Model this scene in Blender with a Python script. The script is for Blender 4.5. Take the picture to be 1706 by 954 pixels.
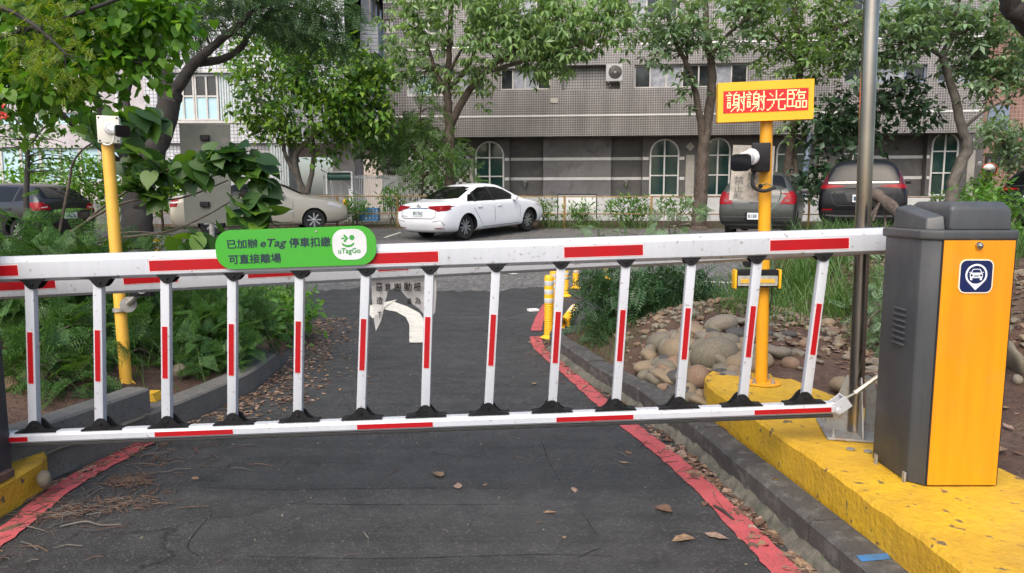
import bpy, bmesh, math, random
import numpy as np
from mathutils import Vector, Matrix
from mathutils.bvhtree import BVHTree
from mathutils.geometry import delaunay_2d_cdt

for o in list(bpy.data.objects): bpy.data.objects.remove(o)
SC = bpy.context.scene; COL = SC.collection
R = random.Random(7); rng = np.random.default_rng(7)
rad = math.radians

# ------------------------------------------------------------------ camera, sky, sun, exposure
FPX = 1190.0; PITCH = math.atan(141/1190); CAMZ = 1.4
cd = bpy.data.cameras.new('camera'); cam = bpy.data.objects.new('camera', cd); COL.objects.link(cam)
cd.sensor_width = 36; cd.lens = 36*FPX/1706; cd.clip_end = 500; cd.clip_start = .05
cam.location = (0, 0, CAMZ); cam.rotation_euler = (math.pi/2-PITCH, 0, 0); SC.camera = cam
W = bpy.data.worlds.new('World'); SC.world = W; W.use_nodes = True
wn = W.node_tree; sky = wn.nodes.new('ShaderNodeTexSky'); sky.sky_type = 'NISHITA'; sky.sun_disc = False
SUN_EL, SUN_AZ = rad(50), rad(200)          # azimuth clockwise from +Y
sky.sun_elevation = SUN_EL; sky.sun_rotation = SUN_AZ
sky.air_density = 1.0; sky.dust_density = 4.0; sky.ozone_density = 1.0
wn.links.new(sky.outputs[0], wn.nodes['Background'].inputs[0]); wn.nodes['Background'].inputs[1].default_value = .15
sl = bpy.data.lights.new('sun', 'SUN'); sl.energy = 1.3; sl.angle = rad(60); sl.color = (1, .95, .88)
so = bpy.data.objects.new('sun', sl); COL.objects.link(so)
sd = Vector((math.sin(SUN_AZ)*math.cos(SUN_EL), math.cos(SUN_AZ)*math.cos(SUN_EL), math.sin(SUN_EL)))
so.rotation_euler = sd.to_track_quat('Z', 'Y').to_euler(); so.location = (0, 0, 30)
vs = SC.view_settings; vs.view_transform = 'Standard'; vs.look = 'None'; vs.gamma = 1; vs.use_curve_mapping = False
vs.exposure = 0.95
SC.cycles.max_bounces = 6; SC.cycles.transparent_max_bounces = 12; SC.cycles.use_denoising = True

# ------------------------------------------------------------------ photo pixel -> world helpers (1706 x 954)
CP, SP = math.cos(PITCH), math.sin(PITCH)
def ray(px, py):
    a = (px-853)/FPX; b = -(py-477)/FPX
    return Vector((a, CP+b*SP, -SP+b*CP))
def P(px, py, Y):
    d = ray(px, py); t = Y/d.y
    return Vector((d.x*t, Y, CAMZ+d.z*t))
def GZ(px, py, z):
    d = ray(px, py); t = (z-CAMZ)/d.z
    return Vector((d.x*t, d.y*t, z))
def ss(a, b, x):
    t = np.clip((x-a)/(b-a), 0, 1); return t*t*(3-2*t)
def fx(X, Y, z):   # exact plane point for a first rough estimate
    p = GZ(853+FPX*X/Y, 336+FPX*(CAMZ-z)/Y, z); return (p.x, p.y)
KERB = [(1.42, 1.0), (1.29, 2.0), (1.2, 2.5), (1.145, 2.97), (1.077, 3.54), (1.007, 4.06), (.909, 4.47), (.832, 4.88), (.641, 5.45), (.47, 6.2), (.36, 6.7)]
KERB = [fx(x, y, .15) if y > 2.3 else (x-.02, y-.1) for x, y in KERB]
WALL = [(-2.62, 2.2), (-2.46, 3.0), (-2.28, 3.55), (-2.16, 4.2), (-2.0, 4.7), (-1.9, 5.3), (-1.95, 6.0), (-2.1, 7.0), (-2.35, 8.6)]
WALL = [fx(x, y, 0) if y > 2.5 else (x-.03, y-.12) for x, y in WALL]
KY = np.array([p[1] for p in KERB]); KX = np.array([p[0] for p in KERB])
WY = np.array([p[1] for p in WALL]); WX = np.array([p[0] for p in WALL])
def base(X, Y):
    b = np.interp(Y, [-99, 8, 12, 16, 19, 21, 23, 30, 99], [0, 0, .09, .27, .40, .54, .66, .72, .8])
    return b + .26*ss(2.5, 5, X)*ss(10, 15, Y)*(1-ss(18, 21, Y))
def bedR(X, Y):   # >0 inside the right planting bed (metres from its edge)
    back = np.minimum(6.9+(X-.4)*1.05, 10.6)
    return np.minimum(X-np.interp(Y, KY, KX)-.08, back-Y)
def bedL(X, Y):
    back = np.minimum(8.7+(-2.35-X)*.7, 11.4)
    return np.minimum(np.interp(Y, WY, WX)-.08-X, back-Y)
def h(X, Y):
    X = np.asarray(X, float); Y = np.asarray(Y, float)
    z = base(X, Y)
    r = bedR(X, Y); l = bedL(X, Y)
    hr = .10+.16*ss(.0, .8, r)+.30*np.exp(-((X-1.85)**2/.45+(Y-5.75)**2/.9))*ss(0, .35, r)+.07*ss(4, 8, Y)*ss(0, 1, r)+.55*ss(2.5, 3.7, X)*ss(3.2, 4.6, Y)*ss(0, 1, r)
    hl = .10+.16*ss(0, .7, l)+.25*ss(-3, -5.5, X)
    z = np.where(r > 0, np.maximum(z+.02, hr), z)
    z = np.where(l > 0, np.maximum(z+.02, hl), z)
    return z
def H(X, Y): return float(h(X, Y))
def Gh(px, py):   # first hit of the pixel's ray with the terrain
    d = ray(px, py); t = 1.5
    while t < 60:
        p = Vector((0, 0, CAMZ))+d*t
        if p.z < H(p.x, p.y): return p
        t += .02 if t < 12 else .06
    return Vector((0, 0, CAMZ))+d*60

# ------------------------------------------------------------------ object helpers
def tag(o, label=None, cat=None, group=None, kind=None):
    if label: o['label'] = label
    if cat: o['category'] = cat
    if group: o['group'] = group
    if kind: o['kind'] = kind
    return o
def E(name, loc, label, cat, group=None):
    o = bpy.data.objects.new(name, None); COL.objects.link(o); o.location = loc; o.empty_display_size = .1
    return tag(o, label, cat, group)
def link(name, me, parent=None, mats=()):
    for m in mats: me.materials.append(m)
    o = bpy.data.objects.new(name, me); COL.objects.link(o)
    if parent:
        o.parent = parent
        if parent.type == 'EMPTY': o.matrix_parent_inverse = Matrix.Translation(parent.location).inverted()
    return o
class B:
    def __init__(s): s.v = []; s.f = []; s.m = []
    def add(s, vs, fs, mi=0):
        k = len(s.v); s.v += [tuple(v) for v in vs]; s.f += [tuple(i+k for i in f) for f in fs]; s.m += [mi]*len(fs); return s
    def box(s, c, d, M=None, mi=0, bev=0):
        c = Vector(c); x, y, z = d[0]/2, d[1]/2, d[2]/2
        if bev > 0:
            bm = bmesh.new(); bmesh.ops.create_cube(bm, size=1)
            for v in bm.verts: v.co = Vector((v.co.x*d[0], v.co.y*d[1], v.co.z*d[2]))
            bmesh.ops.bevel(bm, geom=bm.edges[:], offset=bev, segments=2, profile=.6, affect='EDGES')
            bm.verts.index_update(); vs = [v.co.copy() for v in bm.verts]; fs = [[v.index for v in f.verts] for f in bm.faces]; bm.free()
        else:
            vs = [Vector((i, j, k)) for k in (-z, z) for j in (-y, y) for i in (-x, x)]
            fs = [(0, 2, 3, 1), (4, 5, 7, 6), (0, 1, 5, 4), (2, 6, 7, 3), (0, 4, 6, 2), (1, 3, 7, 5)]
        if M: vs = [M @ v for v in vs]
        return s.add([v+c for v in vs], fs, mi)
    def tube(s, pts, rs, n=10, cap=True, mi=0):
        pts = [Vector(p) for p in pts]
        if not hasattr(rs, '__len__'): rs = [rs]*len(pts)
        t0 = (pts[1]-pts[0]).normalized(); u = t0.orthogonal().normalized(); vs = []
        for i, p in enumerate(pts):
            t = (pts[min(i+1, len(pts)-1)]-pts[max(i-1, 0)]).normalized()
            u = (u-t*u.dot(t)).normalized(); w = t.cross(u)
            for k in range(n):
                a = 2*math.pi*k/n; vs.append(p+(u*math.cos(a)+w*math.sin(a))*rs[i])
        fs = [(i*n+k, i*n+(k+1) % n, (i+1)*n+(k+1) % n, (i+1)*n+k) for i in range(len(pts)-1) for k in range(n)]
        if cap: fs += [tuple(reversed(range(n))), tuple((len(pts)-1)*n+k for k in range(n))]
        return s.add(vs, fs, mi)
    def prism(s, poly, o, U, V, N, d, mi=0):   # outline in (U,V) extruded d along N
        o, U, V, N = Vector(o), Vector(U), Vector(V), Vector(N); n = len(poly)
        a = [o+U*x+V*y for x, y in poly]; b = [p+N*d for p in a]
        fs = [tuple(range(n))[::-1], tuple(range(n, 2*n))]+[(i, (i+1) % n, n+(i+1) % n, n+i) for i in range(n)]
        return s.add(a+b, fs, mi)
    def lathe(s, prof, o, A, n=20, mi=0):      # profile (radius, height) round axis A
        o, A = Vector(o), Vector(A).normalized(); u = A.orthogonal().normalized(); w = A.cross(u); vs = []
        for r, z in prof:
            for k in range(n):
                a = 2*math.pi*k/n; vs.append(o+A*z+(u*math.cos(a)+w*math.sin(a))*r)
        fs = [(i*n+k, i*n+(k+1) % n, (i+1)*n+(k+1) % n, (i+1)*n+k) for i in range(len(prof)-1) for k in range(n)]
        return s.add(vs, fs, mi)
    def obj(s, name, mats, parent=None, smooth=False, sharp=40):
        me = bpy.data.meshes.new(name); me.from_pydata(s.v, [], s.f)
        if not isinstance(mats, (list, tuple)): mats = [mats]
        me.polygons.foreach_set('material_index', s.m)
        bm = bmesh.new(); bm.from_mesh(me); bmesh.ops.recalc_face_normals(bm, faces=bm.faces[:])
        if smooth:
            ca = math.cos(rad(sharp))
            for e in bm.edges:
                if len(e.link_faces) == 2 and e.link_faces[0].normal.dot(e.link_faces[1].normal) < ca: e.smooth = False
            for f in bm.faces: f.smooth = True
        bm.to_mesh(me); bm.free(); me.update()
        return link(name, me, parent, mats)
def spline(pts, k=6):
    pts = [Vector(p) for p in pts]; out = []
    for i in range(len(pts)-1):
        a = pts[max(i-1, 0)]; b = pts[i]; c = pts[i+1]; d = pts[min(i+2, len(pts)-1)]
        for j in range(k):
            t = j/k; out.append(.5*((2*b)+(c-a)*t+(2*a-5*b+4*c-d)*t*t+(3*b-a-3*c+d)*t**3))
    out.append(pts[-1]); return out
def rrect(w, hh, r, n=6):
    o = []
    for cx, cy, a in ((w/2-r, hh/2-r, 0), (-w/2+r, hh/2-r, 90), (-w/2+r, -hh/2+r, 180), (w/2-r, -hh/2+r, 270)):
        o += [(cx+r*math.cos(rad(a+90*i/n)), cy+r*math.sin(rad(a+90*i/n))) for i in range(n+1)]
    return o
def text_mesh(s, bold=0, shear=0):
    c = bpy.data.curves.new('lettering', 'FONT'); c.body = s; c.size = 1; c.offset = bold; c.shear = shear; c.resolution_u = 2
    o = bpy.data.objects.new('lettering', c); COL.objects.link(o); bpy.context.view_layer.update()
    me = bpy.data.meshes.new_from_object(o.evaluated_get(bpy.context.evaluated_depsgraph_get()))
    bpy.data.objects.remove(o); bpy.data.curves.remove(c)
    return me
def text(name, s, o, U, V, mat, parent=None, bold=.0, shear=0, lift=0):   # bounding box of the words mapped to o + aU + bV
    me = text_mesh(s, 0, shear)
    if bold:   # heavier strokes: the outline repeated a little to each side
        vs_ = [v.co.copy() for v in me.vertices]; fs_ = [tuple(p.vertices) for p in me.polygons]; V2, F2 = [], []
        for i, (dx, dy) in enumerate(((0, 0), (bold, 0), (-bold, 0), (0, bold), (0, -bold))):
            k = len(V2); V2 += [(v.x+dx, v.y+dy, i*.0) for v in vs_]; F2 += [tuple(j+k for j in f) for f in fs_]
        me = bpy.data.meshes.new('lettering'); me.from_pydata(V2, [], F2); zl_ = np.repeat(np.arange(5), len(vs_))
    n = len(me.vertices); co = np.empty(n*3); me.vertices.foreach_get('co', co); co = co.reshape(-1, 3)
    lo = co.min(0); sz = np.maximum(co.max(0)-lo, 1e-6); q = (co-lo)/sz
    o, U, V = Vector(o), Vector(U), Vector(V); N = U.cross(V).normalized(); o = o+N*lift
    w = np.array(o)+q[:, :1]*np.array(U)+q[:, 1:2]*np.array(V)
    if bold: w = w+zl_[:, None]*np.array(N)*.0002
    me.vertices.foreach_set('co', w.ravel()); me.materials.clear(); me.update()
    return link(name, me, parent, [mat])

# ------------------------------------------------------------------ materials
def newmat(name):
    m = bpy.data.materials.new(name); m.use_nodes = True; t = m.node_tree
    return m, t.nodes, t.links, t.nodes['Principled BSDF']
def rgb(c): return (*c, 1) if len(c) == 3 else c
def noise(N, L, scale, detail=4, vec=None, rough=.55):
    n = N.new('ShaderNodeTexNoise'); n.inputs['Scale'].default_value = scale; n.inputs['Detail'].default_value = detail; n.inputs['Roughness'].default_value = rough
    if vec is not None: L.new(vec, n.inputs['Vector'])
    return n
def ramp(N, L, src, stops):
    r = N.new('ShaderNodeValToRGB'); L.new(src, r.inputs[0]); el = r.color_ramp.elements
    while len(el) < len(stops): el.new(.5)
    for e, (p, c) in zip(el, stops): e.position = p; e.color = rgb(c if hasattr(c, '__len__') else (c, c, c))
    return r
def mixc(N, L, f, a, b, mode='MIX'):
    m = N.new('ShaderNodeMix'); m.data_type = 'RGBA'; m.blend_type = mode
    for i, s in ((0, f), (6, a), (7, b)):
        if hasattr(s, 'is_output'): L.new(s, m.inputs[i])
        elif i == 0: m.inputs[0].default_value = s
        else: m.inputs[i].default_value = rgb(s)
    return m.outputs[2]
def pm(name, c1, c2=None, sc=6, rough=.6, metal=0, bump=0, bsc=60, coat=0, streak=0, c3=None, spec=.5, lo=.35, hi=.65, speck=None, rv=.12):
    m, N, L, b = newmat(name); tc = N.new('ShaderNodeTexCoord').outputs['Object']
    b.inputs['Roughness'].default_value = rough; b.inputs['Metallic'].default_value = metal
    b.inputs['Coat Weight'].default_value = coat; b.inputs['Coat Roughness'].default_value = .04; b.inputs['Specular IOR Level'].default_value = spec
    c2 = c2 or tuple(x*.82 for x in c1)
    n = noise(N, L, sc, 5, tc); col = ramp(N, L, n.outputs[0], [(lo, c1), (hi, c2)]).outputs[0]
    if c3:
        n2 = noise(N, L, sc*3.3, 6, tc, .65); col = mixc(N, L, ramp(N, L, n2.outputs[0], [(.5, 0), (.68, 1)]).outputs[0], col, c3)
    if speck:
        n3 = noise(N, L, speck[1], 2, tc); col = mixc(N, L, ramp(N, L, n3.outputs[0], [(speck[2], 0), (speck[2]+.06, 1)]).outputs[0], col, speck[0])
    if streak:   # rain streaks and dust
        mp = N.new('ShaderNodeMapping'); mp.inputs['Scale'].default_value = (26, 26, 1.6); L.new(tc, mp.inputs[0]); ns = noise(N, L, 1, 5, mp.outputs[0], .6)
        col = mixc(N, L, streak, col, ramp(N, L, ns.outputs[0], [(.36, .62), (.6, 1.06)]).outputs[0], 'MULTIPLY')
        nd = noise(N, L, 2.3, 6, tc, .7); col = mixc(N, L, ramp(N, L, nd.outputs[0], [(.52, 0), (.75, streak*.45)]).outputs[0], col, (.23, .20, .16))
    L.new(col, b.inputs['Base Color'])
    if rv:
        rr = ramp(N, L, n.outputs[0], [(.3, max(0, rough-rv)), (.7, min(1, rough+rv))]); L.new(rr.outputs[0], b.inputs['Roughness'])
    if bump:
        bn = noise(N, L, bsc, 4, tc); bu = N.new('ShaderNodeBump'); bu.inputs['Strength'].default_value = bump; bu.inputs['Distance'].default_value = .01
        L.new(bn.outputs[0], bu.inputs['Height']); L.new(bu.outputs[0], b.inputs['Normal'])
    return m
def emit(name, c, s):
    m, N, L, b = newmat(name); b.inputs['Base Color'].default_value = rgb(c); b.inputs['Emission Color'].default_value = rgb(c); b.inputs['Emission Strength'].default_value = s
    return m
def leafmat(name, cols, rough=.42, trans=.35, patch=.8):
    m, N, L, b = newmat(name); g = N.new('ShaderNodeNewGeometry')
    st = [(i/max(1, len(cols)-1), c) for i, c in enumerate(cols)]
    col = ramp(N, L, g.outputs['Random Per Island'], st).outputs[0]
    tc = N.new('ShaderNodeTexCoord').outputs['Object']; n = noise(N, L, patch, 2, tc)
    col = mixc(N, L, 1.0, col, ramp(N, L, n.outputs[0], [(.35, .72), (.65, 1.18)]).outputs[0], 'MULTIPLY')
    b.inputs['Roughness'].default_value = rough; b.inputs['Specular IOR Level'].default_value = .45
    L.new(col, b.inputs['Base Color'])
    t = N.new('ShaderNodeBsdfTranslucent'); tcol = mixc(N, L, 1.0, col, (1.35, 1.3, .5), 'MULTIPLY'); L.new(tcol, t.inputs[0])
    ms = N.new('ShaderNodeMixShader'); ms.inputs[0].default_value = trans
    L.new(b.outputs[0], ms.inputs[1]); L.new(t.outputs[0], ms.inputs[2]); L.new(ms.outputs[0], N['Material Output'].inputs[0])
    return m
def tilemat(name, tile, tile2, grout, pitch, gw=.12, rough=.35, axes='xz', bump=.3):
    m, N, L, b = newmat(name); tc = N.new('ShaderNodeTexCoord').outputs['Object']
    sx = N.new('ShaderNodeSeparateXYZ'); L.new(tc, sx.inputs[0]); cb = N.new('ShaderNodeCombineXYZ')
    L.new(sx.outputs['XYZ'.index(axes[0].upper())], cb.inputs[0]); L.new(sx.outputs['XYZ'.index(axes[1].upper())], cb.inputs[1])
    br = N.new('ShaderNodeTexBrick'); br.offset = 0; br.squash = 1; L.new(cb.outputs[0], br.inputs['Vector'])
    br.inputs['Scale'].default_value = 1/pitch; br.inputs['Brick Width'].default_value = 1; br.inputs['Row Height'].default_value = 1
    br.inputs['Mortar Size'].default_value = gw; br.inputs['Mortar Smooth'].default_value = .1; br.inputs['Bias'].default_value = 0
    br.inputs['Color1'].default_value = rgb(tile); br.inputs['Color2'].default_value = rgb(tile2); br.inputs['Mortar'].default_value = rgb(grout)
    n = noise(N, L, .35, 5, tc); n2 = noise(N, L, 3, 4, tc)
    mp = N.new('ShaderNodeMapping'); mp.inputs['Scale'].default_value = (2.2, 2.2, .25); L.new(tc, mp.inputs[0]); n3 = noise(N, L, 1, 5, mp.outputs[0])
    col = mixc(N, L, 1.0, br.outputs[0], ramp(N, L, n.outputs[0], [(.3, .8), (.7, 1.15)]).outputs[0], 'MULTIPLY')
    col = mixc(N, L, .8, col, ramp(N, L, n3.outputs[0], [(.35, .74), (.6, 1.05)]).outputs[0], 'MULTIPLY')
    L.new(col, b.inputs['Base Color']); b.inputs['Roughness'].default_value = rough
    return m

M_ = {}
M_['boom'] = pm('white_powder_coat', (.47, .49, .52), (.42, .44, .47), 3, .38, bump=.04, bsc=150, streak=.14, speck=((.27, .25, .22), 42, .66))
M_['red'] = pm('red_reflective_tape', (.36, .004, .008), (.30, .003, .007), 8, .42, spec=.3, speck=((.3, .02, .02), 90, .7))
M_['tape_edge'] = pm('pink_tape_edge', (.75, .5, .5), rough=.4)
M_['black'] = pm('black_plastic', (.008, .008, .009), (.014, .014, .015), 20, .45, spec=.22)
M_['rubber'] = pm('black_rubber', (.012, .012, .012), (.025, .024, .023), 30, .7, bump=.1)
M_['box_grey'] = pm('grey_textured_paint', (.052, .056, .059), (.043, .047, .050), 5, .48, bump=.12, bsc=420, streak=.4, speck=((.12, .115, .11), 35, .76))
M_['box_door'] = pm('orange_yellow_paint', (.70, .26, .003), (.64, .235, .003), 3, .42, bump=.05, bsc=300, streak=.3, speck=((.55, .2, .01), 28, .80))
M_['dark_edge'] = pm('door_seal', (.01, .01, .01), rough=.8)
M_['yellow_pole'] = pm('yellow_pole_paint', (.78, .36, .012), (.70, .31, .012), 5, .4, speck=((.3, .14, .03), 30, .74), bump=.05, bsc=80)
M_['yellow_old'] = pm('faded_yellow_paint', (.70, .40, .045), (.60, .33, .04), 4, .5)
M_['yellow_sign'] = pm('sign_yellow', (.80, .42, .01), (.75, .38, .01), 3, .5)
M_['yellow_conc'] = pm('yellow_painted_concrete', (.62, .37, .016), (.47, .265, .014), 3.5, .62, bump=.7, bsc=45, streak=.3, c3=(.52, .30, .02), speck=((.12, .09, .05), 19, .645))
M_['concrete'] = pm('kerb_concrete', (.066, .062, .056), (.040, .038, .035), 4, .75, bump=.5, bsc=130, c3=(.12, .115, .105), speck=((.03, .03, .03), 90, .62))
M_['mortar'] = pm('rough_mortar', (.13, .118, .092), (.065, .06, .048), 7, .9, bump=1, bsc=40, c3=(.06, .07, .04))
M_['wallconc'] = pm('weathered_wall_concrete', (.145, .14, .125), (.095, .092, .083), 3, .8, bump=.5, bsc=120, c3=(.14, .13, .11), speck=((.03, .03, .03), 70, .63))
M_['steel'] = pm('brushed_stainless', (.36, .325, .28), (.26, .235, .20), 3, .24, metal=1)
M_['galv'] = pm('galvanised_plate', (.42, .42, .41), (.32, .32, .31), 6, .5, metal=.6, c3=(.3, .22, .14))
M_['chrome'] = pm('chrome', (.55, .55, .54), rough=.2, metal=1, rv=.03)
M_['white_plastic'] = pm('ivory_plastic', (.66, .64, .56), (.6, .58, .5), 8, .45)
M_['cam_white'] = pm('white_camera_shell', (.68, .69, .70), rough=.35)
M_['glassblk'] = pm('black_gloss_window', (.006, .006, .007), rough=.08, rv=.02)
M_['sign_back'] = pm('grey_sign_back', (.10, .105, .09), (.085, .09, .078), 2, .55, c3=(.12, .12, .10))
M_['green_sign'] = pm('green_sign_vinyl', (.042, .31, .022), (.038, .28, .02), 4, .35, speck=((.03, .2, .02), 40, .77))
M_['sign_ink'] = pm('navy_ink', (.004, .018, .035), rough=.5)
M_['logo_plate'] = pm('pale_logo_plate', (.60, .61, .61), rough=.4)
M_['logo_green'] = pm('logo_green', (.03, .27, .04), rough=.45)
M_['navy'] = pm('navy_badge', (.004, .012, .075), rough=.35)
M_['badge_white'] = pm('badge_white', (.72, .76, .80), rough=.4)
M_['cream_edge'] = pm('cream_edge', (.80, .72, .55), rough=.4)
M_['led_red'] = emit('led_red_field', (1, .006, .006), .75)
M_['led_char'] = emit('led_bright_dots', (1, .42, .20), .95)
M_['led_black'] = pm('led_matrix_black', (.05, .008, .008), rough=.5)
M_['road_red'] = pm('red_road_paint', (.45, .08, .085), (.37, .062, .066), 6, .75, bump=.5, bsc=220, c3=(.33, .075, .07), speck=((.10, .05, .045), 70, .62))
M_['road_white'] = pm('white_road_paint', (.62, .60, .52), (.50, .48, .42), 9, .7, bump=.3, bsc=200, speck=((.2, .19, .17), 30, .64))
M_['blue_paint'] = pm('blue_chalk_paint', (.03, .17, .42), (.05, .12, .2), 12, .8)
def asphalt(name, c1, c2, lightspeck, rough, agg=220, dens=.5):
    m, N, L, b = newmat(name); tc = N.new('ShaderNodeTexCoord').outputs['Object']
    n1 = noise(N, L, .55, 6, tc, .6); n2 = noise(N, L, 5, 6, tc, .7); n3 = noise(N, L, agg, 2, tc)
    vo = N.new('ShaderNodeTexVoronoi'); vo.inputs['Scale'].default_value = agg*.55; L.new(tc, vo.inputs['Vector'])
    col = ramp(N, L, n1.outputs[0], [(.32, c1), (.68, c2)]).outputs[0]
    col = mixc(N, L, .7, col, ramp(N, L, n2.outputs[0], [(.3, .62), (.7, 1.35)]).outputs[0], 'MULTIPLY')
    sp = ramp(N, L, vo.outputs['Color'], [(.80-dens*.3, 0), (.99, 1)]).outputs[0]
    col = mixc(N, L, sp, col, lightspeck)
    # fine paving-machine streaks across the lane and a few cracks
    mp = N.new('ShaderNodeMapping'); mp.inputs['Scale'].default_value = (.25, 9, 1); L.new(tc, mp.inputs[0]); n4 = noise(N, L, 1, 4, mp.outputs[0])
    col = mixc(N, L, .6, col, ramp(N, L, n4.outputs[0], [(.38, .72), (.5, 1)]).outputs[0], 'MULTIPLY')
    wv = N.new('ShaderNodeTexVoronoi'); wv.feature = 'DISTANCE_TO_EDGE'; wv.inputs['Scale'].default_value = .75
    dn = noise(N, L, 2.5, 5, tc); dm = N.new('ShaderNodeVectorMath'); dm.operation = 'MULTIPLY_ADD'; L.new(dn.outputs['Color'], dm.inputs[0]); dm.inputs[1].default_value = (.5, .5, .5); L.new(tc, dm.inputs[2]); L.new(dm.outputs[0], wv.inputs['Vector'])
    cr = ramp(N, L, wv.outputs['Distance'], [(.0, .35), (.008, 1)]).outputs[0]; gate = ramp(N, L, noise(N, L, .9, 2, tc).outputs[0], [(.48, 0), (.56, 1)]).outputs[0]
    col = mixc(N, L, gate, col, mixc(N, L, 1, col, cr, 'MULTIPLY'))
    L.new(col, b.inputs['Base Color'])
    L.new(ramp(N, L, n2.outputs[0], [(.3, rough-.12), (.7, rough+.12)]).outputs[0], b.inputs['Roughness'])
    bu = N.new('ShaderNodeBump'); bu.inputs['Strength'].default_value = .55; bu.inputs['Distance'].default_value = .006
    ad = N.new('ShaderNodeMath'); ad.operation = 'ADD'; L.new(n3.outputs[0], ad.inputs[0]); L.new(vo.outputs['Distance'], ad.inputs[1])
    L.new(ad.outputs[0], bu.inputs['Height']); L.new(bu.outputs[0], b.inputs['Normal'])
    return m
M_['lane'] = asphalt('lane_asphalt', (.028, .0275, .0265), (.044, .0432, .0415), (.085, .083, .078), .55, 200, .35)
M_['lot'] = asphalt('worn_lot_asphalt', (.060, .058, .055), (.092, .089, .084), (.26, .25, .235), .8, 60, .8)
def soilmat():
    m, N, L, b = newmat('soil'); tc = N.new('ShaderNodeTexCoord').outputs['Object']
    n = noise(N, L, 1.6, 6, tc, .65); n2 = noise(N, L, 24, 5, tc, .7); n3 = noise(N, L, 90, 3, tc)
    col = ramp(N, L, n.outputs[0], [(.3, (.045, .026, .017)), (.52, (.085, .045, .028)), (.72, (.12, .085, .055))]).outputs[0]
    col = mixc(N, L, .8, col, ramp(N, L, n2.outputs[0], [(.3, .45), (.7, 1.5)]).outputs[0], 'MULTIPLY')
    col = mixc(N, L, ramp(N, L, n3.outputs[0], [(.62, 0), (.7, 1)]).outputs[0], col, (.17, .12, .085))
    L.new(col, b.inputs['Base Color']); b.inputs['Roughness'].default_value = .92
    bu = N.new('ShaderNodeBump'); bu.inputs['Strength'].default_value = 1; bu.inputs['Distance'].default_value = .03
    L.new(n2.outputs[0], bu.inputs['Height']); L.new(bu.outputs[0], b.inputs['Normal'])
    return m
M_['soil'] = soilmat()

# ------------------------------------------------------------------ ground, lane, parking lot
def sheet(name, xs, ys, zf, mat, kind='structure'):
    X, Y = np.meshgrid(xs, ys); Z = zf(X, Y); nx, ny = len(xs), len(ys)
    v = np.stack([X.ravel(), Y.ravel(), Z.ravel()], 1)
    i = np.arange(nx*ny).reshape(ny, nx); q = np.stack([i[:-1, :-1], i[:-1, 1:], i[1:, 1:], i[1:, :-1]], -1).reshape(-1, 4)
    me = bpy.data.meshes.new(name); me.from_pydata(v.tolist(), [], q.tolist()); me.polygons.foreach_set('use_smooth', [True]*len(q)); me.update()
    o = link(name, me, None, [mat]); o['kind'] = kind
    return o
def rough_h(X, Y):
    z = h(X, Y); inb = (bedR(X, Y) > .1) | (bedL(X, Y) > .1)
    n = np.sin(X*13.1+np.sin(Y*7.7)*2)*np.sin(Y*11.3+np.cos(X*9.1)*2)*.018
    lot = (Y > -8) & (Y < 22.2) & (bedR(X, Y) <= 0) & (bedL(X, Y) <= 0)
    return np.where(inb, z+n, np.where(lot, z-.06, z))
xs = np.unique(np.round(np.concatenate([np.arange(-80, -12, 4.), np.arange(-12, -4.5, .4), np.arange(-4.5, 5, .07), np.arange(5, 14, .4), np.arange(14, 84, 4.)]), 4))
ys = np.unique(np.round(np.concatenate([np.arange(-30, 1, 2.), np.arange(1, 11.8, .07), np.arange(11.8, 30, .5), np.arange(30, 160, 8.)]), 4))
sheet('ground', xs, ys, rough_h, M_['soil'])
lane_y = np.concatenate([np.arange(-9, 10.4, .35), [10.9]])
road_ = sheet('road', np.arange(-3.6, 2.0, .1), lane_y, lambda X, Y: base(X, Y)+.010, M_['lane'])
for v_ in road_.data.vertices:   # ragged far edge of the newer paving
    if v_.co.y > 10.6: v_.co.y += R.uniform(-.22, .22)+.25*math.sin(v_.co.x*2.3); v_.co.z = float(base(v_.co.x, v_.co.y))+.010
sheet('parking_lot', np.arange(-40, 40.1, .8), np.arange(7.0, 22.1, .5), lambda X, Y: base(X, Y)-.004, M_['lot'])

def ribbon(name, pts, w, mat, lift=.016, rag=0.0, zf=None):
    pts = [Vector((p[0], p[1], 0)) for p in pts]; pts = spline(pts, 10); b = B(); vs = []; fs = []
    ws = w if hasattr(w, '__len__') else None
    for i, p in enumerate(pts):
        t = (pts[min(i+1, len(pts)-1)]-pts[max(i-1, 0)]).normalized(); n = Vector((t.y, -t.x, 0))
        wi = np.interp(i/(len(pts)-1), np.linspace(0, 1, len(ws)), ws) if ws else w
        for s in (-1, 1):
            q = p+n*s*(wi/2+R.uniform(-rag, rag)); vs.append((q.x, q.y, float(base(q.x, q.y))+lift))
    fs = [(2*i, 2*i+1, 2*i+3, 2*i+2) for i in range(len(pts)-1)]
    b.add(vs, fs); o = b.obj(name, mat); o['kind'] = 'structure'; return o
ribbon('road_marking', [(1.10, 1.5), (1.05, 2.2)]+[fx(x, y, 0) for x, y in ((1.02, 2.72), (.98, 3.08), (.92, 3.53), (.837, 3.97), (.71, 4.5), (.60, 5.05), (.47, 5.75), (.34, 6.35), (.25, 6.9), (.245, 7.35))], .115, M_['road_red'], rag=.006)
ribbon('road_marking', [(.26, 7.62), (.32, 8.3), (.4, 8.9), (.46, 9.4)], .115, M_['road_red'], rag=.006)
ribbon('road_marking', [tuple(GZ(-120, 975, 0))[:2], tuple(GZ(10, 893, 0))[:2], tuple(GZ(120, 808, 0))[:2], tuple(GZ(240, 742, 0))[:2], tuple(GZ(300, 712, 0))[:2]], .12, M_['road_red'], rag=.008)
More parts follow.
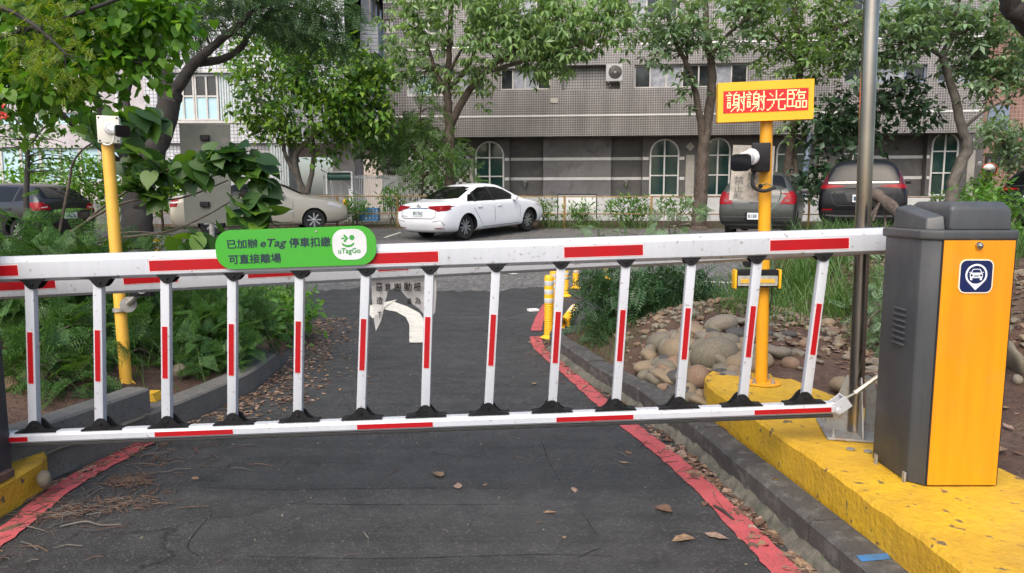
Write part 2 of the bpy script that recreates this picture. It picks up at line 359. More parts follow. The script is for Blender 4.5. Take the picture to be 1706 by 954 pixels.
# white left-turn arrow painted on the lane
def gp(px, py): p = GZ(px, py, 0.012); return (p.x, p.y, float(base(p.x, p.y))+.017)
ar = B(); ol = [(682, 571), (707, 571), (707, 535), (700, 524), (680, 512), (655, 505), (640, 507), (664, 500)]
ar.add([gp(*p) for p in [(682, 571), (708, 571), (708, 536), (682, 541), (699, 524), (676, 530), (678, 514), (660, 522), (655, 507), (637, 518)]],
       [(0, 1, 2, 3), (3, 2, 4, 5), (5, 4, 6, 7), (7, 6, 8, 9)])
ar.add([gp(*p) for p in [(662, 504), (637, 516), (621, 532), (604, 515)]], [(0, 1, 2), (0, 2, 3)])
o = ar.obj('road_marking', M_['road_white']); o['kind'] = 'structure'
for q in ([(1158, 468), (1232, 472)], [(640, 396), (668, 387)], [(560, 462), (590, 466)], [(840, 455), (862, 457)], [(1120, 377), (1150, 372)], [(520, 452), (560, 458)]):
    a, c = Gh(*q[0]), Gh(*q[1]); m = (a+c)/2
    ribbon('road_marking', [(a.x, a.y), (m.x, m.y), (c.x, c.y)], .09, M_['road_white'], lift=.004, rag=.012)

M_['crack'] = pm('tarry_crack', (.010, .010, .010), rough=.9)
for ln in ([(330, 812), (480, 815), (700, 813), (845, 815)], [(458, 838), (640, 841), (905, 840)], [(413, 926), (640, 929), (900, 925), (1030, 928)], [(903, 737), (915, 770), (942, 814)], [(968, 852), (985, 878), (994, 892)], [(355, 853), (312, 908), (348, 930)], [(958, 932), (1000, 912)], [(250, 700), (420, 698), (600, 702)], [(500, 772), (620, 770)]):
    ribbon('pavement_crack', [tuple(GZ(x, y+R.uniform(-1.5, 1.5), .011))[:2] for x, y in ln], [.001, .0045, .003, .001], M_['crack'], lift=.0125, rag=.0012)

# ------------------------------------------------------------------ right kerb: stones, mortar strip
def strip_solid(path, w0, w1, z0, z1, bev=.012, seg=None):
    """solid running along path; offsets w0..w1 to the right of travel, from z0 to z1"""
    b = B(); pts = spline([(x, y, 0) for x, y in path], 6); rows = []
    prof = [(w0, z0), (w0, z1-bev), (w0+bev, z1), (w1-bev, z1), (w1, z1-bev), (w1, z0)]
    vs = []
    for i, p in enumerate(pts):
        t = (pts[min(i+1, len(pts)-1)]-pts[max(i-1, 0)]).normalized(); n = Vector((t.y, -t.x, 0))
        vs += [tuple(p+n*w)[:2]+(z,) for w, z in prof]
    k = len(prof); fs = [(i*k+j, i*k+(j+1) % k, (i+1)*k+(j+1) % k, (i+1)*k+j) for i in range(len(pts)-1) for j in range(k)]
    fs += [tuple(range(k))[::-1], tuple((len(pts)-1)*k+j for j in range(k))]
    b.add(vs, fs); return b
kp = spline([(x, y, 0) for x, y in KERB]+[(.40, 6.98, 0), (.56, 7.05, 0)], 14); kb = B(); acc = 0; start = 0
for i in range(1, len(kp)):
    acc += (kp[i]-kp[i-1]).length
    if acc > .56 or i == len(kp)-1:
        seg = [(p.x, p.y) for p in kp[start:i+1]]
        if len(seg) >= 2:
            d0 = Vector((seg[1][0]-seg[0][0], seg[1][1]-seg[0][1])); d0 = d0.normalized()*.009
            seg[0] = (seg[0][0]+d0.x, seg[0][1]+d0.y); step = max(1, len(seg)//3); sg = seg[::step]
            if sg[-1] != seg[-1]: sg.append(seg[-1])
            s_ = strip_solid(sg, 0, .15, -.05, .15+R.uniform(-.004, .004), .014); kb.add(s_.v, s_.f)
        start = i; acc = 0
o = kb.obj('kerb', M_['concrete']); o['kind'] = 'structure'
mb = B(); vs = []; mp_ = spline([(x, y, 0) for x, y in KERB], 10)
for i, p in enumerate(mp_):
    t = (mp_[min(i+1, len(mp_)-1)]-mp_[max(i-1, 0)]).normalized(); n = Vector((t.y, -t.x, 0)); w = .05+R.uniform(-.018, .018)
    for a, z in ((-w, .008), (-w*.6, .03+R.uniform(0, .012)), (.004, .055+R.uniform(-.012, .012)), (.02, .0)): q = p+n*a; vs.append((q.x, q.y, z))
mb.add(vs, [(4*i+j, 4*i+j+1, 4*i+5+j, 4*i+4+j) for i in range(len(mp_)-1) for j in range(3)])
o = mb.obj('kerb_mortar', M_['mortar']); o['kind'] = 'structure'
# blue paint mark on the kerb
a = GZ(1432, 938, .151); bq = B()
bq.add([GZ(1426, 925, .153), GZ(1478, 921, .153), GZ(1484, 931, .153), GZ(1436, 935, .153)], [(0, 1, 2, 3)])
q0, q1 = GZ(1424, 929, .14), GZ(1436, 939, .14)
bq.add([(q0.x-.006, q0.y, .135), (q1.x-.006, q1.y, .135), (q1.x-.006, q1.y, .03), (q0.x-.006, q0.y, .03)], [(0, 1, 2, 3)])
o = bq.obj('kerb_paint_mark', M_['blue_paint']); o['kind'] = 'structure'

# ------------------------------------------------------------------ yellow island
ISL = [(1.40, 1.4), (1.35, 2.2), (1.325, 2.6), (1.30, 3.0), (1.245, 3.6), (1.19, 4.12), (1.18, 4.3), (1.215, 4.52), (1.30, 4.66), (1.42, 4.72), (1.56, 4.70), (1.68, 4.6), (1.76, 4.42), (1.80, 4.2), (1.88, 3.9), (1.96, 3.4), (2.03, 2.95), (2.06, 2.55), (2.10, 1.4)]
ISL = [fx(x, y, .3) if y > 1.5 else (x-.03, y) for x, y in ISL]
ip = []
for i in range(len(ISL)):
    a = Vector(ISL[i]+(0,)); c = Vector(ISL[(i+1) % len(ISL)]+(0,)); k = max(1, int((c-a).length/.06))
    ip += [a+(c-a)*(j/k) for j in range(k)]
cen = Vector((1.6, 3, 0)); b = B(); n = len(ip); rings = []
for off, z in ((0, .02), (0.0, .12), (.002, .283), (.016, .3)):
    for p in ip:
        d = Vector((cen.x-p.x, 0, 0)).normalized() if 1.6 < p.y < 4.2 else (Vector((1.5, 4.1, 0))-p).normalized()
        q = p+d*(off+(R.uniform(-.004, .004) if z < .29 else 0)); rings.append((q.x, q.y, z+(R.uniform(-.003, .003) if z > .1 else 0)))
b.add(rings, [(k*n+i, k*n+(i+1) % n, (k+1)*n+(i+1) % n, (k+1)*n+i) for k in range(3) for i in range(n)]+[tuple(3*n+i for i in range(n))])
isl = b.obj('concrete_island', M_['yellow_conc'], smooth=True, sharp=30)
tag(isl, 'yellow painted concrete island with a rounded end carrying the barrier cabinet and poles', 'traffic island')
# left plinth under the half-seen cabinet
b = B(); pc = GZ(67, 768, .16); pd = GZ(-40, 830, .16); pl = [(-3.3, pd.y-.35), (pd.x-.25, pd.y-.25), (pd.x, pd.y), (pc.x, pc.y), (pc.x-.05, pc.y+.12), (pc.x-.5, pc.y+.6), (-3.3, pc.y+.7)]
k = len(pl); b.add([(x, y, .0) for x, y in pl]+[(x+.004, y, .147) for x, y in pl]+[(x-.010, y+.006, .16) for x, y in pl],
                   [(r*k+i, r*k+(i+1) % k, (r+1)*k+(i+1) % k, (r+1)*k+i) for r in range(2) for i in range(k)]+[tuple(2*k+i for i in range(k))])
tag(b.obj('concrete_plinth', M_['yellow_conc']), 'chipped yellow concrete plinth under the grey cabinet at the left edge', 'plinth')
# low wall on the left
wl = E('low_wall', (-2.3, 3.5, 0), 'low grey concrete block wall holding back the planted bed on the left', 'wall')
s_ = strip_solid([fx(x, y, 0) for x, y in ((-2.52, 3.05), (-2.32, 3.55), (-2.19, 4.0), (-2.13, 4.25))], -.17, -.012, .155, .30, .012); s_.obj('coping_block', M_['wallconc'], wl)
s_ = strip_solid([fx(x, y, 0) for x, y in ((-2.52, 3.05), (-2.32, 3.55), (-2.19, 4.0), (-2.13, 4.25), (-2.02, 4.7), (-1.92, 5.3), (-1.95, 6.0))], -.17, 0, -.05, .152, .012); s_.obj('base_course', M_['wallconc'], wl)
b = B(); vs = []; mp_ = spline([fx(x, y, 0)+(0,) for x, y in ((-2.48, 3.1), (-2.32, 3.5), (-2.19, 3.95), (-2.13, 4.2))], 8)
for p in mp_:
    for a, z in ((.002, .148), (.012+R.uniform(0, .01), .153+R.uniform(-.006, .006)), (-.014, .158+R.uniform(0, .006))): vs.append((p.x+a, p.y, z))
b.add(vs, [(3*i+j, 3*i+j+1, 3*i+4+j, 3*i+3+j) for i in range(len(mp_)-1) for j in range(2)]); b.obj('mortar_joint', M_['mortar'], wl)
b = B(); p = GZ(247, 668, .16); b.prism([(-.05, 0), (.05, 0), (.03, .05), (-.03, .05)], p+Vector((0, 0, -.005)), (1, 0, 0), (0, 0, 1), (0, 1, 0), .1)
tag(b.obj('yellow_block', M_['yellow_conc']), 'small yellow painted wedge lying on the kerb by the left pole', 'block')
# ------------------------------------------------------------------ boom barrier on the right
YB = 3.15; S = YB/FPX*1.0   # metres per photo pixel at the boom's distance (about)
bar = E('boom_barrier', (1.78, 2.9, .3), 'grey and orange boom barrier closing the lane with its red and white fenced arm', 'barrier')
# cabinet: x 1.50..1.98, front face at y 2.78
fl = GZ(1540, 810, .3); fr = GZ(1664, 808, .3); lb = GZ(1457, 788, .3)
YF = fl.y; x0, x1 = fl.x, GZ(1654, 809, .3).x; depth = .31; cw = .048
def octo(o, d=0):   # plan outline with the two chamfered front corners
    return [(x0-cw+0-o, YF+cw-o*.4), (x0-o*.4, YF-o), (x1+o*.4, YF-o), (x1+cw*.5+o, YF+cw*.6-o*.4), (x1+cw*.5+o, YF+depth+o), (x0-cw-o, YF+depth+o)]
def ring_solid(b, levels):
    k = len(levels[0][0]); vs = [(x, y, z) for pl, z in levels for x, y in pl]; n = len(levels)
    b.add(vs, [(r*k+i, r*k+(i+1) % k, (r+1)*k+(i+1) % k, (r+1)*k+i) for r in range(n-1) for i in range(k)]+[tuple(range(k))[::-1], tuple((n-1)*k+i for i in range(k))])
ZT = P(1580, 399, YF).z
b = B(); ring_solid(b, [(octo(0), .302), (octo(0), ZT)]); cab = b.obj('cabinet', M_['box_grey'], bar)
def bevel_obj(o, w, seg=2):
    bm = bmesh.new(); bm.from_mesh(o.data); bmesh.ops.bevel(bm, geom=[e for e in bm.edges if len(e.link_faces) == 2 and e.calc_face_angle(0) > .3], offset=w, segments=seg, profile=.6, affect='EDGES', clamp_overlap=True)
    for f in bm.faces: f.smooth = True
    bm.to_mesh(o.data); bm.free(); o.data.set_sharp_from_angle(angle=rad(35))
bevel_obj(cab, .006)
b = B(); b.box(((x0+x1)/2+.005, YF-.003, (.305+ZT-.0)/2), (x1-x0-.004, .008, ZT-.31), bev=.002)
b.obj('door', M_['box_door'], cab)
b = B(); b.box((x0+.0045, YF-.001, (.305+ZT)/2), (.005, .006, ZT-.31)); b.box((x1+.0055, YF-.001, (.305+ZT)/2), (.005, .006, ZT-.31)); b.obj('door_seal', M_['dark_edge'], cab)
b = B(); ring_solid(b, [(octo(.006), ZT-.002), (octo(.010), ZT+.004), (octo(.010), ZT+.030), (octo(.002), ZT+.036)]); col_ = b.obj('lid_collar', M_['box_grey'], cab); bevel_obj(col_, .004)
def rc(xa, xb, ya, yb): return [(xa, ya), (xb, ya), (xb, yb), (xa, yb)]
LX0, LX1 = x0-cw+.01, x1+cw*.4
b = B(); z0 = ZT+.034
ring_solid(b, [(rc(x0+.035, x1-.0, YF+.012, YF+depth-.01), z0), (rc(x0+.038, x1-.004, YF+.02, YF+depth-.012), z0+.085), (rc(x0+.055, x1-.02, YF+.05, YF+depth-.03), z0+.108)])
lid = b.obj('lid', M_['box_grey'], cab); bevel_obj(lid, .012, 3)
# sloping left shoulder and small right shoulder of the lid
b = B(); A = [(LX0+.004, YF+.05), (x0+.03, YF+.03), (x0+.036, YF+depth-.02), (LX0+.004, YF+depth-.02)]
b.add([(x, y, z0) for x, y in A]+[(A[0][0]+.008, A[0][1]+.012, z0+.045), (A[1][0], A[1][1]+.014, z0+.055), (A[2][0], A[2][1], z0+.098), (A[3][0]+.008, A[3][1], z0+.085)],
      [(3, 2, 1, 0), (0, 1, 5, 4), (1, 2, 6, 5), (2, 3, 7, 6), (3, 0, 4, 7), (4, 5, 6, 7)])
sh = b.obj('lid_shoulder', M_['box_grey'], cab); bevel_obj(sh, .008, 3)
b = B(); b.box((x1+.008, YF+depth/2+.03, z0+.03), (.03, depth-.1, .062), bev=.01); b.obj('lid_shoulder', M_['box_grey'], cab, True)
b = B(); b.lathe([(0, .012), (.012, .011), (.015, .004), (.015, 0)], P(1631, 409, YF-.008)-Vector((0, -.002, 0)), (0, -1, 0), 18); b.lathe([(0, .017), (.004, .016), (.005, .01)], P(1631, 409, YF-.008), (0, -1, 0), 10); b.obj('lock', M_['chrome'], cab, True)
b = B()
for i in range(7):   # louvres on the left side
    z = P(1500, 507+i*9.2, 2.95).z; b.box((x0-cw-.002, YF+.16, z), (.016, .085, .0105), Matrix.Rotation(rad(22), 3, 'Y'), bev=.003)
b.obj('vent', M_['box_grey'], cab, True)
# badge with a car inside a map pin
bc = P(1625.5, 460, YF-.008); bw = .128
b = B(); b.prism(rrect(bw, bw, .026), bc, (1, 0, 0), (0, 0, 1), (0, -1, 0), .0025, 0); b.prism(rrect(bw-.009, bw-.009, .022), bc+Vector((0, -.0025, 0)), (1, 0, 0), (0, 0, 1), (0, -1, 0), .0008, 1)
badge = b.obj('badge', [M_['cream_edge'], M_['navy']], cab)
b = B(); o_ = bc+Vector((0, -.0034, .006)); U, V, N = (1, 0, 0), (0, 0, 1), (0, -1, 0)
n = 40; r1, r0 = .041, .034
pin = []
for i in range(n+1): a = rad(-50+280*i/n); pin.append((r1*math.cos(a), r1*math.sin(a)))
vs = [o_+Vector((x, 0, z)) for x, z in pin]+[o_+Vector((x*r0/r1, 0, z*r0/r1)) for x, z in pin]
b.add(vs, [(i, i+1, n+2+i, n+1+i) for i in range(n)])
b.add([o_+Vector((x, 0, z)) for x, z in [pin[0], (0, -.058), pin[n], (pin[n][0]*.83, pin[n][1]*.83), (-.012, -.032), (0, -.034), (.012, -.032), (pin[0][0]*.83, pin[0][1]*.83)]], [(0, 1, 5, 6, 7), (1, 2, 3, 4, 5)])
def fl_(poly, k=0): b.add([o_+Vector((x, -.0003*k, z)) for x, z in poly], [tuple(range(len(poly)))])
fl_([(-.023, -.012), (.023, -.012), (.025, 0), (.021, .008), (-.021, .008), (-.025, 0)]); fl_([(-.022, -.020), (-.014, -.020), (-.014, -.012), (-.022, -.012)]); fl_([(.014, -.020), (.022, -.020), (.022, -.012), (.014, -.012)])
for s in (-1, 1): fl_([(s*.021, .008), (s*.0135, .022), (s*.0115, .020), (s*.018, .008)]); fl_([(s*.022, .007), (s*.028, .008), (s*.027, .011), (s*.022, .010)])
fl_([(-.0135, .022), (.0135, .022), (.0115, .0195), (-.0115, .0195)])
b.obj('badge_symbol', M_['badge_white'], cab)
b = B()
for s in (-1, 1): b.lathe([(0, .0009), (.0042, .0008), (.0044, 0)], o_+Vector((s*.0175, 0, -.002)), (0, -1, 0), 12)
for k in range(3): b.box(o_+Vector((0, -.0006, -.001-.003*k)), (.019, .0006, .0012))
b.obj('badge_symbol', M_['navy'], cab)
for q in [(1461, 772), (1508, 802)]: p = GZ(*q, .3); b = B(); b.box((p.x-.006, p.y, .318), (.008, .02, .045), bev=.002); b.obj('foot_bracket', M_['galv'], cab)

# boom
def lin(xa, ya, xb, yb): return lambda x: ya+(yb-ya)*(x-xa)/(xb-xa)
bm_c = lin(0, 451.5, 1480, 403)     # centre of the boom's front face
e0, e1 = P(-150, bm_c(-150), YB), P(1500, bm_c(1500), YB)
def beam(name, e0, e1, prof, mat, parent):
    d = (e1-e0).normalized(); Yv = Vector((0, 1, 0)); Nv = d.cross(Yv).normalized(); Nv = Nv if Nv.z > 0 else -Nv
    b = B(); k = len(prof)
    b.add([p+Yv*y+Nv*z for p in (e0, e1) for y, z in prof], [(i, (i+1) % k, k+(i+1) % k, k+i) for i in range(k)]+[tuple(range(k))[::-1], tuple(k+i for i in range(k))])
    o = b.obj(name, mat, parent); return o, d, Nv
prof = [(0, -.036), (0, .036), (.022, .062), (.066, .062), (.085, .042), (.085, -.042), (.066, -.052), (.02, -.052)]
boom, bd, bn = beam('boom', e0, e1, prof, M_['boom'], bar); bevel_obj(boom, .003)
def band(px0, px1, cy, hh, Y, parent, d, nrm, edge=.0035):
    a, c = P(px0, cy(px0), Y), P(px1, cy(px1), Y); m = (a+c)/2; L_ = (c-a).length
    b = B(); fr_ = Matrix((d, (0, 1, 0), nrm)).transposed()
    b.box(m+Vector((0, -.0006, 0)), (L_+edge*2, .0012, hh+edge*2), fr_, 1); b.box(m+Vector((0, -.0016, 0)), (L_, .001, hh), fr_, 0)
    return b.obj('red_band', [M_['red'], M_['tape_edge']], parent)
for xa, xb in ((-100, 30), (249, 380), (598, 730), (940, 1071), (1283, 1414)): band(xa, xb, lambda x: bm_c(x)-.5, .046, YB, boom, bd, bn)
b = B(); hub = P(1500, bm_c(1500), YB+.04); b.tube([hub, hub+Vector((.1, 0, 0))], .05, 20); b.box(hub+Vector((.12, -.02, 0)), (.12, .05, .14), bev=.01); b.obj('boom_hub', M_['box_grey'], bar, True)
# second, lower boom rail behind
YR = 3.42; rc_ = lin(0, 478, 1050, 424)
r0_, r1_ = P(-150, rc_(-150), YR), P(1540, rc_(1540), YR)
rail, rd, rn = beam('rear_rail', r0_, r1_, [(0, -.048), (0, .04), (.02, .055), (.05, .055), (.06, .04), (.06, -.05), (.045, -.062), (.015, -.062)], M_['boom'], bar); bevel_obj(rail, .003)
for xa, xb in ((-40, 92), (206, 296), (413, 500), (630, 680), (830, 920)): band(xa, xb, lambda x: rc_(x)-1, .040, YR, rail, rd, rn)
# balusters and bottom rail
tops = [(52, 480), (165, 477), (277, 470), (388, 466), (500, 462), (610, 458), (716, 455), (827, 451), (935, 446), (1043, 443), (1152, 440), (1262, 437), (1373, 433)]
bots = [(58, 716), (168, 712), (279, 708), (388, 703), (497, 698), (602, 694), (709, 690), (814, 686), (920, 682), (1026, 679), (1132, 676), (1237, 672), (1342, 668)]
tops = [(-61, 484)]+tops; bots = [(-52, 720)]+bots
bot_c = lin(0, 733, 1390, 682)
b0, b1 = P(-150, bot_c(-150), YB), P(1392, bot_c(1392), YB)
lower, ld, ln = beam('bottom_rail', b0, b1, [(0, -.012), (0, .012), (.012, .028), (.05, .028), (.06, .016), (.06, -.014), (.05, -.022), (.01, -.022)], M_['boom'], bar)
b = B(); g0, g1 = P(-150, bot_c(-150)+9.5, YB+.008), P(1388, bot_c(1388)+9.5, YB+.008); dd = (g1-g0).normalized()
b.box((g0+g1)/2+Vector((0, .02, -.002)), ((g1-g0).length, .046, .015), Matrix((dd, (0, 1, 0), dd.cross(Vector((0, 1, 0))))).transposed(), bev=.004); b.obj('rubber_edge', M_['rubber'], lower)
for xa, xb in ((-86, 46), (258, 388), (595, 721), (927, 1055), (1257, 1385)): band(xa, xb, lambda x: bot_c(x), .0215, YB, lower, ld, ln, .001)
hump = [(-.140, 0), (-.132, -.009), (-.085, -.014), (-.063, -.030), (-.035, -.072), (-.018, -.088), (0, -.092), (.018, -.088), (.035, -.072), (.063, -.030), (.085, -.014), (.132, -.009), (.140, 0)]
for (tx, ty), (bx, by) in zip(tops, bots):
    a, c = P(tx, ty-12, YB+.03), P(bx, by-8, YB+.025); d = (c-a).normalized(); X_ = d.cross(Vector((0, 1, 0))).normalized(); fr_ = Matrix((X_, (0, 1, 0), -d)).transposed()
    bb = B(); bb.box((a+c)/2, (.040, .034, (c-a).length), fr_, bev=.004); bal = bb.obj('baluster', M_['boom'], bar, True)
    t0, t1 = .345, .70; p, q = a.lerp(c, t0), a.lerp(c, t1)
    bb = B(); bb.box((p+q)/2+Vector((0, -.0178, 0)), (.027, .0012, (q-p).length+.004), fr_, 1); bb.box((p+q)/2+Vector((0, -.0188, 0)), (.0235, .001, (q-p).length), fr_, 0); bb.obj('red_band', [M_['red'], M_['tape_edge']], bal)
    for end, sgn, hs in ((P(tx, ty-17, YB+.006), 1, .56), (P(bx, by+5, YB+.004), -1, .62)):
        axis = bd if sgn > 0 else ld; up = bn if sgn > 0 else ln; bb = B(); k = .68
        pl_ = [(x*k, z*hs*sgn) for x, z in hump]
        bb.prism(pl_, end, axis, up, (0, 1, 0), .008); bb.prism(pl_, end+Vector((0, .044, 0)), axis, up, (0, 1, 0), .008)
        bb.box(end+Vector((0, .026, 0))-up*(.004*sgn), (.178, .05, .006), Matrix((axis, (0, 1, 0), up)).transposed(), bev=.001)
        bb.lathe([(0, .006), (.006, .005), (.008, 0)], end-up*(.05*sgn*hs), (0, -1, 0), 8)
        bb.obj('bracket', M_['black'], bal)
# clevis and link rod
b = B(); c0 = P(1398, 682, YB+.005); ang = rad(38); fr_ = Matrix.Rotation(-ang, 3, 'Y')
for yy in (0, .05): b.box(c0+Vector((.012, yy, .018)), (.075, .005, .06), fr_, bev=.002)
b.box(c0+Vector((.036, .025, .037)), (.005, .054, .06), fr_)
b.lathe([(.016, 0), (.016, .004), (.010, .006), (.010, .012), (0, .012)], c0+Vector((-.004, -.004, -.004)), (0, -1, 0), 12); b.obj('clevis', M_['boom'], bar)
b = B(); p0, p1, p2 = P(1400, 668, YB+.03), P(1424, 655, YB+.03), P(1490, 607, YB+.03); b.tube([p0, p1], .0055, 8); b.tube([p1, p2], .011, 6); b.lathe([(.013, 0), (.013, .01)], p1, p2-p1, 6); b.obj('link_rod', pm('zinc_rod', (.42, .40, .33), rough=.45, metal=.5), bar)

# ------------------------------------------------------------------ green sign on the boom
gs = E('green_sign', P(493, 415, YB-.02), 'bright green rounded sign with navy Chinese lettering fixed to the white boom', 'sign')
YS = YB-.012; cS = P(493.5, 412, YS); uS = (P(627, 408, YS)-P(360, 417, YS)); wS = uS.length; uS.normalize(); nS = Vector((0, -1, 0)); vS = nS.cross(uS).normalized()
vS = vS if vS.z > 0 else -vS
b = B(); b.prism(rrect(wS, .172, .072, 8), cS, uS, vS, nS, .006); pn = b.obj('panel', M_['green_sign'], gs)
b = B(); b.lathe([(0, .003), (.004, .003), (.005, 0)], cS+uS*((529-493.5)*S)+vS*.068+nS*.006, nS, 10); b.obj('screw', M_['galv'], gs)
def sgn(x0, y0, x1, y1, s, mat, bold=0, shear=0, name='lettering', par=gs):
    # pixel box in the sign's own level frame (tilt removed)
    k = YS/FPX*1.006; tilt = lambda x: (x-493.5)*(-9/267)
    text(name, s, cS+uS*((x0-493.5)*k)+vS*((412-y1)*k)+nS*.0068, uS*((x1-x0)*k), vS*((y1-y0)*k), mat, par, bold, shear)
sgn(380, 395, 431, 410.5, '已加辦', M_['sign_ink'], .022); sgn(435, 396, 479, 413.5, 'eTag', M_['sign_ink'], .02, .25)
sgn(483, 395.5, 552, 412, '停車扣繳', M_['sign_ink'], .022); sgn(381, 420, 468, 436, '可直接離場', M_['sign_ink'], .022)
b = B(); lc = cS+uS*(.2365)+vS*.006+nS*.006; b.prism(rrect(.150, .134, .05, 8), lc, uS, vS, nS, .0012); b.obj('logo_plate', M_['logo_plate'], gs)
b = B(); lo = lc+nS*.0013
def lp(poly): b.prism(poly, lo, uS, vS, nS, .0008)
lp([(.012+.0115*math.cos(rad(a)), .030+.0115*math.sin(rad(a))) for a in range(0, 360, 18)])
lp([(-.034, .024), (-.020, .024), (-.020, .031), (-.034, .031)]); lp([(-.026, .040), (-.019, .045), (-.004, .0275), (-.019, .010), (-.026, .015), (-.0155, .0275)])
sm = [(-.006+.031*math.cos(rad(a)), .014+.026*math.sin(rad(a))) for a in range(205, 336, 10)]+[(-.006+.026*math.cos(rad(a)), .0165+.019*math.sin(rad(a))) for a in range(335, 204, -10)]
lp(sm); b.obj('logo_symbol', M_['logo_green'], gs)
text('logo_lettering', 'uTagGo', lo-uS*.051-vS*.046, uS*.098, vS*.031, M_['logo_green'], gs, .018, .06, .0009)

# ------------------------------------------------------------------ torn notice hanging under the rear rail
mt, N, L, bb_ = newmat('clear_weathered_film'); bb_.inputs['Base Color'].default_value = (.66, .63, .60, 1); bb_.inputs['Roughness'].default_value = .5
tr = N.new('ShaderNodeBsdfTransparent'); ms = N.new('ShaderNodeMixShader'); tcn = N.new('ShaderNodeTexCoord').outputs['Object']
L.new(ramp(N, L, noise(N, L, 14, 5, tcn).outputs[0], [(.3, .50), (.7, .85)]).outputs[0], ms.inputs[0]); L.new(tr.outputs[0], ms.inputs[1]); L.new(bb_.outputs[0], ms.inputs[2]); L.new(ms.outputs[0], N['Material Output'].inputs[0])
nb = E('torn_notice', P(670, 460, YR+.03), 'torn see-through plastic notice with black Chinese handwriting hanging under the white rail', 'notice')
out = [(619, 440), (727, 434), (727, 490), (725, 519), (716, 534), (706, 523), (698, 514), (688, 507), (682, 500), (668, 484), (655, 480), (646, 486), (641, 505), (637, 525), (635, 534), (626, 552), (622, 525), (619, 492)]
YN = YR+.03
for nm, mat_ in (('film', mt),):
    pts2 = [Vector((x, y)) for x, y in out]; gr = [Vector((x, y)) for x in range(616, 732, 7) for y in range(436, 556, 7)]
    vs2, _, fs2, *_r = delaunay_2d_cdt(pts2+gr, [], [list(range(len(pts2)))], 1, 1e-4)
    b = B(); vv = [P(v.x, v.y, YN+.012*math.sin(v.x*.09+v.y*.03)*(v.y-436)/100) for v in vs2]
    b.add(vv, fs2); o = b.obj('film', mt, nb, True)
def ntx(x0, y0, x1, y1, s): text('lettering', s, P(x0, y1, YN-.014), P(x1, y1, YN-.014)-P(x0, y1, YN-.014), P(x0, y0, YN-.014)-P(x0, y1, YN-.014), M_['sign_ink_black'], nb, .02)
M_['sign_ink_black'] = pm('black_brush_ink', (.012, .012, .012), rough=.7)
ntx(626, 471, 637, 485, '惡'); ntx(641, 471, 651, 485, '意'); ntx(656, 471, 669, 485, '搬'); ntx(673, 470, 686, 485, '動'); ntx(689, 470, 701, 485, '柵'); ntx(706, 470, 716, 484, '欄')
ntx(627, 494, 638, 507, '造'); ntx(678, 496, 686, 507, '毫'); ntx(691, 495, 701, 507, '為'); ntx(706, 494, 712, 506, '月'); ntx(629, 519, 636, 530, '下')
ntx(642, 453, 652, 462, '列'); ntx(654, 452, 669, 461, '監'); ntx(672, 452, 687, 461, '控'); ntx(690, 452, 701, 461, '(本')

# ------------------------------------------------------------------ right yellow pole with LED sign, camera and floodlight
pb = GZ(1268, 637, .3); YP = pb.y
yp = E('yellow_pole', pb, 'yellow steel pole bolted to the rounded end of the yellow island', 'pole')
b = B(); pt = P(1277, 198, YP); b.tube([pb+Vector((0, 0, .006)), pt], .036, 24); b.obj('post', M_['yellow_pole'], yp, True)
b = B(); b.lathe([(0, .008), (.112, .008), (.115, .006), (.115, 0)], pb+Vector((0, 0, .002)), (0, 0, 1), 32); b.obj('base_plate', M_['yellow_pole'], yp, True, 30)
for a in (40, 130, 220, 310):
    c = pb+Vector((.078*math.cos(rad(a)), .078*math.sin(rad(a)), .01)); b = B(); b.lathe([(.014, 0), (.014, .008), (.008, .009), (.008, .028), (0, .03)], c, (0, 0, 1), 6); b.obj('bolt', M_['galv'], yp)
b = B(); b.lathe([(.021, 0), (.021, .003), (.015, .003), (.014, .0)], P(1265, 310, YP)-Vector((.006, .036, 0)), (-.2, -1, 0), 16); b.obj('hole_rim', M_['yellow_old'], yp)
b = B(); b.lathe([(0, .0022), (.0150, .002)], P(1265, 310, YP)-Vector((.006, .036, 0)), (-.2, -1, 0), 16); b.obj('hole', M_['dark_edge'], yp)
# LED sign board
YL = YP-.045; led = E('led_sign', P(1277, 166, YL), 'yellow electronic sign on the pole showing red glowing Chinese characters', 'sign')
tl, trr, blc, brc = P(1196.5, 138.5, YL), P(1357, 130, YL-.06), P(1195.5, 203.5, YL), P(1355, 198, YL-.06)
uL = (trr-tl+brc-blc)/2; wL = uL.length; uL.normalize(); vL = ((tl-blc)+(trr-brc))/2; hL = vL.length; vL.normalize(); nL = uL.cross(vL).normalized()
nL = nL if nL.y < 0 else -nL; cL = (tl+trr+blc+brc)/4
b = B(); b.prism(rrect(wL, hL, .004, 2), cL-nL*.06, uL, vL, nL, .06); hs_ = b.obj('housing', M_['yellow_sign'], led)
k = wL/160.5; dc = cL+vL*(.3*k)
b = B(); dw, dh = 142*k, 37.5*k; b.box(dc+nL*.001, (dw, .002, dh), Matrix((uL, -nL, vL)).transposed()); scr = b.obj('display', M_['led_black'], led)
